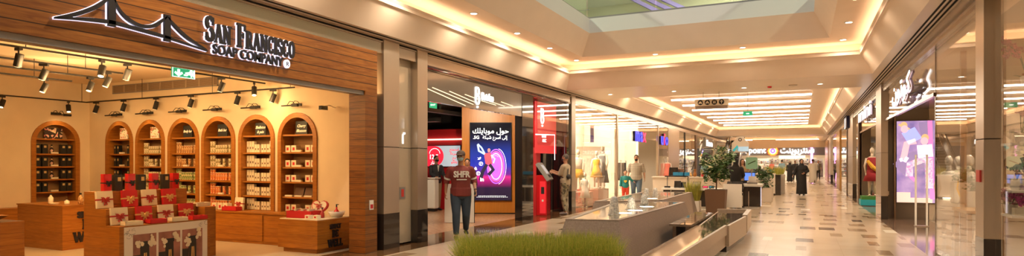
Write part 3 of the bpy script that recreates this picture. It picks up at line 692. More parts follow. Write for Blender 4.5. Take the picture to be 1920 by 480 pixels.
# air grille on the side wall
g = thing('air_grille', 'long grey slatted air grille high on the shop side wall', 'air grille', (0, 0, 0)); a = -14.07; b_ = -10.63
mb = MB(); mb.box(a, b_, YN - .02, YN - .001, 3.06, 3.08); mb.box(a, b_, YN - .02, YN - .001, 3.235, 3.25); mb.box(a, a + .02, YN - .02, YN - .001, 3.06, 3.25); mb.box(b_ - .02, b_, YN - .02, YN - .001, 3.06, 3.25); mb.build('frame', 'gray', g)
M['grille'] = mat('taupe_grille', (.42, .32, .22), .5)
MB().box(a + .02, b_ - .02, YN - .006, YN - .001, 3.08, 3.235).build('back_plate', 'kraft', g)
mb = MB()
for i in range(8): mb.box(a + .02, b_ - .02, YN - .02, YN - .008, 3.085 + i * .019, 3.094 + i * .019)
for i in range(9): mb.box(a + i * .41, a + .025 + i * .41, YN - .021, YN - .007, 3.08, 3.235)
mb.build('slats', 'grille', g)
# ---- lighting tracks
def track(name, p0, p1, label):
    t = thing(name, label, 'lighting track', p0, 0, 'lighting tracks'); L = p1[1] - p0[1]
    MB().tube([(0, 0, 0), (0, L, 0)], .018, 4).build('track_rail', 'black', t)
    for y in (L * .15, L * .5, L * .9): MB().tube([(0, y, 0), (0, y, ZC - p0[2])], .005, 5).build('suspension_wire', 'black', t)
track('lighting_track', (-9.12, .5, 3.0), (-9.12, 8.3, 3.0), 'black lighting track nearest the shop front')
track('lighting_track', (-10.25, .5, 3.0), (-10.25, 6.35, 3.0), 'black lighting track second from the shop front')
track('lighting_track', (-11.15, .5, 3.0), (-11.15, 6.6, 3.0), 'black lighting track third from the shop front')
track('lighting_track', (-12.06, .5, 3.0), (-12.06, 6.55, 3.0), 'black short lighting track fourth from the shop front')
tr = thing('lighting_track', 'black lighting track bending along the two walls above the arches', 'lighting track', (-14.86, 8.38, 2.9), 0, 'lighting tracks')
MB().tube([(0, -4.6, 0), (0, 0, 0)], .018, 4).build('track_rail', 'black', tr); MB().tube([(0, 0, 0), (6.4, 0, 0)], .018, 4).build('track_rail', 'black', tr)
mb = MB()
for p in ((0, -4), (0, -.1), (2, 0), (4.2, 0), (6.3, 0)): mb.tube([(p[0], p[1], 0), (p[0], p[1], .42)], .005, 5)
mb.build('hanging_rods', 'black', tr)
def make_track_head():
    t = thing('track_spotlight', 'x', 'spotlight', (0, 0, 0), 0, 'black track spotlights')
    MB().box(-.06, .06, -.02, .02, -.045, -.01).build('adapter', 'black', t)
    MB().tube([(.0, 0, -.04), (.0, 0, -.12)], .009, 8).build('arm', 'black', t)
    R = Matrix.Translation((0, 0, -.17)) @ Matrix.Rotation(math.radians(22), 4, 'Y')
    MB().tube([(0, 0, .085), (0, 0, .08), (0, 0, -.085)], [.02, .046, .046], 18, R).build('lamp_body', 'black', t)
    MB().cyl((0, 0), .036, -.089, -.0855, 16, None, R).build('lens', 'lenswarm', t)
    return t
M['lenswarm'] = mat('warm_spot_lens', (1, .8, .5), .3, em=(1, .72, .35), es=5)
th0 = make_track_head(); k0 = 0
for x, y, z, rz, l in ((-9.12, 4.32, 3.0, 0, 'large black track spotlight at the far left, nearest the shop front'), (-10.25, 5.18, 3.0, .6, 'black track spotlight left of the middle on the second track'),
    (-9.12, 5.35, 3.0, 2.2, 'black track spotlight hanging on the front track under the bridge drawing'), (-9.12, 5.72, 3.0, .2, 'black track spotlight on the front track left of the exit sign'),
    (-10.25, 6.1, 3.0, 1, 'black track spotlight at the right end of the second track'), (-11.15, 6.35, 3.0, 1.8, 'black track spotlight at the end of the third track'),
    (-12.06, 6.1, 3.0, 1.4, 'black track spotlight on the short fourth track'), (-9.12, 7.35, 3.0, .3, 'black track spotlight on the front track right of the exit sign'),
    (-9.12, 8.05, 3.0, 2.4, 'black track spotlight at the right end of the front track'),
    (-14.86, 6.75, 2.9, 2, 'black track spotlight at the left end of the wall track'), (-14.86, 8.0, 2.9, 2.8, 'black track spotlight left of the corner of the wall track'),
    (-14.5, 8.38, 2.9, .3, 'black track spotlight right of the corner of the wall track'), (-13.5, 8.38, 2.9, .2, 'black track spotlight above the second-from-corner arch'),
    (-12.4, 8.38, 2.9, .1, 'black track spotlight above the flowered tube arch'), (-11.3, 8.38, 2.9, .2, 'black track spotlight above the Body bar arch'), (-9.95, 8.38, 2.9, .1, 'black track spotlight above the white carton arch'), (-9.0, 8.38, 2.9, .4, 'black track spotlight left of the Cherry Blossom arch')):
    if k0 == 0: o = th0; o.location = (x, y, z); o.rotation_euler.z = rz; o['label'] = l; k0 = 1
    else: o = dup(th0, (x, y, z), rz, l)
    if z > 2.95: lamp('SPOT', 'soap_spot_beam', (x, y, z - .29), 14, SOAPW, (x - .5, y, 0), .05, 150, .8); lamp('POINT', 'ceiling_fill', (x + .12, y + .12, z - .32), 9 if y > 7 else 30, SOAPW, size=.06)  # point fills added beside the heads to brighten the shop ceiling
lamp('SPOT', 'soap_spot_beam', (-13.2, 6.9, 2.7), 36, SOAPW, (-13.6, 8.4, 1.2), .05, 140, .8)
lamp('SPOT', 'soap_spot_beam', (-11.2, 7.2, 2.7), 32, SOAPW, (-11.2, 8.5, 1.2), .05, 140, .8)
lamp('SPOT', 'soap_spot_beam', (-8.9, 7.2, 2.7), 32, SOAPW, (-9.0, 8.5, 1.2), .05, 140, .8)
lamp('SPOT', 'soap_spot_beam', (-10, 3.5, 2.9), 90, SOAPW, (-10, 4, 0), .08, 150, .8)
# spot without a head or track of its own, aimed down at the gift display
lamp('SPOT', 'soap_spot_beam', (-8.2, 3.6, 2.75), 100, SOAPW, (-8.9, 5.9, .4), .06, 110, .8)
sc0 = thing('security_camera', 'small black security camera up at the right end of the shop side wall', 'camera', (-7.6, YN, 2.5)); MB().cbox((0, -.3, -.03), (.07, .15, .07)).build('camera_body', 'blackgloss', sc0); MB().tube([(0, -.002, 0), (0, -.15, .03), (0, -.28, 0)], .012, 8).build('bracket', 'white', sc0)
# ---- fascia with sign
mb = MB(); mb.box(XL - .17, XL + .02, -.5, 8.33, 2.70, ZB); struct('wall_soap_fascia', mb, 'wood')
struct('trim_6', MB().box(XL - .16, XL - .01, -.5, 8.02, 2.635, 2.70), 'gray')
mb = MB(); mb.box(XL - .32, XL + .02, 8.02, 8.33, 0, 2.70); struct('wall_soap_pillar', mb, 'wood_thin')
XS = XL + .05
def soap(px, py): p = onX(px, py, XS); return (p.y, p.z)
Ts = Matrix.Translation((XS, 0, 0)) @ Matrix.Rotation(PI / 2, 4, 'Z')   # local x -> world y, local -y -> world +x
sg = thing('shop_sign', 'black halo lit San Francisco Soap Company lettering on the oak fascia', 'sign', (0, 0, 0))
def sign_layer(m, name, d0, d1, grow):
    mb = MB(); caps1 = [1, 0, 0, 1, 1, 0, 0, 0, 0, 0, 0, 0, 0]; s1 = 'SAN FRANCISCO'
    y0, z0 = soap(383, 75); y1, z1 = soap(551, 108); h = .30
    wx = (y1 - y0) / serif_width(s1, h, 1, caps1); serif(mb, s1, h, y0, soap(383, 74)[1] - .01, d0, d1, Ts, wx, caps1, grow)
    return mb.build(name, m, sg)
sign_layer('letter', 'letters', -.03, -.005, .006); sign_layer('halo', 'backlight', -.003, .02, .014)
y0, z0 = soap(397, 99); y1, _ = soap(529, 122)
fit(text('SOAP COMPANY', .165, 'letters', 'letter', sg, Ts @ Matrix.Translation(((y0 + y1) / 2, -.018, z0 - .005)), .025, .004), 1, y0, y1)
fit(text('SOAP COMPANY', .165, 'backlight', 'halo', sg, Ts @ Matrix.Translation(((y0 + y1) / 2, .01, z0 - .005)), .02, .009), 1, y0 - .006, y1 + .006)
yc, zc = soap(537, 120); mb = MB(); mb.prism([(yc + .05 * math.cos(t * PI / 10), zc + .06 * math.sin(t * PI / 10)) for t in range(20)], -.02, .01, Ts, 'y'); mb.build('registered_mark_disc', 'halo', sg)
text('R', .09, 'registered_mark', 'letter', sg, Ts @ Matrix.Translation((yc, -.024, zc - .032)), .006)
bg = thing('bridge_emblem', 'black halo lit suspension bridge drawing on the oak fascia', 'sign', (0, 0, 0))
def curve(pts, n=8):
    P = [soap(*p) for p in pts]; out = []
    for i in range(len(P) - 1):
        p0 = P[max(i - 1, 0)]; p1 = P[i]; p2 = P[i + 1]; p3 = P[min(i + 2, len(P) - 1)]
        for k in range(n):
            t = k / n; out.append(tuple(.5 * (2 * p1[a] + (p2[a] - p0[a]) * t + (2 * p0[a] - 5 * p1[a] + 4 * p2[a] - p3[a]) * t * t + (-p0[a] + 3 * p1[a] - 3 * p2[a] + p3[a]) * t ** 3) for a in (0, 1)))
    return out + [P[-1]]
for nm, m, d0, d1, g in (('drawing', 'letter', -.035, -.005, 0), ('backlight', 'halo', -.003, .02, .010)):
    mb = MB()
    for pts in ([(100, 34), (150, 36), (205, 42), (260, 56), (312, 71), (387, 96)], [(101, 33), (140, 27), (180, 12), (206, -8)], [(209, -6), (222, 20), (240, 38), (262, 49), (285, 49), (300, 40), (311, 31)], [(312, 33), (328, 52), (350, 72), (385, 94)]):
        q = curve(pts); k = len(q); mb.ribbon(q, [(.012 + .027 * min(1, 3.5 * min(i, k - 1 - i) / k)) + g for i in range(k)], d0, d1, Ts)
    for (a, b2, w) in (((207, -9), (207, 50), .075), ((311, 28), (311, 78), .075)): mb.ribbon([soap(*a), soap(*b2)], w + g, d0, d1, Ts)
    mb.build(nm, m, bg)
# exit sign
p = onX(322, 125, -7.2); q = onX(364, 148, -7.2)
ex = thing('exit_sign', 'green hanging exit sign with arrow and running figure inside the soap shop opening', 'sign', (0, 0, 0)); Te = Matrix.Translation((-7.2, 0, 0)) @ Matrix.Rotation(PI / 2, 4, 'Z')
ya, yb = p.y, onX(364, 144, -7.2).y; zt, zb = p.z, onX(322, 143, -7.2).z
MB().box(ya, yb, -.012, .012, zb, zt, Te).build('panel', 'green_exit', ex)
mb = MB()
for b4 in ((ya, yb, zt - .006, zt), (ya, yb, zb, zb + .006), (ya, ya + .006, zb, zt), (yb - .006, yb, zb, zt)): mb.box(b4[0], b4[1], -.016, -.012, b4[2], b4[3], Te)
mb.build('white_border', 'whitesign', ex)
H_ = zt - zb; xm = ya + (yb - ya) * .27; mb = MB(); mb.ribbon([(xm, zt - H_ * .18), (xm, zb + H_ * .3)], .03, -.018, -.012, Te); mb.ribbon([(xm - .05, zb + H_ * .5), (xm, zb + H_ * .2), (xm + .05, zb + H_ * .5)], .025, -.018, -.012, Te); mb.build('arrow', 'whitesign', ex)
mb = MB(); xm = ya + (yb - ya) * .73; w = .07
mb.prism([(xm + .03 + .017 * math.cos(t * PI / 5), zt - H_ * .22 + .017 * math.sin(t * PI / 5)) for t in range(10)], -.018, -.012, Te, 'y')
for r_ in ([(xm + .02, zt - H_ * .35), (xm - .01, zb + H_ * .45)], [(xm - .01, zb + H_ * .45), (xm + .04, zb + H_ * .38), (xm + .03, zb + H_ * .15)], [(xm - .01, zb + H_ * .45), (xm - .03, zb + H_ * .28), (xm - .07, zb + H_ * .3)], [(xm - .05, zt - H_ * .5), (xm + .01, zt - H_ * .4), (xm + .07, zt - H_ * .5)]): mb.ribbon(r_, .018, -.018, -.012, Te)
mb.ribbon([(yb - .02, zb + .02), (yb - .02, zt - .02)], .012, -.018, -.012, Te); mb.build('running_figure', 'whitesign', ex)
MB().box(ya + .05, ya + .06, -.003, .003, zt, ZC, Te).box(yb - .06, yb - .05, -.003, .003, zt, ZC, Te).build('hanging_rods', 'gray', ex)
# ---- counters
def lettering_be_well(par, T, w):
    mb = MB()
    for s, h, z in (('SIMPLY', .075, .42), ('BE', .125, .265), ('WELL', .13, .09)):
        wx = {'SIMPLY': 1.15, 'BE': 1.1, 'WELL': 1.15}[s]; L = serif_width(s, h * w, wx); serif(mb, s, h * w, -L / 2, z * w, -.012, 0, T, wx, None, .012 * w)
    mb.build('be_well_lettering', 'letter', par)
d7 = thing('corner_counter', 'low oak counter with SIMPLY BE WELL lettering at the right end of the shop', 'counter', (-7.2, 7.63, 0))
MB().box(-.88, 0, 0, .84, .075, .55).build('counter_body', 'wood_desk', d7); MB().box(-.80, -.06, .05, .84, 0, .075).build('plinth', 'wood_plain', d7)
MB().box(-.86, -.02, .02, .84, .55, .565).build('white_top', 'cream', d7)
lettering_be_well(d7, Matrix.Translation((.002, .42, 0)) @ Matrix.Rotation(PI / 2, 4, 'Z'), .93)
d1 = thing('corner_counter', 'oak counter with SIMPLY BE WELL lettering at the left, before the back wall', 'counter', (-11.45, 6.07, 0))
MB().box(-1.4, 0, 0, .95, .085, .75).build('counter_body', 'wood_desk', d1); MB().box(-1.2, -.0, .0, .9, 0, .085).build('plinth', 'wood_plain', d1)
MB().box(-1.42, .01, -.01, .96, .75, .77).build('worktop', 'wood_plain', d1)
lettering_be_well(d1, Matrix.Translation((.002, .42, 0)) @ Matrix.Rotation(PI / 2, 4, 'Z'), 1.3)
pd = onZ(46, 414, .75)
d0 = thing('till_counter', 'oak counter cut by the left edge of the frame', 'counter', (pd.x, pd.y, 0))
MB().box(-1.1, 0, -1.6, 0, 0, .75).build('counter_body', 'wood_desk', d0)
tr_ = MB(); tr_.box(-1.0, -.14, -1.3, -.22, .752, .77); tr_.add([(-1.0, -1.3, .77), (-.14, -1.3, .77), (-.06, -1.38, .83), (-1.08, -1.38, .83), (-1.0, -.22, .77), (-.14, -.22, .77), (-.06, -.14, .83), (-1.08, -.14, .83)], [(0, 1, 2, 3), (4, 5, 6, 7), (1, 5, 6, 2), (0, 4, 7, 3), (3, 2, 6, 7)])
tag(tr_.build('wooden_tray', 'wood_plain', None, loc=(pd.x, pd.y, 0)), 'wide oak tray with sloping sides lying on the counter at the left edge', 'tray')
# low cabinets under the arches
cx_ = [-14.5, -13.3, -12.1, -10.95, -10.35, -8.98, -8.12]
lbl = ['under the arch next to the corner', 'under the pale flowered tube arch', 'under the Body bar arch', 'left of the red gift box', 'under the red gift box and white cartons', 'left of the corner counter']
for i in range(6):
    c = thing('low_cabinet', 'low oak base cabinet ' + lbl[i], 'cabinet', (cx_[i], 8.14, 0), 0, 'low oak cabinets under the arches')
    L = cx_[i + 1] - cx_[i]; MB().box(.004, L - .004, 0, .32, .0, .56).build('carcass', 'wood_desk', c)
    MB().box(.02, L - .02, -.014, 0, .05, .53).build('door_panel', 'wood_desk', c); MB().box(0, L, -.02, .325, .56, .585).build('top_board', 'wood_plain', c)
c = thing('low_cabinet', 'low oak base cabinet under the arch on the back wall', 'cabinet', (-14.60, 7.2, 0), 0, 'low oak cabinets under the arches')
MB().box(-.33, 0, -.85, .9, 0, .55).build('carcass', 'wood_desk', c); MB().box(-.335, .02, -.85, .9, .55, .575).build('top_board', 'wood_plain', c)
# bottles on the back left counter
for i, (x, y, h, m, l) in enumerate(((-12.15, 6.25, .19, 'halo', 'slim clear bottle on the left lettered counter'), (-11.75, 6.3, .10, 'cream', 'square pale jar with cream on the left lettered counter'), (-11.56, 6.42, .2, 'tube_brown', 'amber pump bottle near the lettering of the left counter'))):
    t = thing('soap_bottle', l, 'bottle', (x, y, .771)); MB().lathe([(.035, 0), (.04, .01), (.04, h * .6), (.015, h * .75), (.015, h * .85)], 12).build('bottle', 'cream' if m == 'halo' else m, t, smooth=True); MB().cyl((0, 0), .018, h * .85, h, 12).build('cap', 'black', t)
for x, y, w, l in ((-11.95, 6.2, .16, 'flat white dish near the bottles'), (-11.47, 6.5, .12, 'white soap dish at the right end of the left lettered counter')):
    tag(MB()._lathe([(0.001, 0), (w * .4, .0), (w * .5, .025), (w * .46, .025), (w * .38, .008), (0.001, .008)], 16, None).build('soap_dish', 'cream', loc=(x, y, .771)), l, 'dish')
# ---- stepped gift display
st = thing('stepped_display', 'stepped oak display stand with gift boxes on three levels', 'display stand', (-8.5, 5.22, 0))
MB().box(-.30, 0, 0, 1.42, 0, .62).build('front_step', 'wood_desk', st); MB().box(-.55, -.30, 0, 1.42, 0, .85).build('middle_step', 'wood_desk', st); MB().box(-.82, -.55, 0, 1.42, 0, 1.09).build('back_step', 'wood_desk', st)
MB().box(-.82, -.12, 1.42, 1.62, 0, .80).build('side_block', 'wood_desk', st)
# poster board
po = thing('poster_board', 'white bordered poster board with three flower bouquet pictures on the display front', 'poster', (-8.5, 5.30, 0))
M['poster_pink'] = mat('dusty_rose_print', (.34, .15, .12), .5, noise=.3, nscale=5)
MB().box(.002, .014, -.02, 1.28, .02, .605).build('board', 'white', po)
Tp = Matrix.Translation((.0145, 0, 0)) @ Matrix.Rotation(PI / 2, 4, 'Z')
for k in range(3):
    y = .10 + k * .375; MB().box(y, y + .34, -.003, 0, .04, .49, Tp).build('picture', 'poster_pink', po)
    rnd = random.Random(k + 3)
    mb = MB(); mb.box(y + .0, y + .10, -.005, -.003, .04, .20, Tp); mb.ribbon([(y + .17, .04), (y + .165, .34)], .13, -.006, -.003, Tp); mb.ribbon([(y + .10, .36), (y + .24, .36)], .05, -.008, -.003, Tp); mb.build('dark_vase', 'blackcard', po)
    mb = MB()
    for _ in range(26):
        a = rnd.random() * 6.28; rr = rnd.random() * .085; cxx = y + (.08 if rnd.random() < .45 else .27) + rr * math.cos(a) * .6; czz = (.33 if cxx < y + .17 else .40) + rr * math.sin(a)
        q = rnd.random() * .012 + .017; mb.prism([(cxx + q * math.cos(j * PI / 3 + a), czz + q * 1.2 * math.sin(j * PI / 3 + a)) for j in range(6)], -.009 - _ * .0004, -.0085 - _ * .0004, Tp, 'y')
    mb.build('flower_print', 'cream', po)
    mb = MB(); mb.ribbon([(y + .155, .06), (y + .16, .22)], .018, -.011, -.0085, Tp); mb.ribbon([(y + .19, .05), (y + .185, .22)], .016, -.011, -.0085, Tp); mb.build('printed_candles', 'gold', po)
mb = MB(); rnd = random.Random(1)
for cx0, cz0 in ((.06, .55), (1.20, .57), (.03, .5)):
    for _ in range(7):
        a = rnd.random() * 6.28; c0 = (cx0 + rnd.uniform(-.07, .07), cz0 + rnd.uniform(-.04, .02)); mb.ribbon([(c0[0] + .03 * math.cos(a + t), c0[1] + .02 * math.sin(a + t)) for t in (0, .8, 1.6, 2.4)], .004, -.002, 0, Tp)
mb.build('printed_leaf_corner', 'gray', po)
# gift boxes
def bow(par, T, m, s=.05):
    mb = MB()
    for a in (0.5, 2.6, 3.7, 5.7): mb.ribbon([(0, 0), (s * .7 * math.cos(a - .25), s * .7 * math.sin(a - .25)), (s * 1.15 * math.cos(a), s * 1.15 * math.sin(a)), (s * .7 * math.cos(a + .3), s * .7 * math.sin(a + .3)), (0, 0)], s * .28, -.012, -.003, T)
    mb.ribbon([(0, 0), (-s * .35, -s * 1.5)], s * .3, -.008, -.001, T); mb.ribbon([(0, 0), (s * .35, -s * 1.4)], s * .3, -.008, -.001, T); mb.ball((0, -.01, 0), s * .24, 8, 6, T)
    mb.build('bow', m, par)
def gift_lid(m, rm, w=.225, h=.245, d=.045):
    """box lid standing upright facing -Y with a ribbon and bow"""
    t = thing('lidded_gift_box', 'x', 'gift box'); Tl = Matrix.Translation((0, 0, .006)) @ Matrix.Rotation(-.12, 4, 'X')
    MB().box(-w / 2, w / 2, 0, d, 0, h, Tl).build('lid', m, t, bevel=.003)
    MB().box(-w / 2 - .002, w / 2 + .002, -.002, d + .001, h * .46, h * .46 + .022, Tl).build('ribbon', rm, t)
    bow(t, Tl @ Matrix.Translation((0, -.003, h * .5)), rm, .055); return t
def gift_tray(m, w=.24, d=.145, h=.06):
    t = thing('open_gift_box', 'x', 'gift box'); mb = MB(); mb.box(-w / 2, w / 2, -d / 2, d / 2, 0, .006)
    for b in ((-w / 2, w / 2, -d / 2, -d / 2 + .008), (-w / 2, w / 2, d / 2 - .008, d / 2), (-w / 2, -w / 2 + .008, -d / 2, d / 2), (w / 2 - .008, w / 2, -d / 2, d / 2)): mb.box(*b, 0, h)
    mb.build('open_base', m, t); MB().box(-w / 2 + .01, w / 2 - .01, -d / 2 + .01, d / 2 - .01, .006, h * .75).build('packing', 'white', t); return t
lidW = gift_lid('cream', 'redribbon'); lidR = gift_lid('redcard', 'gold'); trayW = gift_tray('cream'); trayR = gift_tray('redcard')
RZ = PI / 2   # facing the corridor
def setg(src, loc, rz, label, group):
    if src.name not in USED: USED[src.name] = 1; src.location = loc; src.rotation_euler.z = rz; src['label'] = label; src['group'] = group; return src
    return dup(src, loc, rz, label, group)
pos = ['leftmost', 'second from left', 'second from right', 'rightmost']
for i, y in enumerate((5.40, 5.76, 6.10, 6.44)):
    r = i % 2
    setg(lidR if r else lidW, (-8.725, y - .03, .622), RZ - .1, '%s box lid with %s bow standing on the front step, %s of four' % (('red', 'gold') if r else ('white', 'red')) .__add__('') if False else ('red box lid with gold bow standing on the front step, %s of four' % pos[i] if r else 'white box lid with red bow standing on the front step, %s of four' % pos[i]), 'box lids on the front step')
    setg(trayR if r else trayW, (-8.575, y + .04, .622), RZ - .1, ('open red box base lying on the front step, %s' if r else 'open white box base lying on the front step, %s') % pos[i], 'box bases on the front step')
for i, y in enumerate((5.38, 5.74, 6.04, 6.36)):
    r = i % 2
    setg(lidR if r else lidW, (-8.975, y - .06, .852), RZ, ('red box lid with gold bow on the middle step, %s of four' if r else 'white box lid with red bow on the middle step, %s of four') % pos[i], 'box lids on the middle step')
def gift_pack(m, h=.25):
    t = thing('perfume_box', 'x', 'box'); MB().box(-.055, .055, -.04, .04, 0, h).build('carton', m, t, bevel=.003)
    if m == 'red': 
        MB().box(-.057, .057, -.042, .042, h * .45, h * .45 + .014).build('ribbon', 'blackcard', t); bow(t, Matrix.Translation((.01, -.045, h * .5)), 'blackcard', .04)
    else: MB().box(-.018, .03, -.042, -.0405, h * .6, h * .85).build('paper_label', 'labelgold', t)
    return t
pr = gift_pack('red'); pb = gift_pack('blackcard', .235); nth = ['first', 'second', 'third', 'fourth', 'fifth', 'sixth', 'seventh']
for i, px in enumerate((199, 220, 244, 264, 288, 309, 327)):
    p = onX(px, 345, -9.15); setg(pb if i % 2 else pr, (-9.15, p.y, 1.092), RZ, ('black perfume box with gold label on the top step, %s from the left' if i % 2 else 'red box tied with black ribbon on the top step, %s from the left') % nth[i], 'perfume boxes on the top step')
o = dup(trayW, (-8.84, 6.74, .802), RZ, 'white box with red ribbon on the right block of the display stand', 'single gift boxes')
# gifts near the arches and on the corner counter
o = setg(lidW, (onY(443, 392, 8.3).x, 8.34, .587), 0, 'white box lid with red ribbon standing on the low cabinet below the white carton arch', 'gift box on the low cabinet')
o = setg(trayR, (onY(430, 400, 8.2).x + .02, 8.24, .587), .1, 'open red box base lying on the low cabinet left of the white lid', 'gift box on the low cabinet'); o.scale = (1.5, 1, 1.3)
for k, px in enumerate((404, 415, 425)):
    place(smallbox0, Matrix.Identity(4), 0, 0, 0, 'small white box on the low cabinet below the Bath bar arch', 'white boxes on the low cabinet').location = (onY(px, 400, 8.38).x, 8.40, .586)
hb = thing('heart_gift_box', 'red and white heart shaped gift box leaning open on the corner counter', 'gift box', (-7.62, 8.10, .575), .15)
def heart(s): return [(s * 16 * math.sin(t) ** 3 / 17, s * (13 * math.cos(t) - 5 * math.cos(2 * t) - 2 * math.cos(3 * t) - math.cos(4 * t)) / 17) for t in [2 * PI * i / 28 for i in range(28)]][::-1]
Th = Matrix.Translation((0, .02, .16)) @ Matrix.Rotation(-.35, 4, 'X'); MB().prism(heart(.17), 0, .05, Th, 'y').build('heart_rim', 'redcard', hb); MB().prism(heart(.15), -.006, 0, Th, 'y').build('heart_face', 'cream', hb)
MB().ribbon([(-.12, .06), (.1, -.02)], .02, -.012, -.005, Th).build('ribbon', 'redribbon', hb); bow(hb, Th @ Matrix.Translation((.0, -.01, .02)), 'redribbon', .05)
rb = thing('red_gift_basket', 'open red gift box packed with white parcels on the corner counter', 'gift box', (-7.74, 7.88, .566), .1)
mb = MB(); mb.box(-.26, .26, -.13, .13, 0, .01)
for b in ((-.26, .26, -.13, -.12), (-.26, .26, .12, .13), (-.26, -.25, -.13, .13), (.25, .26, -.13, .13)): mb.box(*b, 0, .12)
mb.build('red_box', 'redcard', rb); MB().ball((0, 0, .08), (.23, .1, .06), 12, 6).build('packing', 'redribbon', rb)
for k, x in enumerate((-.12, .02, .15)): MB().cbox((x, 0, .135), (.05, .16, .03)).build('wrapped_soap', 'cream', rb)
bw = thing('white_mortar_bowl', 'round white bowl on the corner counter', 'bowl', (-7.30, 8.2, .566)); MB()._lathe([(0.001, 0), (.09, 0), (.13, .05), (.145, .10), (.135, .10), (.12, .06), (.07, .02), (0.001, .02)], 24, None).build('bowl', 'white', bw, smooth=True)
bt = thing('red_bottle', 'small red pump bottle standing in the round white bowl', 'bottle', (-7.30, 8.2, .588)); MB().lathe([(.04, 0), (.05, .02), (.045, .08), (.015, .12), (.015, .15)], 14).build('bottle', 'red', bt, smooth=True); MB().cyl((0, 0), .012, .15, .20, 10).cbox((.02, 0, .195), (.05, .012, .012)).build('pump', 'black', bt)
bt2 = thing('red_bottle', 'small dark red bottle beside the white bowl on the corner counter', 'bottle', (-7.42, 7.98, .566)); MB().lathe([(.035, 0), (.04, .02), (.035, .08), (.012, .11), (.012, .15)], 14).build('bottle', 'redribbon', bt2, smooth=True); MB().cyl((0, 0), .014, .15, .17, 10).build('cap', 'black', bt2)
for k, (x, y) in enumerate(((-7.5, 7.75), (-7.35, 7.78), (-8.0, 8.05))): place(smallbox0, Matrix.Identity(4), 0, 0, 0, 'small white box on the corner counter around the red gift box', 'white boxes on the corner counter', (.8, .8, .5)).location = (x, y, .566)
s0 = thing('wall_socket', 'small framed wall plate on the cream wall beside the corner counter', 'wall plate', (-7.13, YN, .82)); MB().box(-.04, .04, -.012, 0, -.06, .06).build('plate', 'white', s0); MB().box(-.028, .028, -.014, -.012, -.045, .0).build('panel', 'redcard', s0)
s1 = thing('fire_alarm_button', 'small white and red call point on the oak pillar', 'call point', (XL + .02, 8.17, .78)); MB().box(0, .015, -.05, .05, -.06, .10).build('plate', 'white', s1); MB().box(.015, .018, -.035, .035, -.04, .03).build('button', 'redcard', s1)
# ================================================================== COLUMNS BETWEEN THE SOAP SHOP AND THE PHONE SHOP
def column(x0, x1, y0, y1, label, top=ZS - .03, base=.62, m='steel', z=0):
    t = thing('steel_clad_column', label, 'column', ((x0 + x1) / 2, (y0 + y1) / 2, 0), 0, 'steel clad columns')
    a, b = (x1 - x0) / 2, (y1 - y0) / 2
    MB().box(-a, a, -b, b, base, 1.78).build('lower_cladding', m, t, bevel=.004); MB().box(-a, a, -b, b, 1.784, top).build('upper_cladding', m, t, bevel=.004)
    MB().box(-a + .004, a - .004, -b + .004, b - .004, 1.77, 1.79).build('joint', 'black', t)
    MB().box(-a - .002, a + .002, -b - .002, b + .002, 0.002, base).build('dark_base', 'darkbase', t); return t
column(XL - .30, XL + .03, 8.50, 8.95, 'steel clad column with dark base beside the oak pillar of the soap shop')
column(XL - .30, XL + .03, 9.52, 9.86, 'steel clad column with dark base at the left side of the phone shop opening')
pn = thing('service_panel', 'beige glossy panel between two steel columns with a red hose sign', 'wall panel', (XL - .14, 9.235, 0))
MB().box(-.02, .02, -.283, .283, .03, 1.775).build('lower_panel', 'backglass', pn); MB().box(-.02, .02, -.283, .283, 1.785, ZS - .04).build('upper_panel', 'backglass', pn)
hs = MB().box(.021, .026, -.08, .10, .84, 1.06).build('red_sign_plate', 'gray', pn); MB().box(.027, .029, -.03, .05, .88, 1.02).build('red_symbol', 'red_fire', hs)
MB().box(.021, .024, -.25, -.225, .86, 1.07).build('small_label', 'white', pn)
gl = MB(); gl.ribbon([(-.0, 1.86), (.0, 2.02), (.03, 2.055), (.07, 2.05)], .035, -.006, 0, Matrix.Translation((.026, .02, 0)) @ Matrix.Rotation(PI / 2, 4, 'Z')); gl.build('sign_reflection', 'whitesign', pn)  # glowing strokes drawn in place of a sign's reflection in the panel
struct('wall_behind_service_panel', MB().box(XL - .42, XL - .31, 8.33, 9.86, 0, ZS), 'plaster')
# ================================================================== PHONE SHOP
YB0, YB1 = 9.88, 17.6
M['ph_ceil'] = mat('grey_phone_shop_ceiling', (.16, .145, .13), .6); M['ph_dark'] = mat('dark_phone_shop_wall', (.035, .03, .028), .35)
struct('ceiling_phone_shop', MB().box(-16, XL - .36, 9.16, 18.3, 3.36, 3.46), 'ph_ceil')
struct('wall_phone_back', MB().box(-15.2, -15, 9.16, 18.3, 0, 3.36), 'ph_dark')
struct('wall_phone_side', MB().box(-15, -7.25, 18.1, 18.2, 0, 3.36), 'ph_dark')
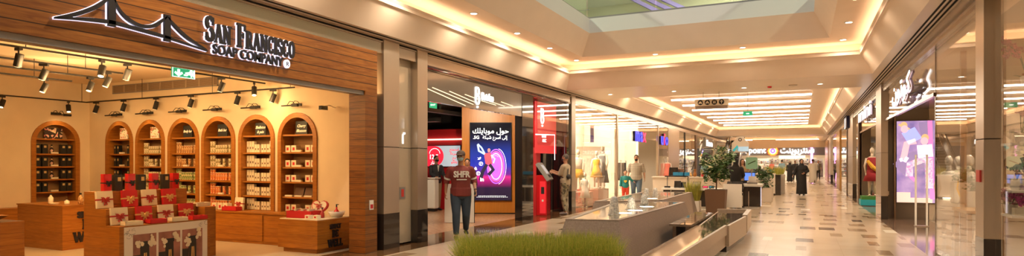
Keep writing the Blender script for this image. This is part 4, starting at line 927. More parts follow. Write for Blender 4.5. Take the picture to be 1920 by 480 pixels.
# fascia with angled light battens and the lit sign
M['fascia_grey'] = mat('glossy_grey_fascia', (.20, .175, .15), .12, .3, coat=.6)
fa = struct('wall_phone_fascia', MB().box(XL - .10, XL - .03, YB0, 15.05, 2.71, 3.30), 'fascia_grey')
mb = MB(); mb.box(XL - .06, XL - .01, YB0, YB1, 3.30, 3.325); mb.box(XL - .06, XL - .01, YB0, YB1, 3.36, 3.39); struct('trim_7', mb, 'blackgloss')
M['battenlight'] = mat('dim_warm_light_line', (1, .9, .7), .5, em=(1.0, .78, .5), es=.95)
def onS(px, py): p = onX(px, py, XL - .02); return (p.y, p.z)
Tf = Matrix.Translation((XL - .03, 0, 0)) @ Matrix.Rotation(PI / 2, 4, 'Z')
for k, (a, b) in enumerate((((801, 166), (873, 198)), ((811, 164), (888, 196)), ((843, 171), (896, 194)), ((872, 177), (896, 186)), ((903, 189), (930, 197)), ((918, 190), (946, 199)), ((940, 191), (962, 199)))):
    q0, q1 = onS(*a), onS(*b); mb = MB().ribbon([q0, q1], .014, -.012, -.001, Tf)
    tag(mb.build('light_batten', 'battenlight'), 'thin warm light line slanting across the grey phone shop fascia, %s' % ['first from left', 'second from left', 'third from left', 'short one', 'right below the sign lettering', 'second right of the sign', 'last on the right'][k], 'light line', 'slanting light lines on the grey fascia')
sg = thing('shop_sign', 'white lit Batelco lettering with looped B emblem on the grey fascia', 'sign', (0, 0, 0))
def emblem(cy_, cz_, s, T, par, m='whitesign'):
    mb = MB(); mb.ribbon(_arc(cy_, cz_ - s * .33, s * .28, s * .33, 60, 480, 24), s * .075, -.03, -.001, T)
    mb.ribbon([(cy_ - s * .24, cz_ + s * .62), (cy_ - s * .24, cz_ - s * .05)], s * .075, -.03, -.001, T)
    mb.ribbon([(cy_ - s * .24, cz_ + s * .58)] + _arc(cy_, cz_ + s * .32, s * .24, s * .27, 80, -90, 12), s * .075, -.03, -.001, T)
    mb.ribbon(_arc(cy_, cz_ - s * .86, s * .06, s * .06, 0, 360, 8), s * .05, -.03, -.001, T)
    mb.build('emblem', m, par)
c0 = onS(895, 179); emblem(c0[0], c0[1], .30, Tf, sg)
c1_ = onS(913, 183); text('Batelco', .23, 'letters', 'whitesign', sg, Tf @ Matrix.Translation((c1_[0], -.03, c1_[1] - .07)), .03, .006, sx=.82)
# orange veneer portal with the tall advertising screen, turned towards the entrance
RW = Matrix.Rotation(YAW, 4, 'Z')
def wpt(px, dist): v = ray(px, 306) * dist; return (v.x, v.y)
pA = wpt(866, 18.0); pB = wpt(973, 18.0)
pw = thing('veneer_portal', 'orange wood veneer portal wall with the tall advertising screen inside the phone shop', 'wall panel', (pA[0], pA[1], 0), YAW)
Lw = math.hypot(pB[0] - pA[0], pB[1] - pA[1]); MB().box(0, Lw, 0, .35, .03, 3.34).build('veneer_wall', 'wood_panel', pw); MB().box(0.01, Lw - .01, .02, .33, 0, .03).build('plinth', 'black', pw)
# screen
def screen_mat():
    m, nt, b = mk('advert_screen_picture'); tc, x, y, z = XYZ(nt)
    rp = nt.nodes.new('ShaderNodeValToRGB'); e = rp.color_ramp.elements
    for p_, c_ in ((.0, (.02, .01, .03)), (.16, (.03, .012, .04)), (.24, (.42, .01, .16)), (.30, (.8, .03, .25)), (.335, (.2, .02, .3)), (.45, (.03, .04, .45)), (.62, (.012, .04, .32)), (.78, (.008, .01, .05)), (.9, (.006, .006, .012))):
        q = e.new(p_) if p_ > 0 else e[0]; q.color = (*c_, 1)
    e[-1].color = (.006, .006, .012, 1)
    nt.links.new(MA(nt, 'DIVIDE', z, 2.28), rp.inputs[0]); b.inputs['Base Color'].default_value = (.01, .01, .01, 1)
    nt.links.new(rp.outputs[0], b.inputs['Emission Color']); b.inputs['Emission Strength'].default_value = 1.1; b.inputs['Roughness'].default_value = .1; return m
M['screenpic'] = screen_mat()
for n_, c_, e_ in (('neon_pink', (1, .10, .35), 1.3), ('neon_white', (1, .75, .9), 1.3), ('neon_violet', (.45, .12, .9), 1.0), ('neon_blue', (.12, .3, 1), 1.0), ('scr_white', (1, 1, 1), 1.1), ('scr_red', (.85, .02, .05), .9), ('scr_dark', (.02, .015, .05), .5), ('scr_skin', (.7, .25, .22), .8), ('scr_pale', (.42, .55, .72), .9), ('scr_coral', (.9, .08, .12), .9)):
    M[n_] = mat(n_, c_, .5, em=c_, es=e_)
sx0 = (wpt(882, 18.0)[0] - pA[0]) / math.cos(YAW); sw = (76 / 1139) * 18.0; sx0 = (882 - 866) / 1139 * 18; z0 = HC + 18 * (306 - 375) / 1139; sh = 144 / 1139 * 18
sc_ = thing('advertising_screen', 'tall lit advertising screen with Arabic lettering and a pink neon 5G ring', 'screen', (pA[0] + math.cos(YAW) * sx0 + math.sin(YAW) * .02, pA[1] + math.sin(YAW) * sx0 - math.cos(YAW) * .02, z0), YAW)
MB().box(-.02, sw + .02, -.03, .018, -.02, sh + .02).build('frame', 'black', sc_); MB().box(0, sw, -.034, -.031, 0, sh).build('display', 'screenpic', sc_)
def S(px, py): return ((px - 882) / 76 * sw, (375 - py) / 144 * sh)
def T_at(x, z, y=-.037): return Matrix.Translation((x, y, z))
text(arabic('حول موبايلك'), .21, 'headline', 'scr_white', sc_, T_at(*S(920, 250)), .004, .004, sx=1.0)
text(arabic('إلى أسرع شبكة') , .135, 'subline', 'scr_white', sc_, T_at(*S(928, 260.5)), .004, .002, sx=.93); text('.5G', .13, 'subline_number', 'scr_white', sc_, T_at(*S(893, 260.5)), .004, .003)
def ringp(cx, cz, rx, rz, w, m, y, a0=0, a1=360): MB().ribbon([(cx + rx * math.cos(math.radians(a0 + (a1 - a0) * i / 32)), cz + rz * math.sin(math.radians(a0 + (a1 - a0) * i / 32))) for i in range(33)], w, y, y + .001, None).build('neon_ring', m, sc_)
cx_, cz_ = S(930, 312); MB().prism([(cx_ + .19 * math.cos(i * PI / 16), cz_ + .42 * math.sin(i * PI / 16)) for i in range(32)], -.0352, -.0345, None, 'y').build('ring_centre', 'neon_violet', sc_)
ringp(cx_, cz_, .25, .50, .035, 'neon_violet', -.0365); ringp(cx_, cz_, .215, .44, .03, 'neon_pink', -.037); ringp(cx_, cz_, .18, .38, .022, 'neon_white', -.0375); ringp(cx_, cz_, .12, .27, .016, 'neon_pink', -.0375); ringp(cx_ + .03, cz_, .27, .53, .014, 'neon_white', -.038, -80, 80)
for i in range(5): ringp(cx_ - .02 + i * .012, cz_ - .02, .15 + .01 * i, .33 + .012 * i, .008, 'neon_white' if i % 2 else 'neon_pink', -.0385, 20 + i * 40, 90 + i * 50)
fg = MB(); 
for pts, w in (([(909, 289), (898, 283), (896, 271)], .06), ([(909, 288), (903, 277), (896, 270)], .05), ([(921, 291), (928, 298), (925, 306)], .05)): fg.ribbon([S(*p) for p in pts], w, -.042, -.0405)
fg.build('dancer_sleeves', 'scr_pale', sc_)
fg = MB(); fg.ribbon([S(914, 287), S(917, 308)], .20, -.0415, -.04); fg.build('dancer_shirt', 'scr_coral', sc_)
fg = MB(); fg.ribbon([S(913, 308), S(905, 322), S(901, 338)], .10, -.042, -.0405); fg.ribbon([S(918, 308), S(925, 318), S(916, 328)], .10, -.042, -.0405); fg.build('dancer_trousers', 'scr_dark', sc_)
hx, hz = S(917, 282); MB().prism([(hx + .045 * math.cos(i * PI / 8), hz + .06 * math.sin(i * PI / 8)) for i in range(16)], -.043, -.041, None, 'y').build('dancer_head', 'scr_skin', sc_)
for px, py, k in ((899, 297, 'bird'), (902, 307, 'c'), (892, 316, 'ghost'), (897, 325, 'c'), (904, 337, 'in')):
    x, z = S(px, py)
    if k == 'c': 
        mb = MB().ribbon(_arc(x, z, .055, .055, 0, 360, 18), .014, -.0415, -.0405); mb.ribbon(_arc(x, z, .025, .025, 0, 300, 8), .014, -.0415, -.0405); mb.build('round_icon', 'scr_white', sc_)
    elif k == 'in': text('in', .16, 'linked_icon', 'scr_white', sc_, T_at(x, z - .04, -.041), .003, .006)
    elif k == 'bird': MB().prism([(x - .06, z + .03), (x - .02, z - .01), (x - .06, z - .045), (x + .03, z - .03), (x + .055, z + .03), (x + .02, z + .045), (x, z + .01)], -.0415, -.0405, None, 'y').build('bird_icon', 'scr_white', sc_)
    else: MB().prism([(x - .045, z - .04), (x + .045, z - .04), (x + .03, z + .02), (x, z + .055), (x - .03, z + .02)], -.0415, -.0405, None, 'y').build('ghost_icon', 'scr_white', sc_)
mb = MB(); x0_, z0_ = S(897, 368); x1_, z1_ = S(950, 369)
for i in range(15): mb.box(x0_ + i * .055, x0_ + i * .055 + .04, -.038, -.0365, z0_ + .005, z0_ + .02)
for i in range(17): mb.box(x0_ - .05 + i * .055, x0_ - .05 + i * .055 + .035, -.038, -.0365, z0_ - .03, z0_ - .017)
mb.build('small_print', 'scr_white', sc_)
# black glossy pier, kiosk bay with the red wall and hanging red banner
struct('wall_phone_pier', MB().box(-6.78, XL - .02, 14.35, 15.06, 0, 3.30), 'blackgloss')
struct('wall_phone_pier_side', MB().box(-7.2, -7.1, 15.3, 16.2, 0, 3.34), 'blackgloss')
struct('wall_kiosk_back', MB().box(-7.35, -7.25, 16.21, 17.0, 0, 3.34), 'redcard'); struct('wall_kiosk_back_dark', MB().box(-7.35, -7.25, 17.0, 17.62, 0, 3.34), 'blackgloss')
struct('wall_kiosk_dark', MB().box(XL - .5, XL - .02, 17.64, 17.86, 0, 3.36), 'blackgloss')
column(XL - .16, XL + .03, 17.95, 18.32, 'narrow steel column with dark base between the phone shop and the clothes shop window')
w1 = struct('window_1', MB().box(XL - .03, XL - .018, 15.36, 17.63, 2.0, 3.30), 'glass')
def onK(px, py, x=-6.80): p = onX(px, py, x); return (p.y, p.z)
bn = thing('red_banner', 'red hanging banner with white looped emblem and lettering above the red kiosk', 'banner', (0, 0, 0)); Tk = Matrix.Translation((-6.80, 0, 0)) @ Matrix.Rotation(PI / 2, 4, 'Z')
ya, zt = onK(1004, 186); yb, zb = onK(1043, 288); MB().box(ya, yb, .002, .02, onK(1004, 287)[1], 3.26, Tk).build('cloth', 'red_selfglow', bn)
ce = onK(1016, 217); emblem(ce[0], ce[1], .34, Tk, bn)
mb = MB(); P = [onK(1004, 252), onK(1040, 253), onK(1040, 300)]; mb.ribbon(P, .03, -.006, .001, Tk); mb.build('white_line', 'whitesign', bn)
ct = onK(1020, 258); text('SMART', .11, 'lettering', 'whitesign', bn, Tk @ Matrix.Translation((ct[0], -.003, ct[1])), .004, .002); text('ALEC', .13, 'lettering', 'whitesign', bn, Tk @ Matrix.Translation((ct[0] + .02, -.003, ct[1] - .13)), .004, .002)
ki = thing('payment_kiosk', 'red self service payment kiosk with a slanted touch screen in the phone shop front', 'kiosk', (-6.98, 16.45, 0), .25)
MB().box(-.02, .28, -.44, .36, 0, 1.16).build('cabinet', 'red', ki, bevel=.01); MB().box(-.12, -.02, -.46, .34, 0, 1.95).build('back_board', 'redcard', ki)
Tq = Matrix.Translation((.10, -.06, 1.22)) @ Matrix.Rotation(math.radians(-38), 4, 'Y').inverted()
MB().box(-.05, .05, -.42, .40, -.34, .26, Matrix.Translation((.14, -.06, 1.28)) @ Matrix.Rotation(math.radians(-35), 4, 'Y')).build('slanted_console', 'gray', ki, bevel=.008)
M['kscreen'] = mat('kiosk_display', (.5, .5, .5), .2, em=(.55, .55, .58), es=.45)
sb = MB().box(.051, .055, -.26, .26, -.14, .17, Matrix.Translation((.14, -.06, 1.28)) @ Matrix.Rotation(math.radians(-35), 4, 'Y')).build('touch_screen', 'kscreen', ki)
MB().box(.051, .06, -.20, .20, -.27, -.18, Matrix.Translation((.14, -.06, 1.28)) @ Matrix.Rotation(math.radians(-35), 4, 'Y')).build('card_slot', 'black', ki)
MB().box(.08, .25, -.452, -.442, .06, .98).build('lighter_door', 'red_selfglow', ki); MB().box(.12, .21, -.458, -.453, .62, .82).build('tray_hatch', 'black', ki); MB().box(.14, .19, -.456, -.453, .40, .46).build('white_badge', 'white', ki)
# interior: dark ceiling gear, exit sign, back screen, counter, a-boards
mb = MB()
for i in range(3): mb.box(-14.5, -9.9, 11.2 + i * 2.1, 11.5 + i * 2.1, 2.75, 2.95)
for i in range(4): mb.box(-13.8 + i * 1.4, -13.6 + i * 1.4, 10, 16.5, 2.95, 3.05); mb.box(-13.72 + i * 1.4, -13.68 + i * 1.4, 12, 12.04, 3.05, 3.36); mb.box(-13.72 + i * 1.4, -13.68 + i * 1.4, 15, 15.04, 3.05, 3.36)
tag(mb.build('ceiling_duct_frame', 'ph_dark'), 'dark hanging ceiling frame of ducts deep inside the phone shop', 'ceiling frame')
rnd = random.Random(5); k = 0
for x, y in ((-9.5, 12.4), (-9.5, 13.6), (-10.9, 12.9), (-10.9, 14.2), (-12.3, 13.4), (-12.3, 14.8)): dup(th0, (x, y, 2.95), rnd.random() * 6, 'black ceiling spotlight hanging inside the phone shop near the green exit sign', 'spotlights inside the phone shop')
gp = onX(812, 197, -9.6); e2 = thing('exit_sign', 'small green exit sign at the ceiling of the phone shop', 'sign', (gp.x, gp.y, gp.z), YAW)
MB().box(-.11, .11, -.02, .02, -.10, .10).build('panel', 'green_exit', e2); text('EXIT', .07, 'lettering', 'whitesign', e2, Matrix.Translation((0, -.022, -.02)), .003); MB().box(-.005, .005, -.005, .005, .10, 3.36 - gp.z).build('rod', 'black', e2)
p0 = onY(796, 274, 16.8); p1 = onY(863, 312, 16.8)
tv = thing('wall_screen', 'wide screen with a red circle reading 12.5 at the back of the phone shop', 'screen', (p0.x, 16.8, p1.z)); wv, hv = p1.x - p0.x, p0.z - p1.z
M['scr_grey'] = mat('pale_screen', (.5, .55, .6), .4, em=(.42, .5, .56), es=.75)
MB().box(-.02, wv + .02, .0, .05, -.02, hv + .02).build('frame', 'black', tv); MB().box(0, wv, -.004, 0, 0, hv).build('display', 'scr_grey', tv)
MB().prism([(wv * .42 * 0 + .38 + (.36 * math.cos(a / 16 * PI - PI / 2)), hv / 2 + hv * .5 * math.sin(a / 16 * PI - PI / 2)) for a in range(17)] + [(0, hv), (0, 0)], -.008, -.0045, None, 'y').build('red_circle', 'scr_red', tv)
MB().ribbon(_arc(.40, hv * .62, .20, .17, 0, 180, 14), .02, -.0095, -.0085).build('white_arc', 'scr_white', tv)
text('12.5', .21, 'number', 'scr_white', tv, Matrix.Translation((.36, -.009, hv * .36)), .002, .005); text(arabic('دينار'), .15, 'currency_word', 'scr_white', tv, Matrix.Translation((.38, -.009, hv * .12)), .002, .002)
for i, w_ in enumerate(('استمتع', 'بسرعة', 'مع', 'بتلكو')): text(arabic(w_), .12, 'red_line', 'scr_red', tv, Matrix.Translation((wv - .22, -.007, hv * (.76 - .2 * i))), .002, .002)
wl = struct('wall_phone_screen_wall', MB().box(-15, -9.4, 16.86, 16.95, 0, 2.6), 'redcard')
mb = MB(); mb.box(-14.9, -9.8, 16.80, 16.858, 2.25, 2.29); tag(mb.build('shelf_light_line', 'diffuser'), 'long thin light line above the wide screen in the phone shop', 'light line')
lamp('SPOT', 'phone_shop_beam', (-9.0, 12.2, 3.25), 170, (1, .80, .6), (-9.3, 13.5, 0), .08, 140, .8); lamp('SPOT', 'phone_shop_beam', (-12.3, 13.5, 3.2), 150, (1, .85, .7), (-12.3, 14, 0), .08, 150, .8)
lamp('SPOT', 'phone_shop_beam', (-7.3, 13.2, 3.25), 330, (1, .80, .55), (-8.3, 16.2, 1.2), .08, 120, .9); lamp('SPOT', 'kiosk_beam', (-6.85, 16.0, 3.28), 120, (1, .82, .65), (-6.7, 16.7, 0), .06, 130, .8)  # first spot added to brighten the veneer portal
pc = onZ(809, 396, 0)
cn = thing('reception_counter', 'white reception counter with dark plinth inside the phone shop', 'counter', (pc.x, pc.y, 0), 0); MB().box(-1.6, .18, -.1, .15, .09, 1.02).build('counter_body', 'white', cn, bevel=.02); MB().box(-1.55, .14, -.06, .12, 0, .09).build('plinth', 'black', cn)
MB().box(-1.64, .22, -.14, .18, 1.02, 1.05).build('counter_top', 'white', cn)
mb_ = thing('counter_monitor', 'black monitor seen from behind on the white reception counter', 'monitor', (pc.x - .3, pc.y + .0, 1.052), 0); MB().box(-.28, .10, 0, .03, .10, .42).build('screen_back', 'black', mb_); MB().cyl((-.09, .02), .02, 0, .12).cyl((-.09, .02), .09, 0, .012).build('stand', 'black', mb_)
ab = thing('notice_board', 'blank white upright board behind the walking man at the phone shop entrance', 'board', (onZ(862, 418, 0).x, onZ(862, 418, 0).y, 0), YAW)
MB().box(-.38, .36, -.02, .02, .01, .98, Matrix.Rotation(-.06, 4, 'X')).build('board', 'white', ab); MB().box(.362, .375, -.022, .022, 0, .98, Matrix.Rotation(-.06, 4, 'X')).build('dark_edge', 'black', ab); MB().box(-.3, .3, .05, .22, 0, .03).build('foot', 'gray', ab)
# ================================================================== LEFT SHOPS BEYOND: clothes shop with glass front and entrance
M['mwall'] = mat('bright_cream_shop_wall', (.84, .76, .64), .6); M['frame_beige'] = mat('champagne_frame', (.55, .44, .32), .3, .6)
struct('ceiling_clothes_shop', MB().box(-15, XL - .36, 18.32, 66, 3.36, 3.46), 'mwall')
struct('wall_clothes_back', MB().box(-14.2, -14, 18.32, 66, 0, 3.36), 'mwall')
def pane(n, y0, y1, z0=.03, z1=ZB, x=XL - .03, m='glass', d=1):
    return struct('window_%d' % n, MB().box(x - .006, x + .006, y0, y1, z0, z1), m)
pane(2, 18.36, 23.2); pane(3, 23.38, 26.3, .03); pane(4, 26.35, 30.7, 2.62); pane(5, 30.9, 33.3); pane(6, 36.6, 42.5); pane(7, 44.5, 52)
wn_ = 0
def mullion(y0, y1, m, lab, x0=XL - .1, x1=XL, z1=ZB, nm='window_post'):
    tag(MB().box((x0 - x1) / 2, (x1 - x0) / 2, (y0 - y1) / 2, (y1 - y0) / 2, 0, z1).build(nm, m, None, loc=((x0 + x1) / 2, (y0 + y1) / 2, 0), bevel=.004), lab, 'post', 'posts of the left shop fronts')
mullion(23.2, 23.38, 'steel', 'slim steel post between the mannequin window and the clothes shop entrance')
mullion(30.7, 30.9, 'frame_beige', 'champagne post right of the clothes shop entrance'); mullion(33.3, 36.5, 'frame_beige', 'broad champagne pier beyond the blue and pink sign', XL - .3, XL)
mullion(42.5, 43.1, 'wood_dark', 'dark brown pier in the distant left shop fronts', XL - .3, XL + .02); mullion(38.4, 38.6, 'black', 'thin dark post in the distant left window'); mullion(52, 53.6, 'frame_beige', 'champagne pier beside the escalator', XL - .3, XL + .02)
struct('wall_clothes_divider', MB().box(-14, -7.0, 34.5, 34.7, 0, 3.36), 'mwall'); struct('wall_clothes_partition', MB().box(-9.6, -6.95, 28.2, 28.3, 0, 3.36), 'mwall')
struct('wall_clothes_inner', MB().box(-9.7, -9.6, 23.0, 28.3, 0, 3.36), 'mwall'); lamp('SPOT', 'clothes_shop_beam', (-8.0, 25.5, 3.3), 800, (1, .84, .64), (-8.3, 28, 1.2), .1, 150, .8)  # inner wall and spot added for a brighter view through the shop glass
struct('wall_clothes_side', MB().box(-14, -7.0, 18.5, 18.6, 0, 3.36), 'mwall')
for x, y in ((-9, 20.5), (-9, 24), (-8.2, 30.5), (-12, 20.5), (-7.4, 19.0), (-7.5, 20.6), (-8.3, 23.6), (-9, 38), (-9, 44), (-9, 50)): lamp('SPOT', 'clothes_shop_beam', (x, y, 3.3), 520, (1, .84, .64), (x, y, 0), .1, 150, .8)  # those close behind the glass added to brighten the mannequin window
for i, y in enumerate((20, 22.5, 25, 27.5)):
    tag(MB().box(-12.8, -7.4, y, y + .12, 3.335, 3.358).build('linear_ceiling_light', 'diffuser'), 'thin ceiling light line inside the clothes shop, %s from the front corner' % ['first', 'second', 'third', 'fourth'][i], 'ceiling light', 'light lines inside the clothes shop')
M['plinth_red'] = mat('red_brown_plinth', (.36, .13, .08), .4); M['greyboard'] = mat('warm_grey_board', (.62, .53, .43), .6)
# mannequins
M['manq'] = mat('cream_mannequin', (.72, .62, .5), .35)
def mannequin(x, y, z, rz, dress, label, s=1.0, skirt=.42, top=None, m2=None):
    t = thing('mannequin', label, 'mannequin', (x, y, z), rz, 'mannequins in shop windows')
    b = MB(); b.ball((0, 0, 1.68), (.075, .095, .12), 14, 10); b.tube([(0, 0, 1.62), (0, 0, 1.5), (0, .01, 1.44)], [.045, .045, .07], 12)
    b.tube([(0, 0, 1.46), (0, 0, 1.40), (0, 0, 1.2), (0, 0, 1.05), (0, 0, .92), (0, 0, .84)], [(.09, .06), (.18, .09), (.14, .1), (.12, .09), (.16, .11), (.14, .1)], 16, sq=(1, 0, 0))
    for q in (-1, 1):
        b.tube([(q * .18, 0, 1.40), (q * .24, .02, 1.12), (q * .22, -.06, .84)], [.045, .036, .025], 10); b.ball((q * .22, -.07, .80), (.02, .035, .05), 8, 6)
        b.tube([(q * .08, 0, .88), (q * .09, -.01, .48), (q * .09, .02, .08)], [.08, .055, .035], 10); b.ball((q * .09, -.04, .035), (.035, .10, .035), 8, 6)
    b.build('body', 'manq', t, smooth=True)
    if dress:
        d = MB(); d.tube([(0, 0, 1.42), (0, 0, 1.36), (0, 0, 1.2), (0, 0, 1.06), (0, 0, .9), (0, 0, skirt)], [(.15, .08), (.185, .105), (.155, .115), (.135, .105), (.19, .14), (.30, .24)], 20, sq=(1, 0, 0)); d.build('dress' if top is None else 'skirt', dress, t, smooth=True)
    if top: d = MB(); d.tube([(0, 0, 1.43), (0, 0, 1.37), (0, 0, 1.2), (0, 0, .95)], [(.15, .085), (.19, .11), (.165, .125), (.17, .125)], 18, sq=(1, 0, 0)); d.build('top', top, t, smooth=True)
    MB().cyl((0, 0), .17, -.0, .012, 20).build('base_plate', 'steel', t); t.scale = (s, s, s); return t
M['yellow'] = mat('yellow_cloth', (.75, .42, .04), .7); M['greycloth'] = mat('grey_cloth', (.25, .24, .24), .7); M['pinkcloth'] = mat('coral_pink_cloth', (.80, .22, .16), .7); M['palecloth'] = mat('pale_cloth', (.66, .60, .52), .7)
def plinth(x, y, w, d, h, m, label): 
    t = thing('display_plinth', label, 'plinth', (x, y, 0), 0, 'display plinths'); MB().box(-w / 2, w / 2, -d / 2, d / 2, .02, h).build('block', m, t, bevel=.006); MB().box(-w / 2 + .02, w / 2 - .02, -d / 2 + .02, d / 2 - .02, 0, .02).build('foot', 'gray', t)
def W2(px, y): return onY(px, 300, y).x
plinth(-7.12, 21.7, .98, 1.3, .55, 'plinth_red', 'red brown display plinth under the yellow and grey mannequins')
plinth(-7.05, 20.1, .8, .8, .5, 'plinth_red', 'small red brown plinth at the left of the mannequin window')
mannequin(W2(1120, 21.6), 21.5, .555, .2, 'yellow', 'mannequin in a yellow dress in the middle of the clothes shop window', .78, .55)
mannequin(W2(1131, 22), 21.9, .555, -.2, 'greycloth', 'mannequin in a long grey dress right of the yellow one', .88, .25)
mannequin(W2(1085, 20.2), 20.15, .505, .3, 'yellow', 'mannequin with a yellow skirt at the left edge of the clothes shop window', .82, .6, 'palecloth')
mannequin(W2(1097, 19.6), 19.6, 0.0, 0, 'palecloth', 'child mannequin in pale clothes low in the clothes shop window', .66, .5)
mannequin(W2(1241, 31.2), 32.6, .3, .3, 'pinkcloth', 'mannequin in a coral pink dress behind the glass under the second blue sign', .85, .35)
bd = thing('window_backboard', 'warm grey upright board behind the mannequins in the window', 'board', (W2(1108, 22.6), 22.7, 0)); MB().box(-.62, .5, 0, .05, 0.0, 2.15).build('board', 'greyboard', bd); MB().box(-.5, .4, .05, .35, 0, .05).build('foot', 'gray', bd)
bd = thing('blue_window_banner', 'narrow dark blue banner hanging above the grey board in the window', 'banner', (W2(1110, 22.4), 22.4, 0)); M['navy'] = mat('navy_blue_banner', (.06, .05, .25), .6); MB().box(-.07, .07, 0, .02, 2.3, 2.95).build('cloth', 'navy', bd); MB().tube([(-.09, .01, 2.95), (.09, .01, 2.95)], .012, 8).box(-.002, .002, .008, .012, 2.95, 3.36).build('rod', 'gray', bd)
tk = thing('garment_rack', 'dark garment rack standing just inside the clothes shop entrance', 'garment rack', (W2(1163, 26), 26.0, 0)); MB().tube([(-.25, 0, 0.02), (-.25, 0, 1.6), (.25, 0, 1.6), (.25, 0, 0.02)], .015, 8).build('rail', 'black', tk)
for i in range(5): MB().box(-.2 + i * .09, -.15 + i * .09, -.2, .2, .75, 1.52).build('hanging_garment', ['greycloth', 'navy', 'blackcard', 'greycloth', 'blackcard'][i], tk, bevel=.01)
# lit signs
M['blueglow'] = mat('blue_lit_letter', (.05, .05, .8), .4, em=(.04, .06, 1), es=1.3); M['redglow'] = mat('pink_red_lit_letter', (.9, .02, .1), .4, em=(1, .02, .09), es=1.3); M['navyside'] = mat('navy_letter_side', (.01, .01, .06), .4)
def letters3(name, label, y0, y1, z, parts, h, x=XL + .05):
    t = thing(name, label, 'sign', (x, y0, z)); Tm = Matrix.Rotation(PI / 2, 4, 'Z'); xx = 0; tot = sum(w for _, _, w in parts); k = (y1 - y0) / tot
    for ch, m, w in parts:
        text(ch, h, 'letter_face', m, t, Tm @ Matrix.Translation((xx + w * k / 2, -.03, 0)), .02, .02, sx=k * w / (h * {'m': .88, 'a': .56, 'x': .54, 'u': .56, 'i': .26, 'o': .58}.get(ch, .6))); text(ch, h, 'letter_side', 'navyside', t, Tm @ Matrix.Translation((xx + w * k / 2, .035, 0)), .11, .018, sx=k * w / (h * {'m': .88, 'a': .56, 'x': .54, 'u': .56, 'i': .26, 'o': .58}.get(ch, .6))); xx += w * k
    return t
ya = onX(1187, 250, XL).y; yb = onX(1208, 250, XL).y; zz = onX(1190, 263, XL).z
letters3('shop_sign', 'blue and red lit max lettering above the clothes shop entrance', ya, yb, zz - .02, [('m', 'blueglow', .9), ('a', 'blueglow', .56), ('x', 'redglow', .56)], .88)
ya = onX(1236, 250, XL).y; yb = onX(1250, 250, XL).y; zz = onX(1240, 270, XL).z
letters3('shop_sign', 'second smaller blue and pink lit sign farther along the left shop fronts', ya, yb, zz - .02, [('u', 'blueglow', .6), ('i', 'redglow', .3), ('o', 'blueglow', .6)], .86)
ya = onX(1322, 268, XL).y; zz = onX(1325, 273, XL).z
t = thing('shop_sign', 'small white lit sign far along the left shop fronts near the escalator', 'sign', (XL + .05, ya, zz)); text('llmm', .55, 'letters', 'whitesign', t, Matrix.Rotation(PI / 2, 4, 'Z') @ Matrix.Translation((1.8, -.03, 0)), .05, .03, sx=3.0); MB().box(-.10, .02, -.2, 3.8, -.1, .6).build('backing', 'gray', t)
# distant shops on the left: shelving with goods, simple but solid
M['goods'] = spot_mat('mixed_shop_goods', (.45, .38, .3), [(.7, .6, .5), (.35, .12, .1), (.12, .16, .3), (.8, .75, .66)], 7, .35)
def goods_rack(x, y, w, h, label, m='goods', rz=0, n=4):
    t = thing('display_rack', label, 'display rack', (x, y, 0), rz, 'display racks in distant shops')
    MB().box(-w / 2, w / 2, .18, .21, 0, h).build('back_panel', 'white', t)
    for s in (-w / 2, w / 2 - .03): MB().box(s, s + .03, -.2, .2, 0, h).build('side_panel', 'white', t)
    for i in range(n): z = .15 + i * (h - .2) / n; MB().box(-w / 2 + .031, w / 2 - .031, -.2, .178, z, z + .03).build('shelf', 'white', t); rr = random.Random(int(x * 10 + y + i)); q = MB(); xx = -w / 2 + .08
    for i in range(n):
        z = .15 + i * (h - .2) / n + .031; q = MB(); xx = -w / 2 + .08; rr = random.Random(int(x * 10) + i)
        while xx < w / 2 - .2: ww = rr.uniform(.08, .2); q.box(xx, xx + ww, -.15, .12, z, z + rr.uniform(.15, (h - .2) / n * .8)); xx += ww + rr.uniform(.02, .12)
        g_ = q.build('goods', m, t); g_['kind'] = 'stuff'
for i, (x, y, l) in enumerate(((-9.5, 33.9, 'in the clothes shop behind the second blue sign'), (-12.5, 30.5, 'at the back of the clothes shop'), (-8.8, 41.0, 'in the distant left window before the dark pier'), (-11, 40, 'deeper in the distant left window'), (-9.5, 49, 'in the farthest left window'), (-8.2, 47.5, 'near the glass of the farthest left window'))): goods_rack(x, y, 1.6, 2.0, 'white display rack with mixed goods ' + l)
# escalator beside the far end
es = thing('escalator', 'dark escalator rising beyond the left shop fronts', 'escalator', (-5.45, 52.5, 0)); rise = .52
mb = MB()
for i in range(18): mb.box(-.5, .5, i * .4, i * .4 + .4, 0 if i == 0 else (i - 1) * .21, i * .21 + .03)
mb.build('steps', 'black', es)
mb = MB()
for i in range(18): mb.box(-.48, .48, i * .4 - .012, i * .4 - .002, i * .21 - .02 if i else .0, i * .21 + .02)
mb.build('step_edges', 'gray', es)
for s in (-.62, .62):
    MB().add([(s - .05, -.6, 0), (s + .05, -.6, 0), (s + .05, 7.2, 3.6), (s - .05, 7.2, 3.6), (s - .05, -.6, .45), (s + .05, -.6, .45), (s + .05, 7.2, 4.3), (s - .05, 7.2, 4.3)], [(0, 1, 2, 3), (4, 5, 6, 7), (0, 1, 5, 4), (1, 2, 6, 5), (2, 3, 7, 6), (3, 0, 4, 7)]).build('side_skirt', 'gray', es)
    MB().add([(s - .01, -.7, .4), (s + .01, -.7, .4), (s + .01, 7.2, 4.2), (s - .01, 7.2, 4.2), (s - .01, -.7, 1.0), (s + .01, -.7, 1.0), (s + .01, 7.2, 5.0), (s - .01, 7.2, 5.0)], [(0, 1, 2, 3), (4, 5, 6, 7), (0, 1, 5, 4), (1, 2, 6, 5), (2, 3, 7, 6), (3, 0, 4, 7)]).build('glass_side', 'glass', es)
    MB().tube([(s, -.75, .95), (s, 0, 1.08), (s, 7.2, 5.0)], .04, 8).build('handrail', 'black', es)
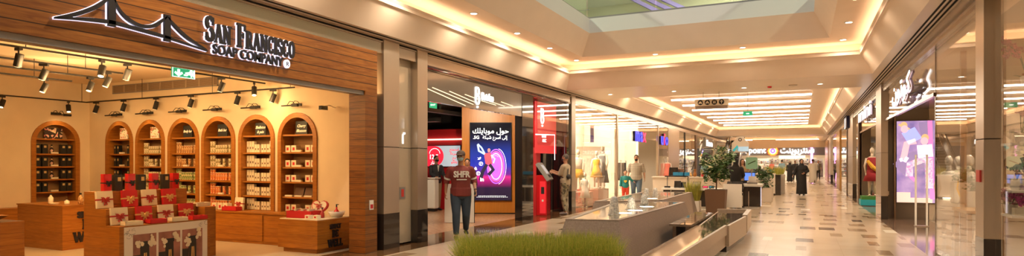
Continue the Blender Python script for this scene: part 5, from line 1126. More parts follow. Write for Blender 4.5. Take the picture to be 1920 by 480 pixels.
# ================================================================== FAR END
struct('trim_8', MB().box(-12, 6, 65.9, 66.3, 3.05, 3.80), 'plaster')
struct('ceiling_far', MB().box(-16, 12, 66.3, 96, 3.75, 3.9), 'plaster')
tag(MB().box(-9, 4.5, 65.95, 66.15, 3.802, 3.86).build('cove_light', 'led'), 'bright light line on top of the distant beige beam', 'cove light')
p0 = onY(1411, 262, 65.9); p1 = onY(1455, 280, 65.9)
struct('trim_9', MB().box(p0.x, p1.x, 65.6, 65.9, 2.95, 3.86), 'plaster')
M['farfascia'] = mat('taupe_grey_shop_fascia', (.27, .24, .21), .45)
struct('wall_far_fascia', MB().box(-12, 6, 72, 72.3, 2.35, 3.75), 'farfascia'); struct('wall_far_left', MB().box(-12, -7.0, 72, 72.2, 0, 2.35), 'farfascia'); struct('wall_far_right', MB().box(2.4, 12, 72, 72.2, 0, 2.35), 'farfascia')
struct('wall_far_back', MB().box(-16, 12, 90, 90.2, 0, 3.75), 'mwall'); struct('wall_left_far_side', MB().box(-16.2, -16, 66, 96, 0, 5), 'mwall'); struct('wall_right_far_side', MB().box(12, 12.2, 66, 96, 0, 5), 'mwall')
sg = thing('shop_sign', 'white lit lettering with orange and violet flower emblem on the far shop fascia', 'sign', (0, 71.9, 0))
def fx(px): return onY(px, 283, 71.9).x
zc = onY(1448, 283, 71.9).z
text('centrepoint', .92, 'latin_letters', 'whitesign', sg, Matrix.Translation((fx(1436), 0, zc - .22)), .08, .02, align='RIGHT', sx=.92)
a = arabic('سنتربوينت'); t_ = text(a, .95, 'arabic_letters', 'whitesign', sg, Matrix.Translation(((fx(1463) + fx(1527)) / 2, 0, zc - .22)), .08, .03, sx=1.0)
ww = max(v.co.x for v in t_.data.vertices) - min(v.co.x for v in t_.data.vertices); t_.data.transform(Matrix.Translation(((fx(1463) + fx(1527)) / 2, 0, 0)) @ Matrix.Diagonal(((fx(1527) - fx(1463)) / ww, 1, 1, 1)) @ Matrix.Translation((-(fx(1463) + fx(1527)) / 2, 0, 0)))
for n_, c_, e_ in (('emb_red', (.75, .12, .03), 1.4), ('emb_orange', (1, .42, .06), 1.5), ('emb_cream', (1, .8, .6), 1.5), ('emb_violet', (.3, .15, .9), 1.4)): M[n_] = mat(n_, c_, .5, em=c_, es=e_)
for i, (r_, m) in enumerate(((.56, 'emb_red'), (.50, 'emb_orange'), (.36, 'emb_cream'), (.25, 'emb_violet'), (.10, 'whitesign'))):
    n = 32; MB().prism([(fx(1449) + r_ * (1 + (.06 * math.cos(10 * 2 * PI * j / n) if i < 2 else 0)) * math.cos(2 * PI * j / n), zc + r_ * (1 + (.06 * math.cos(10 * 2 * PI * j / n) if i < 2 else 0)) * math.sin(2 * PI * j / n)) for j in range(n)], -.08 - i * .02, .06, None, 'y').build('flower_emblem_ring', m, sg)
# inside of the far shop
for i in range(5): tag(MB().box(-8, 4, 74 + i * 3, 74.25 + i * 3, 3.68, 3.72).build('linear_ceiling_light', 'led_white'), 'white ceiling light line inside the far shop, %s row' % ['nearest', 'second', 'third', 'fourth', 'farthest'][i], 'ceiling light', 'light lines inside the far shop')
for i, (px, y, l, w, h) in enumerate(((1398, 76, 'at the far left of the far shop', 1.6, 1.9), (1420, 78, 'left of the middle of the far shop', 1.8, 1.5), (1438, 80, 'under the flower emblem in the far shop', 1.6, 1.4), (1510, 77, 'right of the black robed woman in the far shop', 1.4, 2.1), (1530, 75, 'at the right end of the far shop', 1.4, 2.0), (1410, 74, 'nearest at the left of the far shop entrance', 1.2, 1.3), (1430, 82, 'behind the coral shirt person', 1.5, 2.1), (1452, 84, 'deep in the middle of the far shop', 1.6, 2.2), (1460, 76, 'right below the flower emblem', 1.2, 1.3), (1500, 82, 'behind the lit canopy counter on the right', 1.5, 2.2), (1518, 84, 'deep at the right of the far shop', 1.5, 2.2), (1474, 85, 'behind the lit canopy counter on the left', 1.5, 2.3), (1372, 75, 'behind the seated woman in the far shop', 1.6, 1.9))): goods_rack(onY(px, 300, y).x, y, w, h, 'white display rack with mixed goods ' + l)
p = onY(1485, 292, 78); cb = thing('promotion_counter', 'cream counter with a lit canopy in the middle of the far shop', 'counter', (p.x, 78, 0)); MB().box(-1.3, 1.3, -.5, .5, 0, 1.0).build('counter_body', 'white', cb); M['canopy'] = mat('lit_cream_canopy', (1, .8, .55), .5, em=(1, .75, .45), es=1.2); MB().box(-1.4, 1.4, -.55, .5, 2.0, 2.45).build('canopy', 'canopy', cb)
for s in (-1.3, 1.3): MB().box(s - .05, s + .05, -.4, -.3, 1.0, 2.0).build('canopy_post', 'white', cb)
M['magenta'] = mat('magenta_light_strip', (1, .3, .8), .4, em=(1, .35, .85), es=2.5); p = onY(1522, 300, 71.8); tag(MB().box(p.x - .12, p.x + .12, 71.75, 71.85, 0, 3.2).build('light_strip', 'magenta'), 'upright magenta light strip at the right of the far shop front', 'light strip')
for x, y in ((-6, 75), (-1, 75), (-3.5, 80), (1.5, 80), (-6, 85), (2, 86)): lamp('SPOT', 'far_shop_beam', (x, y, 3.6), 420, (1, .92, .82), (x, y, 0), .1, 150, .8)
for x in (-5, -2.4, .3):
    for y in (57, 62, 68): lamp('SPOT', 'far_corridor_beam', (x, y, 3.7), 420, (1, .8, .58), (x, y, 0), .1, 140, .8)
# ================================================================== RIGHT SHOP FRONTS
M['rwall'] = mat('beige_right_shop_wall', (.66, .54, .40), .6); M['bronzewall'] = mat('bronze_grey_portal', (.17, .125, .09), .22, .2, coat=.4)
struct('ceiling_right_shops', MB().box(XR + .36, 9, -9, 66, 3.42, 3.5), 'rwall'); struct('wall_right_shops_back', MB().box(8.9, 9, -9, 66, 0, 3.42), 'rwall')
Tr = Matrix.Rotation(-PI / 2, 4, 'Z')
column(1.90, 2.06, 8.74, 9.12, 'broad steel clad column with dark base between the flower shop glass and the next window', base=.62)
column(1.90, 2.06, 19.0, 20.3, 'steel clad column with dark base right of the pink screen portal', m='steel')
column(1.92, 2.06, 29.6, 32.6, 'distant steel clad column with dark base among the right shop fronts')
column(1.92, 2.06, 52.0, 56.0, 'farthest steel clad column with dark base among the right shop fronts')
xg = XR + .06
def rpane(n, y0, y1, z0=.02, z1=ZB + .02): struct('window_%d' % n, MB().box(xg - .006, xg + .006, y0, y1, z0, z1), 'glass')
rpane(8, 3.0, 8.70); rpane(9, 9.14, 12.15); rpane(10, 12.2, 18.9, 2.68); rpane(11, 20.35, 21.0, .02); rpane(12, 21.05, 26.8, 2.7); rpane(13, 27.4, 29.5); rpane(14, 32.7, 40); rpane(15, 44.2, 51.9)
struct('wall_right_near', MB().box(XR, XR + .2, -9, 3.0, 0, ZB), 'plaster')
def rpost(y0, y1, m, lab, x0=XR, x1=XR + .1, z=ZB + .02): tag(MB().box((x0 - x1) / 2, (x1 - x0) / 2, (y0 - y1) / 2, (y1 - y0) / 2, 0, z).build('window_post', m, None, loc=((x0 + x1) / 2, (y0 + y1) / 2, 0), bevel=.003), lab, 'post', 'posts of the right shop fronts')
rpost(12.15, 12.19, 'bronze', 'thin dark door post left of the reflecting window on the right', XR + .05, XR + .072); M['goldpost'] = mat('gold_brown_pier', (.55, .30, .10), .25, .6)
rpost(40.2, 44, 'goldpost', 'golden brown pier in the distant right shop fronts'); rpost(57, 64, 'goldpost', 'farthest golden brown pier of the right shop fronts', XR - .05, XR + .1)
rpost(26.85, 27.3, 'wood_dark', 'dark red brown post beyond the mannequin entrance on the right'); rpost(33.6, 34.1, 'wood_dark', 'dark red brown post beyond the distant steel column on the right')
struct('trim_10', MB().box(xg - .03, xg + .03, 12.2, 18.9, 2.62, 2.68), 'bronze'); struct('trim_11', MB().box(xg - .03, xg + .03, 21.05, 26.8, 2.64, 2.70), 'bronze')
# portal with the pink screen
struct('wall_portal_screen', MB().box(1.98, 3.02, 19.36, 19.5, 0, 3.4), 'bronzewall'); struct('wall_portal_inner', MB().box(3.03, 5.2, 19.36, 19.5, 0, 3.4), 'rwall'); struct('wall_portal_screen_side', MB().box(5.2, 5.3, 14, 19.5, 0, 3.4), 'rwall')
struct('trim_12', MB().box(2.22, 2.26, 19.2, 19.36, 0, 3.4), 'bronze')
struct('ceiling_portal', MB().box(2.04, 3.4, 15.5, 19.36, 2.95, 3.0), 'bronzewall')
p0 = onY(1681, 379, 19.34); p1 = onY(1745, 226, 19.34); wv, hv = p1.x - p0.x + .1, p1.z - p0.z
def lil_mat():
    m, nt, b = mk('lilac_screen_picture'); tc, x, y, z = XYZ(nt); n = nt.nodes.new('ShaderNodeTexNoise'); n.inputs['Scale'].default_value = 2.2; n.inputs['Detail'].default_value = 3; nt.links.new(tc.outputs['Object'], n.inputs['Vector'])
    rp = nt.nodes.new('ShaderNodeValToRGB'); e = rp.color_ramp.elements; e[0].position = .3; e[0].color = (.30, .20, .50, 1); e[1].position = .7; e[1].color = (.95, .60, .85, 1); q = e.new(.5); q.color = (.62, .36, .66, 1)
    nt.links.new(n.outputs['Fac'], rp.inputs[0]); nt.links.new(rp.outputs[0], b.inputs['Emission Color']); b.inputs['Emission Strength'].default_value = .85; b.inputs['Base Color'].default_value = (.02, .02, .02, 1); return m
M['lilac'] = lil_mat()
for n_, c_, e_ in (('lp_skin', (1, .55, .62), 1.0), ('lp_white', (.95, .85, 1), 1.0), ('lp_blue', (.45, .5, .95), 1.0), ('lp_pink', (1, .25, .6), 1.0), ('lp_sand', (.95, .68, .55), .9), ('lp_hair', (.85, .55, .25), .9), ('lp_ground', (.40, .28, .52), .8)): M[n_] = mat(n_, c_, .5, em=c_, es=e_)
sc_ = thing('advertising_screen', 'pink and lilac lit screen showing two seated young figures beside the right entrance', 'screen', (p0.x, 19.34, p0.z))
MB().box(-.01, wv + .01, -.03, .018, -.01, hv + .01).build('frame', 'black', sc_); MB().box(0, wv, -.034, -.031, 0, hv).build('display', 'lilac', sc_)
def Q(px, py): return ((px - 1681) / 64 * (wv), (379 - py) / 153 * hv)
def rb(pts, w, m, nm, y=-.04): MB().ribbon([Q(*p) for p in pts], w, y, y + .0015).build(nm, m, sc_)
def disc(px, py, r, m, nm, y=-.043): x, z = Q(px, py); MB().prism([(x + r * math.cos(i * PI / 8), z + r * 1.2 * math.sin(i * PI / 8)) for i in range(16)], y, y + .0015, None, 'y').build(nm, m, sc_)
M['lp_floral'] = spot_mat('floral_trouser_print', (.9, .75, .85), [(.8, .35, .6), (.6, .5, .8)], 30, .5, .9)
MB().prism([Q(1681, 379), Q(1740, 379), Q(1740, 370), Q(1704, 370), Q(1704, 360), Q(1681, 360)], -.0365, -.035, None, 'y').build('stone_step', 'lp_sand', sc_)
rb([(1684, 232), (1700, 240), (1716, 252)], .05, 'lp_hair', 'branch', -.038)
rb([(1686, 320), (1712, 300), (1745, 296)], .5, 'lp_ground', 'path', -.0372); rb([(1728, 228), (1733, 262)], .30, 'lp_ground', 'tree_shade', -.0371); rb([(1736, 226), (1740, 372)], .10, 'lp_pink', 'edge_light', -.0374)
rb([(1700, 243), (1712, 264)], .34, 'lp_blue', 'shirt'); rb([(1713, 264), (1698, 268), (1692, 298)], .15, 'lp_skin', 'bare_legs'); rb([(1691, 298), (1686, 300)], .09, 'lp_white', 'shoe'); rb([(1699, 294), (1694, 303)], .08, 'lp_white', 'shoe'); disc(1694, 241, .085, 'lp_skin', 'face'); disc(1693, 234, .08, 'lp_hair', 'hair', -.0425)
rb([(1727, 271), (1729, 294)], .34, 'lp_white', 'pale_shirt'); rb([(1730, 296), (1703, 308), (1702, 330)], .17, 'lp_floral', 'crossed_legs'); rb([(1704, 330), (1712, 338)], .08, 'lp_pink', 'pink_shoe'); rb([(1734, 296), (1735, 352)], .17, 'lp_floral', 'trouser_leg'); disc(1727, 264, .085, 'lp_skin', 'face'); disc(1728, 258, .085, 'lp_hair', 'hair', -.0425)
for n_, x_, y_, g_ in (('second', 2.62, 18.3, 0),):
    t = thing('security_gate', 'slim pale security gate frame standing in the entrance before the pink screen', 'security gate', (0, 0, 0)); a = onY(1717, 408, 17.2); b = onY(1738, 408, 17.2)
    MB().tube([(a.x, 17.2, .02), (a.x, 17.2, 1.70), (b.x, 17.2, 1.70), (b.x, 17.2, .02)], .022, 8).build('frame', 'white', t); MB().box(a.x + .02, b.x - .02, 17.195, 17.205, .45, 1.66).build('clear_panel', 'glass', t); MB().box(a.x - .03, b.x + .03, 17.1, 17.3, 0, .02).build('floor_plate', 'steel', t)
pl = onY(1663, 362, 19.34); s_ = thing('wall_socket', 'small pale double socket on the bronze portal beside the pink screen', 'socket', (pl.x, 19.36, pl.z)); MB().box(-.05, .05, -.012, 0, -.05, .05).build('plate', 'frame_beige', s_); MB().box(-.03, .03, -.015, -.012, -.03, .03).build('insert', 'gray', s_)
# lit signs on the right
def rsign(label, body, px0, px1, pyb, size, h, depth=.035, fat=.010):
    ya = onX(px0, 200, xg - .12).y; yb = onX(px1, 200, xg - .12).y; z = onX((px0 + px1) / 2, pyb, xg - .12).z
    t = thing('shop_sign', label, 'sign', (xg - .12, (ya + yb) / 2, z))
    for nm, m, d, f_, off_ in (('letter_face', 'whitesign', .012, fat, -.052), ('letter_side', 'violetside', depth, fat - .003, .01)):
        o = text(body, size, nm, m, t, Tr @ Matrix.Translation((0, off_, 0)), d, f_); c_ = [v.co.y for v in o.data.vertices]; zz = [v.co.z for v in o.data.vertices]
        k = (ya - yb) / (max(c_) - min(c_)); kz = h / (max(zz) - min(zz)); mid = (max(c_) + min(c_)) / 2; o.data.transform(Matrix.Diagonal((1, k, kz, 1)) @ Matrix.Translation((0, -mid, -min(zz))))
    MB().box(.02, .112, -abs(ya - yb) / 2, abs(ya - yb) / 2, h * .4, h * .45).build('mounting_rail', 'gray', t)
    return t
M['violetside'] = mat('mauve_letter_side', (.32, .22, .28), .4)
rsign('white lit Arabic lettering above the entrance with the pink screen', arabic('كوتون'), 1678, 1712, 192, .8, .52)
rsign('white lit lettering above the mannequin entrance farther along on the right', 'mini', 1613, 1636, 222, .8, .42)
t = thing('shop_sign', 'small blue and white lit panel sign far along the right shop fronts', 'sign', (XR - .12, onX(1586, 230, XR - .12).y, onX(1586, 230, XR - .12).z)); MB().box(-.03, .13, -.9, .9, -.28, .28).build('panel', 'navyside', t); text('J', .5, 'lettering', 'whitesign', t, Tr @ Matrix.Translation((0, -.035, -.17)), .01, .01, sx=2)
# mannequins and goods behind the right entrances
M['redcoat'] = mat('dark_red_cloth', (.33, .02, .03), .7); M['turf'] = mat('artificial_turf', (.06, .2, .03), .8, bump=.5); M['cyanbox'] = mat('turquoise_box', (.03, .42, .52), .5)
P_ = onY(1634, 300, 24.8); plinth(P_.x + .1, 24.9, .9, .8, .22, 'cyanbox', 'turquoise display plinth under the red dressed mannequin on the right')
tag(MB().box(-.42, .42, -.35, .35, 0, .12).build('turf_block', 'turf', None, loc=(P_.x + .1, 24.9, .222)), 'green turf block on the turquoise plinth on the right', 'turf')
mannequin(P_.x + .02, 24.8, .345, .1, 'redcoat', 'mannequin in a dark red coat with yellow sash in the right entrance', .95, .55, 'redcoat')
tag(MB().tube([(-.16, -.16, 1.25), (.0, -.19, 1.02), (.19, -.13, .85)], [.05, .07, .05], 10).build('yellow_sash', 'yellow', None, loc=(P_.x + .02, 24.8, .345)), 'yellow sash tied over the dark red mannequin coat', 'sash')
struct('wall_portal_mannequin', MB().box(1.99, 2.35, 26.85, 27.0, 0, 3.4), 'bronzewall')
struct('wall_right_divider', MB().box(4.6, 8.9, 27.0, 27.1, 0, 3.4), 'rwall')
for i, (x, y, l) in enumerate(((3.9, 26.5, 'inside the right entrance behind the red mannequin'), (2.75, 29.2, 'behind the window before the distant steel column'), (2.9, 36.5, 'in the distant right window'), (3.0, 48, 'in the farthest right window'))): goods_rack(x, y, 1.0, 2.1, 'white display rack with mixed goods ' + l)
for x, y, pw_ in ((5, 6, 300), (4.5, 10.3, 200), (3.6, 15, 220), (4, 23, 260), (4, 30, 260), (4, 37, 300), (4, 47, 300), (3.6, 12.4, 120), (3.4, 8.9, 70), (2.6, 16.5, 60)): lamp('SPOT', 'right_shop_beam', (x, y, 3.35), pw_ * 1.9, (1, .80, .58), (x, y, 0), .1, 150, .8)  # the spot by the flower shelf is added to light the flowers
# pale goods behind the reflecting window
for i, (px, y, l) in enumerate(((1779, 15.0, 'left'), (1797, 16.0, 'middle'), (1817, 14.0, 'right'))):
    x = onY(px, 300, y).x; mannequin(x, y, 0, .4 * i, ['palecloth', 'yellow', 'palecloth'][i], 'pale dressed mannequin behind the large reflecting window on the right, %s of three' % l, .92, .35)
tb_ = thing('display_table', 'low golden wood display table behind the reflecting window', 'table', (onY(1812, 300, 12.2).x + .1, 12.2, 0)); MB().box(-.2, .5, -.5, .5, .70, .75).build('table_top', 'goldpost', tb_)
for a in (-.15, .45):
    for b in (-.45, .45): MB().box(a - .03, a + .03, b - .03, b + .03, 0, .70).build('leg', 'goldpost', tb_)
tag(MB().box(-.04, .04, -.04, .04, 0, 3.4).build('gold_pillar', 'goldpost', None, loc=(onY(1806, 300, 12.6).x, 12.6, 0)), 'thin golden pillar just behind the reflecting window on the right', 'pillar')
cl = MB().box(-.02, .0, -.08, .08, -.07, .07).build('red_sticker', 'red_fire', None, loc=(1.90, onX(1837, 330, 1.9).y, onX(1837, 330, 1.9).z)); tag(cl, 'small red square call point on the broad steel column', 'call point')
# ================================================================== FLOWER SHOP at the right edge
struct('wall_flower_partition', MB().box(2.62, 8.9, 11.0, 11.1, 0, 3.42), 'rwall')
sh = thing('flower_shelf', 'pale glass fronted shelf stand with flowers at the right edge of the frame', 'shelf unit', (2.30, 9.3, 0))
for z in (.86, 1.17, 1.75, 2.45): MB().box(0, 1.5, 0, .5, z - .03, z).build('shelf', 'white', sh)
for x in (.02, 1.45): MB().box(x, x + .03, .45, .48, 0, 3.0).build('upright', 'goldpost', sh)
MB().box(0.02, 1.48, .46, .49, .02, .8).build('lower_panel', 'rwall', sh)
M['orchid'] = mat('magenta_petal', (.55, .05, .30), .5, noise=.4, nscale=20); M['orchid2'] = mat('dusty_pink_petal', (.62, .24, .30), .5, noise=.4, nscale=20); M['plum'] = mat('dark_plum_petal', (.16, .02, .14), .5); M['clearvase'] = glass('clear_vase_glass', (.9, .93, .9), 1.2)
def orchid(x, y, z, m, label, h, pot='white', n=22, spread=.14, seed=1, drop=False, pn='flower_pot'):
    rr = random.Random(seed); t = thing('potted_orchid', label, 'flower', (x, y, z)); 
    if pot == 'white': MB().lathe([(.055, 0), (.075, .11), (.07, .12)], 14).build('pot', 'white', t)
    else: MB().box(-.16, .16, -.06, .06, 0, .09).build('box_pot', 'cream', t, bevel=.004)
    st_ = MB(); fl = MB(); lv = MB()
    for k in range(4):
        a = rr.random() * 6.28; tip = Vector((math.cos(a) * spread, math.sin(a) * spread * .7, h * rr.uniform(.7, 1))); mid = Vector((tip.x * .3, tip.y * .3, h * .6)); st_.tube([(0, 0, .08), mid, tip], .004, 5)
        for _ in range(n // 4):
            s = rr.random(); p = mid.lerp(tip, s) + Vector((rr.gauss(0, .03), rr.gauss(0, .03), rr.gauss(0, .03)))
            for j in range(5):
                b_ = j * 2 * PI / 5 + rr.random(); r_ = rr.uniform(.022, .034); ax = Vector((math.cos(b_), .3 * rr.gauss(0, 1), math.sin(b_))).normalized(); up = ax.cross(Vector((0, 1, 0))).normalized() * r_ * .45
                fl.add([p, p + ax * r_ * .6 + up, p + ax * r_, p + ax * r_ * .6 - up, p + ax * r_ * .6 + Vector((0, -.008, 0))], [(0, 1, 4), (1, 2, 4), (2, 3, 4), (3, 0, 4)])
    for k in range(6):
        a = k * 1.05 + rr.random(); d = Vector((math.cos(a), math.sin(a), .35)); u = Vector((-math.sin(a), math.cos(a), 0)) * .022; lv.add([Vector((0, 0, .1)), Vector((0, 0, .1)) + d * .08 + u, Vector((0, 0, .09)) + d * .15, Vector((0, 0, .1)) + d * .08 - u], [(0, 1, 2, 3)])
    st_.build('stems', 'leaf', t); fl.build('petals', m, t); lv.build('leaves', 'leaf', t)
orchid(2.50, 9.5, 2.452, 'orchid2', 'dusty pink flowers on the top shelf of the flower stand at the right edge', .62, seed=2, n=60, spread=.26)
orchid(2.44, 9.5, 1.752, 'orchid2', 'dusty pink hanging flowers on the second shelf of the flower stand', .60, seed=3, n=70, spread=.22)
orchid(2.38, 9.45, 1.172, 'plum', 'dark plum flowers at the left end of the middle shelf of the flower stand', .42, seed=4, n=30, spread=.14)
orchid(2.55, 9.5, 1.172, 'plum', 'plum flowers in a cream box on the middle shelf of the flower stand', .34, 'box', seed=5, n=40, spread=.15)
orchid(2.50, 9.42, .862, 'orchid', 'bright magenta flowers in a cream box on the lower shelf of the flower stand', .26, 'box', seed=6, n=110, spread=.18)
orchid(2.36, 9.6, .862, 'orchid2', 'pink flowers spilling at the left end of the lower shelf of the flower stand', .30, seed=8, n=50, spread=.12)
v = thing('square_glass_vase', 'square clear glass vase on the middle shelf of the flower stand', 'vase', (2.44, 9.38, 1.172)); MB().box(-.05, .05, -.05, .05, 0, .13).build('vase', 'clearvase', v); MB().box(-.045, .045, -.045, .045, .003, .06).build('dark_filling', 'plum', v)
# ================================================================== FOUNTAIN POOLS
def offset_poly(P, d):
    n = len(P); out = []
    for i in range(n):
        a, b, c = Vector(P[i - 1]), Vector(P[i]), Vector(P[(i + 1) % n]); e1 = (b - a).normalized(); e2 = (c - b).normalized(); n1 = Vector((e1.y, -e1.x)); n2 = Vector((e2.y, -e2.x)); m_ = (n1 + n2); m_ = m_ / max(.3, m_.dot(n1)) ; out.append(tuple(b + m_ * d))
    return out
def frustum(mb, A, za, B, zb, cap0=True, cap1=True):
    n = len(A); vs = [(*p, za) for p in A] + [(*p, zb) for p in B]; fs = [(i, (i + 1) % n, n + (i + 1) % n, n + i) for i in range(n)]
    if cap0: fs.append(tuple(range(n - 1, -1, -1)))
    if cap1: fs.append(tuple(range(n, 2 * n)))
    mb.add(vs, fs)
def pool(P, label, d):
    t = thing('fountain_pool', label, 'fountain', (0, 0, 0), 0, 'fountain pools')
    mb = MB(); frustum(mb, offset_poly(P, d), .0, P, .62); mb.build('mosaic_basin', 'mosaic', t)
    mb = MB(); I = offset_poly(P, -.09); n = len(P); vs = [(*p, .62) for p in P] + [(*p, .64) for p in P] + [(*p, .64) for p in I] + [(*p, .62) for p in I]
    mb.add(vs, [(k * n + i, k * n + (i + 1) % n, (k + 1) * n + (i + 1) % n, (k + 1) * n + i) for k in range(3) for i in range(n)]); mb.build('stone_rim', 'granite', t)
    mb = MB(); mb.add([(*p, .634) for p in I], [tuple(range(n))]); mb.build('water_surface', 'water', t)
    return t
P1 = [(-3.30, 8.80), (-2.50, 8.96), (-2.34, 13.76), (-2.93, 13.90), (-3.72, 12.85)]
P2 = [(-4.25, 13.20), (-3.74, 13.50), (-2.96, 14.34), (-2.98, 18.70), (-4.35, 18.45)]
pool(P1, 'near grey mosaic fountain pool with battered sides behind the grass planter', .17); pool(P2, 'far grey mosaic fountain pool behind the near one, beside the walking child', .14)
struct('trim_13', MB().box(-4.45, -3.55, 10.0, 12.4, 0, .10), 'stone')
def foamglass():
    m, nt, b = mk('bubbling_water'); b.inputs['Base Color'].default_value = (.95, .92, .86, 1); b.inputs['Roughness'].default_value = .25; b.inputs['Alpha'].default_value = .72
    tc = nt.nodes.new('ShaderNodeTexCoord'); n = nt.nodes.new('ShaderNodeTexNoise'); n.inputs['Scale'].default_value = 34; nt.links.new(tc.outputs['Object'], n.inputs['Vector']); bp = nt.nodes.new('ShaderNodeBump'); bp.inputs['Strength'].default_value = .8; bp.inputs['Distance'].default_value = .02; nt.links.new(n.outputs['Fac'], bp.inputs['Height']); nt.links.new(bp.outputs['Normal'], b.inputs['Normal']); nt.links.new(MA(nt, 'MULTIPLY_ADD', n.outputs['Fac'], 1.2, -.12), b.inputs['Alpha']); return m
M['jet'] = foamglass()
def jet(x, y, h, r, label, seed):
    rr = random.Random(seed); t = thing('water_jet', label, 'water jet', (x, y, .636), 0, 'fountain water jets')
    MB().cyl((0, 0), .025, -.01, .03, 12).build('nozzle', 'steel', t)
    mb = MB(); mb.tube([(0, 0, .03), (0, 0, h * .5), (0, 0, h * .93)], [.022, .03, .05], 10)
    for k in range(9):
        a = k * 2 * PI / 9 + rr.uniform(-.2, .2); rk = r * rr.uniform(.8, 1.1); pts = [(math.cos(a) * rk * s, math.sin(a) * rk * s, h * (1 - (s * 1.0) ** 2.4) * rr.uniform(.95, 1.02) + .01) for s in (.05, .3, .55, .75, .9, 1.0)]
        mb.tube(pts, [.03, .04, .036, .032, .03, .036], 8)
    mb.build('falling_water', 'jet', t, smooth=True)
    q = MB()
    for k in range(26): a = rr.random() * 6.28; d = r * rr.uniform(.7, 1.8); q.ball((math.cos(a) * d, math.sin(a) * d, .004), (rr.uniform(.015, .035), rr.uniform(.015, .035), .006), 7, 4)
    g_ = q.build('splash_foam', 'foam', t, smooth=True); g_['kind'] = 'stuff'
jl = ['nearest and largest of the bubbling water jets', 'second bubbling water jet of the near pool', 'third bubbling water jet, before the dark nozzle', 'bubbling water jet in the far pool, before the boy', 'farthest bubbling water jet of the far pool']
for i, ((px, py), h, r) in enumerate(zip(((1151, 402), (1184, 392), (1208, 384), (1212, 369), (1229, 366)), (.28, .20, .19, .19, .17), (.062, .055, .05, .055, .05))):
    p = onZ(px, py, .64); jet(p.x, p.y, h, r, jl[i], i)
for i, (px, py) in enumerate(((1170, 399), (1191, 394), (1213, 387), (1222, 372))):
    p = onZ(px, py, .64); q = thing('pool_light', 'glowing round light under the water, ' + ['nearest, beside the largest jet', 'second, beside the second jet', 'third, right of the near jets', 'alone in the far pool'][i], 'pool light', (p.x, p.y, .6342), 0, 'underwater lights'); MB()._lathe([(.001, .001), (.14, .001), (.14, 0)], 18, None).build('lens', 'poollight', q); MB()._lathe([(.14, 0), (.14, .003), (.15, .003), (.15, 0)], 18, None).build('rim', 'steel', q)
    lamp('SPOT', 'pool_light_beam', (p.x, p.y, .66), 9, (1, .85, .6), (p.x - .1, p.y, 3), .05, 120, .9)
# ================================================================== BENCHES
def slab(t, P, z0, z1, nm, m): mb = MB(); frustum(mb, P, z0, P, z1); return mb.build(nm, m, t)
b1 = thing('stone_bench', 'long low stone bench with polished dark top along the near pool', 'bench', (0, 0, 0), 0, 'stone benches')
A = [(-1.66, 5.2), (-1.34, 5.2), (-1.17, 10.70), (-1.60, 10.55)]; slab(b1, A, .10, .43, 'stone_body', 'stone'); slab(b1, offset_poly(A, -.05), .0, .10, 'recessed_foot', 'darkbase'); slab(b1, offset_poly(A, .01), .43, .455, 'polished_top', 'marble')
A2 = [(-1.35, 5.2), (-1.31, 5.2), (-1.14, 10.72), (-1.18, 10.72)]; slab(b1, A2, .30, .465, 'edge_strip', 'stone')
b2 = thing('stone_bench', 'wider stone bench with sunken polished top and raised back edge beyond the long bench', 'bench', (0, 0, 0), 0, 'stone benches')
B = [(-1.62, 10.75), (-1.11, 10.0 + .74), (-1.00, 12.8), (-1.05, 14.55), (-1.72, 14.3)]; slab(b2, B, .10, .42, 'stone_body', 'stone'); slab(b2, offset_poly(B, -.05), 0, .10, 'recessed_foot', 'darkbase'); slab(b2, offset_poly(B, -.04), .42, .43, 'polished_top', 'marble')
slab(b2, [(-1.72, 14.2), (-1.05, 14.45), (-1.05, 14.55), (-1.72, 14.3)], .42, .475, 'raised_back', 'stone'); slab(b2, [(-1.15, 10.74), (-1.11, 10.74), (-1.0, 12.8), (-1.04, 12.8)], .42, .455, 'edge_strip', 'stone'); slab(b2, [(-1.08, 12.85), (-.99, 12.85), (-1.03, 14.5), (-1.12, 14.5)], .12, .475, 'end_panel', 'stone')
b3 = thing('slatted_bench', 'low bench with polished slats between the pool and the wider stone bench', 'bench', (0, 0, 0), 0)
for i in range(7): MB().box(-2.14, -1.76, 10.95 + i * .42, 10.95 + i * .42 + .38, .38, .42).build('slat', 'marble', b3)
MB().box(-2.08, -2.02, 10.95, 13.9, 0.0, .38).build('side_rail', 'wood_dark', b3); MB().box(-1.86, -1.80, 10.95, 13.9, 0.0, .38).build('side_rail', 'wood_dark', b3)
# ================================================================== GRASS PLANTER
gp_ = thing('grass_planter', 'low planter with dense tall green grass in front of the near pool', 'planter', (-3.27, 7.70, 0), math.radians(24))
MB().box(-1.05, 1.02, -.95, .36, 0, .12).build('planter_box', 'stone', gp_, bevel=.01); MB().box(-1.0, .97, -.90, .31, .12, .125).build('soil', 'soil', gp_)
rr = random.Random(11); mb = MB()
for _ in range(11000):
    x = rr.uniform(-1.0, .97); y = rr.uniform(-.9, .31); h = rr.uniform(.30, .475); a = rr.random() * 6.28; w = rr.uniform(.0026, .0052)
    ex = max(0, abs(x) - .85) * 1.1 * (1 if x > 0 else -1); lx, ly = rr.gauss(0, .055) + ex, rr.gauss(0, .055) - (.10 if y < -.8 else 0)
    dx, dy = math.cos(a) * w, math.sin(a) * w
    mb.add([(x - dx, y - dy, .12), (x + dx, y + dy, .12), (x + lx * .35 + dx * .8, y + ly * .35 + dy * .8, .12 + h * .6), (x + lx * .35 - dx * .8, y + ly * .35 - dy * .8, .12 + h * .6), (x + lx, y + ly, .12 + h)], [(0, 1, 2, 3), (3, 2, 4)])
M['grass'] = (lambda: None)() or M['grass']
g_ = mb.build('grass', 'grassvar', gp_) if 'grassvar' in M else None
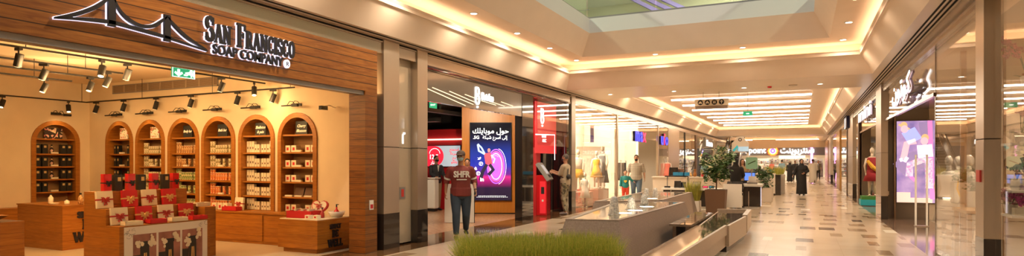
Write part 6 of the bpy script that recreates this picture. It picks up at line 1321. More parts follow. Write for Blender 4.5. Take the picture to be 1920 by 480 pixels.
if g_ is None:
    m, nt, b = mk('grass_blades_mixed'); tc, x, y, z = XYZ(nt); n = nt.nodes.new('ShaderNodeTexNoise'); n.inputs['Scale'].default_value = 60; nt.links.new(tc.outputs['Object'], n.inputs['Vector'])
    mp = nt.nodes.new('ShaderNodeMapping'); mp.inputs['Scale'].default_value = (1, 1, .08); nt.links.new(tc.outputs['Object'], mp.inputs[0]); nt.links.new(mp.outputs[0], n.inputs['Vector'])
    rp = nt.nodes.new('ShaderNodeValToRGB'); e = rp.color_ramp.elements; e[0].position = .3; e[0].color = (.16, .24, .02, 1); e[1].position = .68; e[1].color = (.80, .66, .15, 1); q = e.new(.5); q.color = (.48, .54, .07, 1)
    nt.links.new(n.outputs['Fac'], rp.inputs[0]); nt.links.new(rp.outputs[0], b.inputs['Base Color']); b.inputs['Roughness'].default_value = .55; M['grassvar'] = m; g_ = mb.build('grass', 'grassvar', gp_)
g_['kind'] = 'stuff'
# ================================================================== HANGING DIRECTION SIGN
a = onY(1303, 187, 19.2); b = onY(1366, 205, 19.2); L = b.x - a.x; zt = a.z; zb = onY(1303, 205, 19.2).z
hs = thing('direction_sign', 'hanging cream sign with car, taxi, restroom and arrow symbols over the walkway', 'sign', (a.x, 19.2, zb)); H_ = zt - zb
M['signcream'] = mat('cream_sign_face', (.86, .74, .56), .4); M['signbrown'] = mat('brown_sign_underside', (.24, .16, .11), .4)
MB().box(0, L, -.04, .04, .09, H_).build('sign_face', 'signcream', hs, bevel=.006); MB().box(.02, L - .02, -.06, .08, 0, .085).build('lower_box', 'signbrown', hs)
for x in (L * .25, L * .72): MB().tube([(x, 0, H_), (x, 0, ZS - zb)], .006, 6).build('hanger_rod', 'gray', hs)
zc = .09 + (H_ - .09) / 2; R_ = .078
for i in range(4):
    x = L * (.17 + .21 * i); MB().prism([(x + R_ * math.cos(j * PI / 12), zc + R_ * math.sin(j * PI / 12)) for j in range(24)], -.046, -.0405, None, 'y').build('symbol_disc', 'black', hs)
    q = MB()
    if i < 2: q.prism([(x - .07, zc - .035), (x + .07, zc - .035), (x + .07, zc + .0), (x + .045, zc + .005), (x + .03, zc + .045), (x - .03, zc + .045), (x - .045, zc + .005), (x - .07, zc)], -.05, -.0462, None, 'y'); q.box(x - .055, x - .03, -.05, -.0462, zc - .055, zc - .035); q.box(x + .03, x + .055, -.05, -.0462, zc - .055, zc - .035)
    if i == 1: q.box(x - .018, x + .018, -.05, -.0462, zc + .047, zc + .062)
    if i == 2:
        for s in (-.032, .032): q.box(x + s - .016, x + s + .016, -.05, -.0462, zc - .05, zc + .03); q.prism([(x + s + .014 * math.cos(j), zc + .05 + .014 * math.sin(j)) for j in (0, 1, 2, 3, 4, 5)], -.05, -.0462, None, 'y')
        q.box(x - .003, x + .003, -.05, -.0462, zc - .06, zc + .06)
    if i == 3: q.ribbon([(x, zc - .07), (x, zc + .06)], .026, -.05, -.0462); q.ribbon([(x - .05, zc + .012), (x, zc + .062), (x + .05, zc + .012)], .024, -.05, -.0462)
    [q.v.__setitem__(k_, (x + (v_[0] - x) * .74, v_[1], zc + (v_[2] - zc) * .74)) for k_, v_ in enumerate(q.v)]; q.build('symbol', 'signcream', hs)
e3 = onY(1402, 213, 23.5); e_ = thing('exit_sign', 'tiny green exit sign among the light panels of the middle ceiling recess', 'sign', (e3.x, 23.5, e3.z)); MB().box(-.16, .16, -.02, .02, -.08, .08).build('panel', 'green_exit', e_); MB().ribbon([(-.05, 0), (.05, 0)], .03, -.025, -.021).build('arrow', 'whitesign', e_); MB().tube([(0, 0, .08), (0, 0, 4.34 - e3.z)], .006, 6).build('rod', 'gray', e_)
# ================================================================== PLANTS
def leafy(name, label, x, y, z0, z1, rad, pot, n, ls=.075, pale=.25, seed=0, group=None, trunk=True):
    rr = random.Random(seed); t = thing(name, label, 'plant', (x, y, 0), 0, group)
    pot(t); H = z1 - z0; g = MB(); pl_ = MB(); br_ = MB()
    if trunk: br_.tube([(0, 0, z0 - .1), (.02, 0, z0 + H * .3), (-.01, .01, z0 + H * .6)], [.022, .018, .01], 8)
    tips = []
    for k in range(16):
        a = k * 2.4; el = rr.uniform(.1, 1.0); tip = Vector((math.cos(a) * rad * rr.uniform(.5, 1), math.sin(a) * rad * rr.uniform(.5, 1), z0 + H * (.25 + .7 * el))); st = Vector((0, 0, z0 + H * (.05 + .4 * el))); br_.tube([st, (st + tip) / 2 + Vector((0, 0, .06)), tip], .006, 5); tips.append((st, tip))
    for _ in range(n):
        st, tip = rr.choice(tips); s = rr.uniform(.35, 1.05); p = st.lerp(tip, s) + Vector((rr.gauss(0, .06), rr.gauss(0, .06), rr.gauss(0, .07)))
        d = Vector((rr.gauss(0, 1), rr.gauss(0, 1), rr.gauss(-.3, .6))).normalized(); u = d.cross(Vector((rr.gauss(0, .4), rr.gauss(0, .4), 1))).normalized(); L_ = ls * rr.uniform(.7, 1.3); nrm = d.cross(u) * L_ * .12
        (pl_ if rr.random() < pale else g).add([p, p + d * L_ * .45 + u * L_ * .33 + nrm, p + d * L_, p + d * L_ * .45 - u * L_ * .33 + nrm, p + d * L_ * .5], [(0, 1, 4), (1, 2, 4), (2, 3, 4), (3, 0, 4)])
    br_.build('branches', 'wood_dark', t); g.build('leaves', 'leaf', t)
    if pale: pl_.build('pale_leaves', 'leaf_pale', t)
    return t
pc = onY(1341, 355, 18.7)
def potA(t): mb = MB(); frustum(mb, rect(-.25, .25, -.25, .25), 0, rect(-.29, .29, -.29, .29), .72); mb.build('tapered_pot', 'pot_brown', t); MB().box(-.26, .26, -.26, .26, .70, .722).build('soil', 'soil', t)
leafy('potted_tree', 'bushy variegated plant in a tall brown square planter beside the kiosk', pc.x, 18.9, .75, 1.86, .60, potA, 560, .15, .16, 4)
def gpot(w, h, m='white'):
    def f(t): MB().box(-w / 2, w / 2, -w / 2, w / 2, 0, h).build('planter_box', m, t, bevel=.01); MB().box(-w / 2 + .03, w / 2 - .03, -w / 2 + .03, w / 2 - .03, h, h + .004).build('soil', 'soil', t)
    return f
def grassy(label, x, y, h0, h, w, n, seed, m='yellowgrass', d=None, group='yellow grass planters', pm='white'):
    t = thing('potted_grass', label, 'plant', (x, y, 0), 0, group); rr = random.Random(seed); MB().box(-w / 2, w / 2, -(d or w) / 2, (d or w) / 2, 0, h0).build('planter_box', pm, t, bevel=.01); mb = MB()
    for _ in range(n):
        x_, y_ = rr.uniform(-w * .42, w * .42), rr.uniform(-(d or w) * .42, (d or w) * .42); a = rr.random() * 6.28; q = .007; dx, dy = math.cos(a) * q, math.sin(a) * q; lx, ly = x_ * .5 + rr.gauss(0, .07), y_ * .5 + rr.gauss(0, .07); hh = h * rr.uniform(.6, 1)
        mb.add([(x_ - dx, y_ - dy, h0 - .01), (x_ + dx, y_ + dy, h0 - .01), (x_ + lx * .4 + dx, y_ + ly * .4 + dy, h0 + hh * .6), (x_ + lx * .4 - dx, y_ + ly * .4 - dy, h0 + hh * .6), (x_ + lx, y_ + ly, h0 + hh)], [(0, 1, 2, 3), (3, 2, 4)])
    g_ = mb.build('grass_blades', m, t); g_['kind'] = 'stuff'; return t
grassy('yellow green grass in a white pot left of the brown square planter', onY(1300, 380, 19.6).x, 19.6, .33, .72, .42, 260, 2)
M['planterwhite'] = mat('cream_white_planter', (.70, .62, .52), .45)
grassy('yellow green grass in a tall cream planter beside the walkway', onY(1453, 330, 33).x, 33, .95, .5, .9, 300, 3, pm='planterwhite', d=1.4)
leafy('potted_plant', 'dark green bushy plant in a cream planter behind the kiosk desk', onY(1433, 330, 28).x, 28, .75, 1.45, .45, gpot(.7, .78, 'planterwhite'), 300, .13, 0, 7, trunk=False)
leafy('potted_plant', 'small dark green plant in a low cream planter right of the kiosk desk', onY(1432, 350, 25.5).x + .05, 25.5, .50, .95, .25, gpot(.5, .55, 'planterwhite'), 140, .11, 0, 8, trunk=False)
leafy('potted_plant', 'leafy cream flowered plant above the far kiosk, left of the white arch stand', onY(1362, 310, 27).x - .15, 27.0, 1.25, 2.3, .42, gpot(.45, 1.2, 'planterwhite'), 200, .14, .55, 9, trunk=False)
mb = MB(); q = onY(1465, 345, 32); t = thing('planter_block', 'cream planter block with dark side along the walkway', 'planter', (q.x - .35, 30.9, 0), 0); MB().box(-.9, .12, 0, 1.0, .08, 1.0).build('planter_body', 'planterwhite', t); MB().box(.121, .35, .1, 1.3, 0, .95).build('dark_bin', 'darkbase', t); MB().box(-.85, .08, .05, .95, 0, .08).build('foot', 'darkbase', t)
tag(MB().box(-.5, .5, -.02, .0, .02, .05).build('floor_glow_strip', 'led', None, loc=(q.x - .9, 30.88, 0)), 'warm light strip under the cream planter block', 'light strip')
# ================================================================== KIOSKS ON THE WALKWAY
M['teal'] = mat('teal_lettering', (.03, .35, .38), .4, em=(.05, .5, .55), es=.4); M['mint'] = mat('mint_green_board', (.34, .70, .52), .5); M['screenblue'] = mat('blue_monitor_screen', (.1, .2, .6), .3, em=(.12, .25, .8), es=1.0)
M['bluebox'] = mat('bright_blue_box', (.03, .28, .55), .5); M['mesh'] = mat('dark_chair_mesh', (.05, .042, .038), .6)
ck = thing('sales_counter', 'long white topped sales counter with gadgets behind the fountain', 'counter', (0, 0, 0)); x0 = onY(1243, 350, 20.6).x; x1 = onY(1354, 350, 20.6).x
MB().box(x0, x1, 20.3, 21.1, .62, .68).build('counter_top', 'white', ck, bevel=.006); MB().box(x0 + .06, x1 - .06, 20.36, 21.05, .10, .62).build('glass_case', 'darkbase', ck); MB().box(x0 + .1, x1 - .1, 20.4, 21.0, 0, .10).build('plinth', 'white', ck)
for i in range(4): MB().box(x0 + .3 + i * .8, x0 + .32 + i * .8, 20.35, 20.36, .10, .62).build('case_divider', 'steel', ck)
def device(px, y, z, w, h, m, label, tilt=-.3, nm='tablet_display', fr='black'):
    t = thing(nm, label, 'tablet', (onY(px, 340, y).x, y, z), .0, 'devices on the sales counter'); Tt = Matrix.Rotation(tilt, 4, 'X'); MB().box(-w / 2, w / 2, 0, .015, 0.005, h, Tt).build('frame', fr, t); MB().box(-w / 2 + .02, w / 2 - .02, -.003, 0, .025, h - .02, Tt).build('screen', m, t); MB().box(-w * .2, w * .2, .0, .14, 0, .01).build('foot', 'gray', t)
device(1270, 20.6, .682, .22, .24, 'blackgloss', 'black tablet standing on the counter under the black laptop box'); device(1280, 20.7, .682, .2, .2, 'blackgloss', 'second small black tablet on the counter'); device(1306, 20.7, .682, .26, .22, 'gray', 'brown framed picture tablet on the sales counter', fr='kraft')
device(1251, 20.5, .682, .2, .06, 'blackgloss', 'flat black case at the left end of the sales counter'); device(1322, 20.6, .682, .18, .08, 'redglow', 'small red lit box on the sales counter near the tree'); device(1334, 20.6, .682, .16, .09, 'bluebox', 'small blue box on the sales counter behind the tree')
ds = thing('display_riser', 'raised dark shelf above the left part of the sales counter', 'shelf', (0, 0, 0)); xa = onY(1248, 330, 21.3).x; xb = onY(1292, 330, 21.3).x; MB().box(xa, xb, 21.15, 21.6, 1.03, 1.07).build('shelf_board', 'darkbase', ds)
for x in (xa + .03, xb - .06): MB().box(x, x + .03, 21.35, 21.4, 0, 1.03).build('leg', 'gray', ds)
device(1262, 21.3, 1.072, .30, .30, 'blackgloss', 'black open laptop box standing on the raised shelf', -.35); device(1274, 21.4, 1.072, .26, .24, 'kraft', 'brown picture frame on the raised shelf', fr='wood_plain')
for i, px in enumerate((1268, 1278, 1287)): tag(MB().box(-.1, .1, -.06, .06, 0, .12).build('blue_carton', 'bluebox', None, loc=(onY(px, 330, 21.22).x, 21.22, 1.072), bevel=.004), 'bright blue carton on the raised shelf of the sales counter, %s' % ['left', 'middle', 'right'][i], 'box', 'blue cartons on the raised shelf')
c2_ = thing('sales_counter', 'cream counter farther back, left of the brown square planter', 'counter', (onY(1300, 330, 25).x, 25.2, 0)); MB().box(-1.6, 1.5, -.3, .3, 0, .92).build('counter_body', 'planterwhite', c2_); MB().box(-1.65, 1.55, -.35, .35, .92, .96).build('counter_top', 'white', c2_)
for i, (px, h, m) in enumerate(((1283, .22, 'blackcard'), (1295, .16, 'gold'), (1303, .3, 'wood_plain'), (1318, .18, 'redcard'))): tag(MB().lathe([(.05, 0), (.07, h * .3), (.03, h * .7), (.04, h)], 12).build('ornament', m, None, loc=(onY(px, 330, 25.1).x, 25.1, .962)), 'small %s ornament on the farther cream counter' % ['black', 'golden', 'wooden', 'red'][i], 'ornament', 'ornaments on the farther counter')
# desk with the seated woman
pd = onZ(1374, 392, 0); yd = pd.y
dk = thing('kiosk_desk', 'white and dark service desk with lit edge beside the walkway', 'desk', (0, 0, 0)); xa, xb, xc = onY(1356, 390, yd).x, onY(1391, 390, yd).x, onY(1424, 388, yd).x
MB().box(xa, xb, yd, yd + .04, .05, .82).build('white_screen_panel', 'white', dk); 
MB().box(xa + .3, xa + .4, yd - .06, yd + .1, 0, .05).build('panel_foot', 'gray', dk); yq = yd + .9
MB().box(xb - .02, xc, yq - .3, yq + .5, .06, .72).build('dark_cabinet', 'darkbase', dk, bevel=.006); MB().box(xb - .06, xc + .05, yq - .34, yq + .54, .72, .80).build('desk_top', 'white', dk, bevel=.006); MB().box(xb, xc - .04, yq - .26, yq + .46, 0, .06).build('plinth', 'white', dk)
MB().box(xc + .001, xc + .012, yq - .28, yq - .2, .08, .70).build('lit_edge', 'halo', dk); MB().box(xa + .05, xb - .1, yq + .42, yq + .95, .70, .76).build('rear_desk_top', 'white', dk); MB().box(xa + .07, xb - .12, yq + .5, yq + .9, 0, .70).build('rear_cabinet', 'planterwhite', dk)
mo = thing('desk_monitor', 'monitor with blue screen in front of the seated woman', 'monitor', (onY(1393, 330, yq + .75).x + .05, yq + .75, .762)); MB().box(-.02, .36, 0, .03, .12, .42).build('housing', 'black', mo); MB().box(0, .34, -.004, 0, .14, .40).build('screen', 'screenblue', mo); MB().box(.12, .22, -.06, .10, 0, .012).box(.16, .18, .0, .02, .012, .12).build('stand', 'black', mo)
tl = thing('till_screen', 'small silver till screen on the desk corner near the mint board', 'till', (onY(1410, 345, yq).x, yq + .1, .802)); MB().box(-.16, .16, -.1, .1, 0, .05).build('till_base', 'gray', tl); MB().box(-.12, .12, .0, .02, .05, .26, Matrix.Rotation(-.2, 4, 'X')).build('till_display', 'white', tl)
mt = thing('mint_sign_board', 'mint green rounded sign board on a post above the kiosk desk', 'sign', (onY(1409, 312, yq + .3).x, yq + .35, .802)); 
mb = MB(); mb.prism([(-.14 + .05 * math.cos(a), .55 + .05 * math.sin(a)) for a in (PI, 1.25 * PI, 1.5 * PI)] + [(.14 + .05 * math.cos(a), .55 + .05 * math.sin(a)) for a in (1.5 * PI, 1.75 * PI, 2 * PI)] + [(.14 + .05 * math.cos(a), .85 + .05 * math.sin(a)) for a in (0, .25 * PI, .5 * PI)] + [(-.14 + .05 * math.cos(a), .85 + .05 * math.sin(a)) for a in (.5 * PI, .75 * PI, PI)], -.015, .015, None, 'y'); mb.build('board', 'mint', mt); MB().box(-.015, .015, -.01, .01, 0, .5).build('post', 'steel', mt)
MB().ribbon([(-.12, .66), (0, .72), (.13, .78)], .03, -.018, -.016).build('leaf_drawing', 'leaf', mt)
ar = thing('arch_stand', 'white kiosk stand shaped like a bag with teal and pale blue lettering', 'stand', (onY(1388, 290, 27.5).x, 27.5, 0)); W_ = (1403 - 1373) / 1139 * 25.6 / 2
for s in (-W_, W_ - .08): MB().box(s, s + .08, -.1, .1, 0, 2.0).build('side_post', 'white', ar)
MB().prism([(-W_, 1.95), (W_, 1.95), (W_, 2.35), (W_ * .55, 2.5), (W_ * .35, 2.62), (-W_ * .35, 2.62), (-W_ * .55, 2.5), (-W_, 2.35)], -.1, .1, None, 'y').build('header_board', 'planterwhite', ar); MB().ribbon([(-W_ * .8, 2.02), (-W_ * .3, 2.22), (-W_ * .2, 2.05)], .1, -.115, -.102).build('teal_mark', 'teal', ar)
M['paleblue'] = mat('pale_blue_lettering', (.4, .6, .75), .4, em=(.4, .6, .8), es=.5); MB().box(-W_ * .2, W_ * 1.0, -.12, -.102, 2.0, 2.2).build('pale_blue_plate', 'paleblue', ar); MB().ribbon(_arc(0, 2.5, .06, .06, 0, 360, 10), .03, -.105, -.101).build('hook_eye', 'black', ar)
MB().box(-W_ + .1, W_ - .1, .0, .3, 0, .95).build('counter', 'planterwhite', ar)
# office chair
pch = onY(1379, 350, yd + .35)
oc = thing('office_chair', 'black mesh backed office chair holding the seated woman', 'chair', (pch.x, yd + .38, 0))
for k in range(5): a = k * 1.257; MB().tube([(0, 0, .09), (math.cos(a) * .28, math.sin(a) * .28, .05)], .018, 6).build('foot_arm', 'black', oc)
MB().cyl((0, 0), .025, .05, .44, 10).build('gas_column', 'black', oc); MB().box(-.24, .24, -.22, .24, .44, .50).build('seat', 'mesh', oc, bevel=.02)
mb = MB(); n = 10
for i in range(n):
    a0 = -PI / 2 * .9 + i * PI * .9 / n; a1 = a0 + PI * .9 / n
    for z0_, z1_, k0_, k1_ in ((.56, .72, .85, 1), (.72, .90, 1, .82)):
        mb.quad((math.sin(a0) * .27 * k0_, -.24 + .10 * (1 - math.cos(a0)), z0_), (math.sin(a1) * .27 * k0_, -.24 + .10 * (1 - math.cos(a1)), z0_), (math.sin(a1) * .27 * k1_, -.25 + .10 * (1 - math.cos(a1)), z1_), (math.sin(a0) * .27 * k1_, -.25 + .10 * (1 - math.cos(a0)), z1_))
o = mb.build('mesh_back', 'mesh', oc, smooth=True); sm = o.modifiers.new('s', 'SOLIDIFY'); sm.thickness = .02; MB().tube([(0, .0, .45), (0, -.24, .5), (0, -.27, .62)], .02, 6).build('back_bar', 'black', oc)
# ================================================================== PEOPLE
def FC(x, y): return math.atan2(-x, y)
for n_, c_ in (('skin_tan', (.42, .21, .12)), ('skin_light', (.55, .30, .19)), ('skin_brown', (.30, .15, .085)), ('hair_black', (.015, .011, .009)), ('hair_brown', (.05, .028, .016)), ('hair_grey', (.12, .10, .085)), ('maroon', (.22, .035, .028)),
                ('jeans', (.035, .055, .085)), ('jeans_light', (.10, .15, .21)), ('beige_shirt', (.42, .33, .22)), ('suit', (.022, .022, .026)), ('khaki', (.36, .26, .15)), ('teal_cloth', (.01, .17, .16)), ('red_shorts', (.55, .05, .02)), ('abaya', (.012, .011, .011)),
                ('thobe', (.66, .58, .48)), ('skyblue', (.22, .38, .48)), ('mask_blue', (.35, .50, .52)), ('cap_brown', (.13, .085, .065)), ('shoe_black', (.02, .018, .018)), ('shoe_grey', (.25, .22, .2)), ('shirtwhite', (.75, .70, .62))):
    M[n_] = mat('cloth_' + n_ if 'skin' not in n_ and 'hair' not in n_ else n_, c_, .75 if 'skin' not in n_ else .5)
def plaid():
    m, nt, b = mk('checked_shirt_cloth'); tc, x, y, z = XYZ(nt)
    def st(a, s, w): q = MA(nt, 'DIVIDE', a, s); return MA(nt, 'LESS_THAN', MA(nt, 'SUBTRACT', q, MA(nt, 'FLOOR', q)), w)
    g = MA(nt, 'MULTIPLY', MA(nt, 'ADD', st(x, .05, .28), st(z, .05, .28)), .5); nt.links.new(MIXC(nt, g, (.50, .43, .33), (.07, .08, .07)), b.inputs['Base Color']); b.inputs['Roughness'].default_value = .8; return m
M['plaid'] = plaid(); M['camo'] = spot_mat('camouflage_cloth', (.26, .22, .13), [(.12, .10, .05), (.33, .28, .19), (.07, .06, .04)], 16, .35)
def solid(mb, name, m, parent, vox=.012, it=3):
    o = mb.build('tmp', m); r = o.modifiers.new('r', 'REMESH'); r.mode = 'VOXEL'; r.voxel_size = vox; s = o.modifiers.new('s', 'SMOOTH'); s.iterations = it; s.factor = .5
    bpy.context.view_layer.update(); me = evalmesh(o, name); me.polygons.foreach_set('use_smooth', [True] * len(me.polygons)); bpy.data.objects.remove(o)
    me.materials.clear(); me.materials.append(M[m]); n = bpy.data.objects.new(name, me); C.objects.link(n); n.parent = parent; return n
BASE = dict(sh=.185, armL=[(.235, .0, 1.17), (.255, -.06, .93)], armR=[(-.235, .0, 1.17), (-.255, -.06, .93)], legL=[(.10, -.01, .50), (.11, .03, .085)], legR=[(-.10, -.01, .50), (-.11, .03, .085)], bulk=1.0, curl=.5, headturn=0, hip=.92, toe=0)
def V3(p): return Vector(p)
def hand(mb, w, e, side, curl):
    w = V3(w); d = (w - V3(e)).normalized(); inn = Vector((-side, 0, 0)); n = (inn - d * inn.dot(d)).normalized(); s = d.cross(n).normalized()     # n: palm normal, s: across the palm
    if s.y > 0: s = -s                                                                                                                                 # s points to the front (thumb side)
    mb.tube([w - d * .01, w + d * .03, w + d * .075, w + d * .09], [(.018, .026), (.016, .036), (.014, .040), (.012, .036)], 10, sq=n)
    for i, (o, L) in enumerate(((.029, .066), (.010, .074), (-.010, .070), (-.028, .056))):
        a = w + d * .085 + s * o; b = a + (d * math.cos(curl * .5) + n * math.sin(curl * .5)) * L * .45; c = b + (d * math.cos(curl * 1.3) + n * math.sin(curl * 1.3)) * L * .32; f = c + (d * math.cos(curl * 2.1) + n * math.sin(curl * 2.1)) * L * .28
        mb.tube([a - d * .015, a, b, c, f], [.0095, .0095, .0088, .008, .0065], 7)
    a = w + d * .03 + s * .032; b = a + (d * .6 + s * .7 + n * .25).normalized() * .035; mb.tube([a - s * .015, a, b, b + (d * .85 + s * .2 + n * .4).normalized() * .028], [.013, .012, .010, .008], 7)
def person(label, x, y, rz, H, pose=None, skin='skin_tan', vox=.012, shirt=None, sleeve=.55, trousers=None, robe=None, hair='hair_black', hairstyle='short', beard=None, mask=None, cap=None, shoes='shoe_black', hijab=None, seated=False, z=0, belly=0, jacket=None):
    P = dict(BASE); P.update(pose or {}); k = H / 1.75; t = thing('person', label, 'person', (x, y, z), rz); t.scale = (k, k, k); bk = P['bulk']; S_ = P['sh'] * bk; hz = P['hip']
    def torso(mb, g=0, z0=None, z1=1.47):
        pts = [(0, 0, hz - .06), (0, 0, hz + .04), (0, -.008 * belly, hz + .2), (0, -.004, 1.26), (0, .005, 1.36), (0, .01, 1.42), (0, .012, z1)]
        rad = [(.160 * bk + g, .105 * bk + g), (.165 * bk + g, .11 * bk + g + .01 * belly), (.140 * bk + g + .012 * belly, .10 * bk + g + .035 * belly), (.165 * bk + g, .115 * bk + g + .01 * belly), (.175 * bk + g, .10 * bk + g), (.14 * bk + g, .078 + g), (.062 + g, .058 + g)]
        mb.tube(pts, rad, 18, sq=(1, 0, 0))
        for q in (-1, 1): mb.ball((q * (S_ - .015), .008, 1.385), (.062 + g, .058 + g, .055 + g), 10, 8)
    def arm(mb, A, q, g=0, f=1.0, r=(.050, .041, .036, .026)):
        s = V3((q * S_, .008, 1.39)); e, w = V3(A[0]), V3(A[1]); pts = [s, e, w]; L1 = (e - s).length; L2 = (w - e).length; L = (L1 + L2) * f
        if L >= L1 + L2 - 1e-4: mb.tube([s, s.lerp(e, .5), e, e.lerp(w, .4), w], [r[0] + g, (r[0] + r[1]) / 2 + g, r[1] + g, r[2] + g, r[3] + g], 12)
        elif L > L1: mb.tube([s, e, e.lerp(w, (L - L1) / L2)], [r[0] + g, r[1] + g, r[2] + g * 1.1], 12)
        else: mb.tube([s, s.lerp(e, L / L1 * .5), s.lerp(e, L / L1)], [r[0] + g, r[0] + g, r[1] + g * 1.25], 12)
        mb.ball(e, r[1] + g * .9, 10, 8) if f > .5 else None
    def leg(mb, A, q, g=0, f=1.0):
        h = V3((q * .088 * bk, 0, hz)); kn, an = V3(A[0]), V3(A[1]); mb.tube([h, h.lerp(kn, .4), kn, kn.lerp(an, .35), kn.lerp(an, f)], [.088 * bk + g, .080 * bk + g, .056 * bk + g, .052 * bk + g, .036 + g * 1.2], 14); mb.ball(kn, .056 * bk + g, 10, 8)
    b = MB(); torso(b)
    b.tube([(0, .012, 1.42), (0, .008, 1.50), (0, 0, 1.57)], [.066, .055, .056], 12)
    Rh = Matrix.Translation((0, 0, 1.55)) @ Matrix.Rotation(P['headturn'], 4, 'Z') @ Matrix.Translation((0, 0, -1.55))
    b.ball((0, .0, 1.645), (.076, .095, .108), 20, 14, Rh); b.ball((0, -.035, 1.588), (.054, .056, .050), 14, 10, Rh); b.tube([(0, -.090, 1.662), (0, -.108, 1.640), (0, -.112, 1.622), (0, -.088, 1.612)], [.010, .013, .016, .010], 8, Rh)
    b.ball((0, -.086, 1.672), (.045, .014, .010), 10, 6, Rh); b.ball((0, -.086, 1.590), (.022, .012, .009), 8, 6, Rh)
    for q in (-1, 1): b.ball((q * .078, .005, 1.64), (.010, .018, .030), 8, 6, Rh)
    for A, q in ((P['armL'], 1), (P['armR'], -1)): arm(b, A, q); hand(b, A[1], A[0], q, P['curl'])
    for A, q in ((P['legL'], 1), (P['legR'], -1)): leg(b, A, q); an = V3(A[1]); b.tube([an + V3((0, .035, -.02)), an + V3((0, -.04, -.045)), an + V3((0, -.14, -.06))], [(.036, .04), (.038, .036), (.038, .022)], 10, sq=(1, 0, 0))
    solid(b, 'body', skin, t, vox * .8, 2)
    e = MB()
    for q in (-1, 1): e.ball((q * .030, -.0895, 1.648), (.013, .008, .006), 8, 6, Rh); e.tube([(q * .014, -.094, 1.666), (q * .030, -.096, 1.670), (q * .050, -.084, 1.665)], [.003, .0045, .003], 6, Rh)
    e.build('eyes_and_brows', 'hair_black', t)
    if not hijab:
        hb_ = MB()
        if hairstyle != 'bald':
            hb_.ball((0, .014, 1.668), (.083, .096, .100), 18, 12, Rh)
            if hairstyle == 'long': hb_.tube([(0, .05, 1.70), (0, .075, 1.55), (0, .08, 1.38), (0, .08, 1.28)], [(.075, .05), (.09, .045), (.085, .04), (.05, .03)], 14, Rh, sq=(1, 0, 0)); [hb_.tube([(q * .07, -.01, 1.68), (q * .085, -.02, 1.55), (q * .08, -.05, 1.38)], [.03, .03, .018], 8, Rh) for q in (-1, 1)]
            solid(hb_, 'hair', hair, t, vox * .8, 1)
        if beard: q = MB(); q.ball((0, -.037, 1.578), (.060, .064, .046), 14, 10, Rh); q.ball((0, -.096, 1.606), (.030, .010, .007), 8, 6, Rh); solid(q, 'beard', beard, t, vox * .8, 1)
    if mask: q = MB(); q.ball((0, -.048, 1.602), (.064, .072, .048), 14, 10, Rh); [q.tube([(s * .05, -.06, 1.62), (s * .08, .0, 1.64)], .004, 5, Rh) for s in (-1, 1)]; q.build('face_mask', mask, t, smooth=True)
    if cap: q = MB(); q.ball((0, .008, 1.70), (.088, .103, .078), 18, 10, Rh); q.tube([(0, -.07, 1.695), (0, -.13, 1.688), (0, -.165, 1.678)], [(.075, .012), (.07, .009), (.05, .006)], 12, Rh, sq=(1, 0, 0)); q.build('cap', cap, t, smooth=True)
    if hijab:
        q = MB(); q.ball((0, .026, 1.655), (.094, .108, .122), 18, 14, Rh); q.tube([(0, .03, 1.66), (0, .02, 1.55), (0, .01, 1.46), (0, .01, 1.38), (0, .01, 1.33)], [(.088, .095), (.084, .088), (.13, .10), (.19, .125), (.17, .10)], 16, sq=(1, 0, 0)); solid(q, 'headscarf', hijab, t, vox, 2)
    if robe:
        q = MB(); torso(q, .03)
        if seated: q.tube([(0, 0, hz), (0, -.02, hz + .02), (0, -.22, hz), (0, -.42, hz - .03), (0, -.45, hz - .2), (0, -.45, .06)], [(.20, .16), (.21, .14), (.21, .11), (.20, .10), (.18, .09), (.24, .14)], 18, sq=(1, 0, 0))
        else: q.tube([(0, .005, 1.38), (0, 0, 1.15), (0, 0, .85), (0, 0, .45), (0, .0, .06)], [(.19 * bk, .13 * bk), (.19 * bk, .15 * bk), (.215 * bk, .175 * bk), (.225 * bk, .185 * bk), (.25 * bk, .20 * bk)], 22, sq=(1, 0, 0))
        for A, s in ((P['armL'], 1), (P['armR'], -1)): arm(q, A, s, .028, .97, (.055, .052, .056, .058))
        solid(q, 'robe', robe, t, vox, 3)
    if trousers:
        q = MB(); q.tube([(0, 0, hz + .06), (0, 0, hz - .02), (0, 0, hz - .10)], [(.168 * bk, .118 * bk), (.18 * bk, .125 * bk), (.14 * bk, .11 * bk)], 18, sq=(1, 0, 0))
        for A, s in ((P['legL'], 1), (P['legR'], -1)): leg(q, A, s, .017, .97 if trousers != 'red_shorts' else .02)
        solid(q, 'shorts' if trousers == 'red_shorts' else 'trousers', trousers, t, vox, 2)
    if shirt:
        q = MB(); torso(q, .02)
        q.tube([(0, 0, hz + .1), (0, 0, hz - .05)], [(.18 * bk + .008, .125 * bk + .01 + .02 * belly), (.188 * bk, .13 * bk + .02 * belly)], 18, sq=(1, 0, 0))
        for A, s in ((P['armL'], 1), (P['armR'], -1)): arm(q, A, s, .020, sleeve)
        solid(q, 'jacket' if shirt == 'suit' else 'shirt', shirt, t, vox, 2)
    if shoes:
        for A in (P['legL'], P['legR']):
            q = MB(); an = V3(A[1]); q.tube([an + V3((0, .05, -.045)), an + V3((0, .02, -.04)), an + V3((0, -.07, -.05)), an + V3((0, -.165, -.062)), an + V3((0, -.185, -.066))], [(.034, .036), (.043, .043), (.046, .034), (.042, .022), (.025, .014)], 12, sq=(1, 0, 0))
            solid(q, 'shoe', shoes, t, vox * .9, 1)
    return t
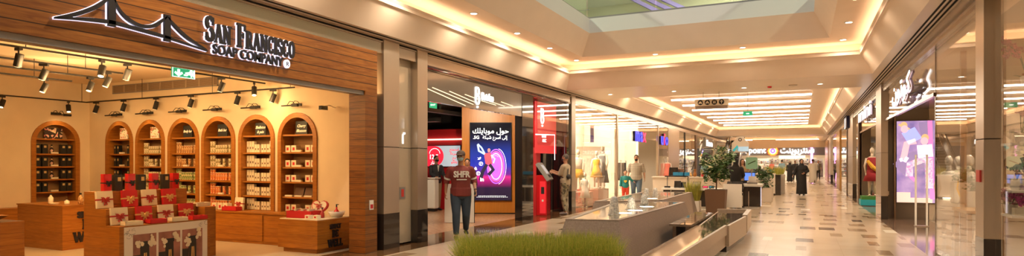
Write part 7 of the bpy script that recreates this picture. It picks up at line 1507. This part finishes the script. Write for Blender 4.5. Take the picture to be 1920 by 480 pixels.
# 1 the walking man
p = onZ(864, 449, 0)
w1 = person('man in maroon shirt, grey cap, face mask and jeans walking with a phone', p.x, p.y, FC(p.x, p.y) + .1, 1.73, dict(bulk=1.13, armR=[(-.275, .06, 1.16), (-.30, .02, .93)], armL=[(.265, .05, 1.17), (.285, -.10, .97)], legR=[(-.10, -.10, .52), (-.10, -.10, .10)], legL=[(.11, .02, .50), (.13, .26, .17)], curl=.9, headturn=-.35), 'skin_tan', .011, shirt='maroon', sleeve=.62, trousers='jeans', cap='cap_brown', mask='mask_blue', hair='hair_grey', belly=1)
text('SHFR', .165, 'shirt_lettering', 'shirtwhite', w1, Matrix.Translation((0, -.176, 1.245)), .03, .006, sx=.85)
MB().box(-.10, .10, -.182, -.168, 1.185, 1.205).build('shirt_stripe', 'shirtwhite', w1)
for s, A in ((1, ((.265, .05, 1.17))), (-1, (-.275, .06, 1.16))):
    sh_ = V3((s * .209, .008, 1.39)); e_ = V3(A); MB().tube([sh_.lerp(e_, .70), sh_.lerp(e_, .84)], [.072, .071], 14).build('sleeve_band', 'shirtwhite', w1)
MB().tube([(.2835, -.083, .995), (.2845, -.092, .985)], .034, 12).build('wrist_watch', 'black', w1)
ph = MB().box(-.006, .006, -.04, .04, -.075, .075, Matrix.Rotation(-.4, 4, 'X')).build('mobile_phone', 'black', None, loc=w1.matrix_basis @ V3((.262, -.135, .865)), bevel=.003); ph.rotation_euler.z = w1.rotation_euler.z; tag(ph, 'black mobile phone held in the hand of the man in maroon', 'phone')
# 2 the man at the red kiosk
w2 = person('man in beige shirt and camouflage trousers using the red payment kiosk', -6.27, 16.72, -PI / 2 - .05, 1.76, dict(armL=[(.21, -.10, 1.16), (.14, -.34, 1.22)], armR=[(-.21, -.12, 1.16), (-.12, -.36, 1.24)], legL=[(.10, -.03, .50), (.12, .06, .085)], legR=[(-.10, -.05, .5), (-.12, -.05, .085)], curl=.5, bulk=1.04), 'skin_tan', .012, shirt='beige_shirt', sleeve=.5, trousers='camo', mask='suit', hair='hair_grey', shoes='shoe_grey')
bg_ = MB(); bg_.ball((.10, .15, 1.10), (.12, .055, .075), 14, 10); tag(None or w2, w2['label'], 'person'); bgo = bg_.build('waist_bag', 'black', w2, smooth=True); MB().tube([(.16, .14, 1.14), (.10, .13, 1.30), (-.08, .06, 1.45), (-.13, -.08, 1.38), (-.05, -.13, 1.2), (.12, -.12, 1.1), (.19, .02, 1.08)], .011, 6).build('bag_strap', 'black', w2)
# 3 man and boy
p = onX(1193, 300, -5.5)
w3 = person('bearded man in checked shirt and jeans walking out of the clothes shop', p.x, p.y, FC(p.x, p.y) - .05, 1.80, dict(bulk=1.14, armR=[(-.26, .02, 1.16), (-.30, -.06, .93)], armL=[(.27, .0, 1.16), (.29, -.04, .92)], legL=[(.10, -.08, .5), (.10, -.10, .085)], legR=[(-.10, .0, .5), (-.11, .12, .10)], curl=.8), 'skin_light', .013, shirt='plaid', sleeve=.52, trousers='jeans_light', beard='hair_black', hair='hair_black', shoes='shoe_grey', belly=.7)
pc_ = onX(1174, 300, -5.75)
w4 = person('small boy in teal top with yellow print holding the bearded man by the hand', pc_.x, pc_.y - .1, FC(pc_.x, pc_.y), 1.25, dict(armL=[(.26, .0, 1.28), (.40, .0, 1.18)], curl=.8), 'skin_light', .015, shirt='teal_cloth', sleeve=.97, trousers='red_shorts')
MB().prism(heart(.085), -.16, -.13, Matrix.Translation((0, 0, 1.19)), 'y').build('yellow_print', 'yellow', w4)
# 4 suited man, 5 half hidden person
p = onY(818, 300, 16.52); w5 = person('man in dark suit with black face mask standing behind the white reception counter', p.x, p.y, FC(p.x, p.y) + .5, 1.74, dict(armL=[(.22, -.06, 1.16), (.16, -.26, 1.08)], armR=[(-.22, -.06, 1.16), (-.14, -.26, 1.06)]), 'skin_tan', .013, shirt='suit', sleeve=.95, trousers='khaki', mask='suit')
MB().prism([(-.035, 1.44), (.035, 1.44), (0, 1.24)], -.145, -.128, None, 'y').build('shirt_front', 'shirtwhite', w5)
p = onY(876, 300, 14.6); person('dark haired person half hidden behind the walking man in maroon', p.x, p.y, FC(p.x, p.y), 1.62, {}, 'skin_tan', .016, shirt='suit', sleeve=.95, trousers='jeans')
# 6 seated woman
sp = oc.location
w6 = person('woman in black robe and headscarf seated with her back turned at the kiosk desk', sp.x, sp.y + .03, PI + .12, 1.66, dict(hip=.92 - .36, armL=[(.24, -.06, 1.16), (.20, -.32, 1.10)], armR=[(-.24, -.06, 1.16), (-.20, -.32, 1.10)], legL=[(.10, -.44, .56), (.11, -.44, .085)], legR=[(-.10, -.44, .56), (-.11, -.44, .085)]), 'skin_light', .014, robe='abaya', hijab='abaya', seated=True)
# 7 woman with long hair, 8 blue top
p = onY(1392, 300, 25.2); person('woman with long dark hair and beige jacket standing behind the kiosk desk', p.x, p.y, FC(p.x, p.y) + .3, 1.66, {}, 'skin_light', .015, shirt='khaki', sleeve=.95, trousers='suit', hairstyle='long', hair='hair_brown')
p = onY(1325, 300, 29); person('person in blue top half hidden behind the variegated tree', p.x, p.y, FC(p.x, p.y), 1.68, {}, 'skin_tan', .016, shirt='skyblue', trousers='jeans')
# 9 woman in black on the walkway
p = onZ(1503, 366, 0); person('woman in black robe and headscarf walking towards the camera on the walkway', p.x, p.y, FC(p.x, p.y) + .08, 1.68, dict(armL=[(.27, .0, 1.18), (.10, -.20, 1.08)], armR=[(-.27, .08, 1.18), (-.37, -.0, .98)], legL=[(.08, -.05, .5), (.08, -.08, .085)], legR=[(-.09, 0, .5), (-.09, .10, .085)], curl=.9, headturn=.15), 'skin_light', .013, robe='abaya', hijab='abaya')
hbg = onY(1507, 318, p.y - .28); 
# 10.. distant people
p = onY(1481, 300, 53); person('distant woman in black robe and face cover walking beside the other', p.x, p.y, FC(p.x, p.y), 1.66, {}, 'skin_light', .018, robe='abaya', hijab='abaya', mask='suit')
p = onY(1491, 300, 56); person('distant dark clothed person just behind the two women in black', p.x, p.y, FC(p.x, p.y), 1.74, {}, 'skin_tan', .018, shirt='suit', sleeve=.95, trousers='suit')
p = onZ(1524, 344, 0); person('man in long white robe walking away on the right of the walkway', p.x, p.y, PI + .1, 1.80, dict(bulk=1.12, legL=[(.08, -.05, .5), (.09, -.1, .085)], legR=[(-.09, .06, .5), (-.09, .2, .14)]), 'skin_brown', .015, robe='thobe', hair='hair_brown')
p = onY(1466, 300, 60); person('distant man in light blue shirt and jeans walking away', p.x, p.y, PI, 1.78, {}, 'skin_tan', .018, shirt='skyblue', trousers='jeans_light')
p = onY(1534, 300, 62); person('distant dark clothed man beyond the man in white robe', p.x, p.y, 0, 1.76, {}, 'skin_tan', .02, shirt='greycloth', trousers='suit')
p = onY(1428, 300, 70); person('distant person in pale shirt in front of the far shop, left of the emblem', p.x, p.y, .3, 1.7, {}, 'skin_tan', .02, shirt='shirtwhite', trousers='suit')
p = onY(1447, 300, 71); person('distant person in coral shirt under the flower emblem', p.x, p.y, -.3, 1.7, {}, 'skin_tan', .02, shirt='pinkcloth', trousers='suit')
p = onY(1416, 300, 69); person('distant person in dark shirt at the left of the far shop', p.x, p.y, .2, 1.7, {}, 'skin_tan', .02, shirt='greycloth', trousers='jeans')
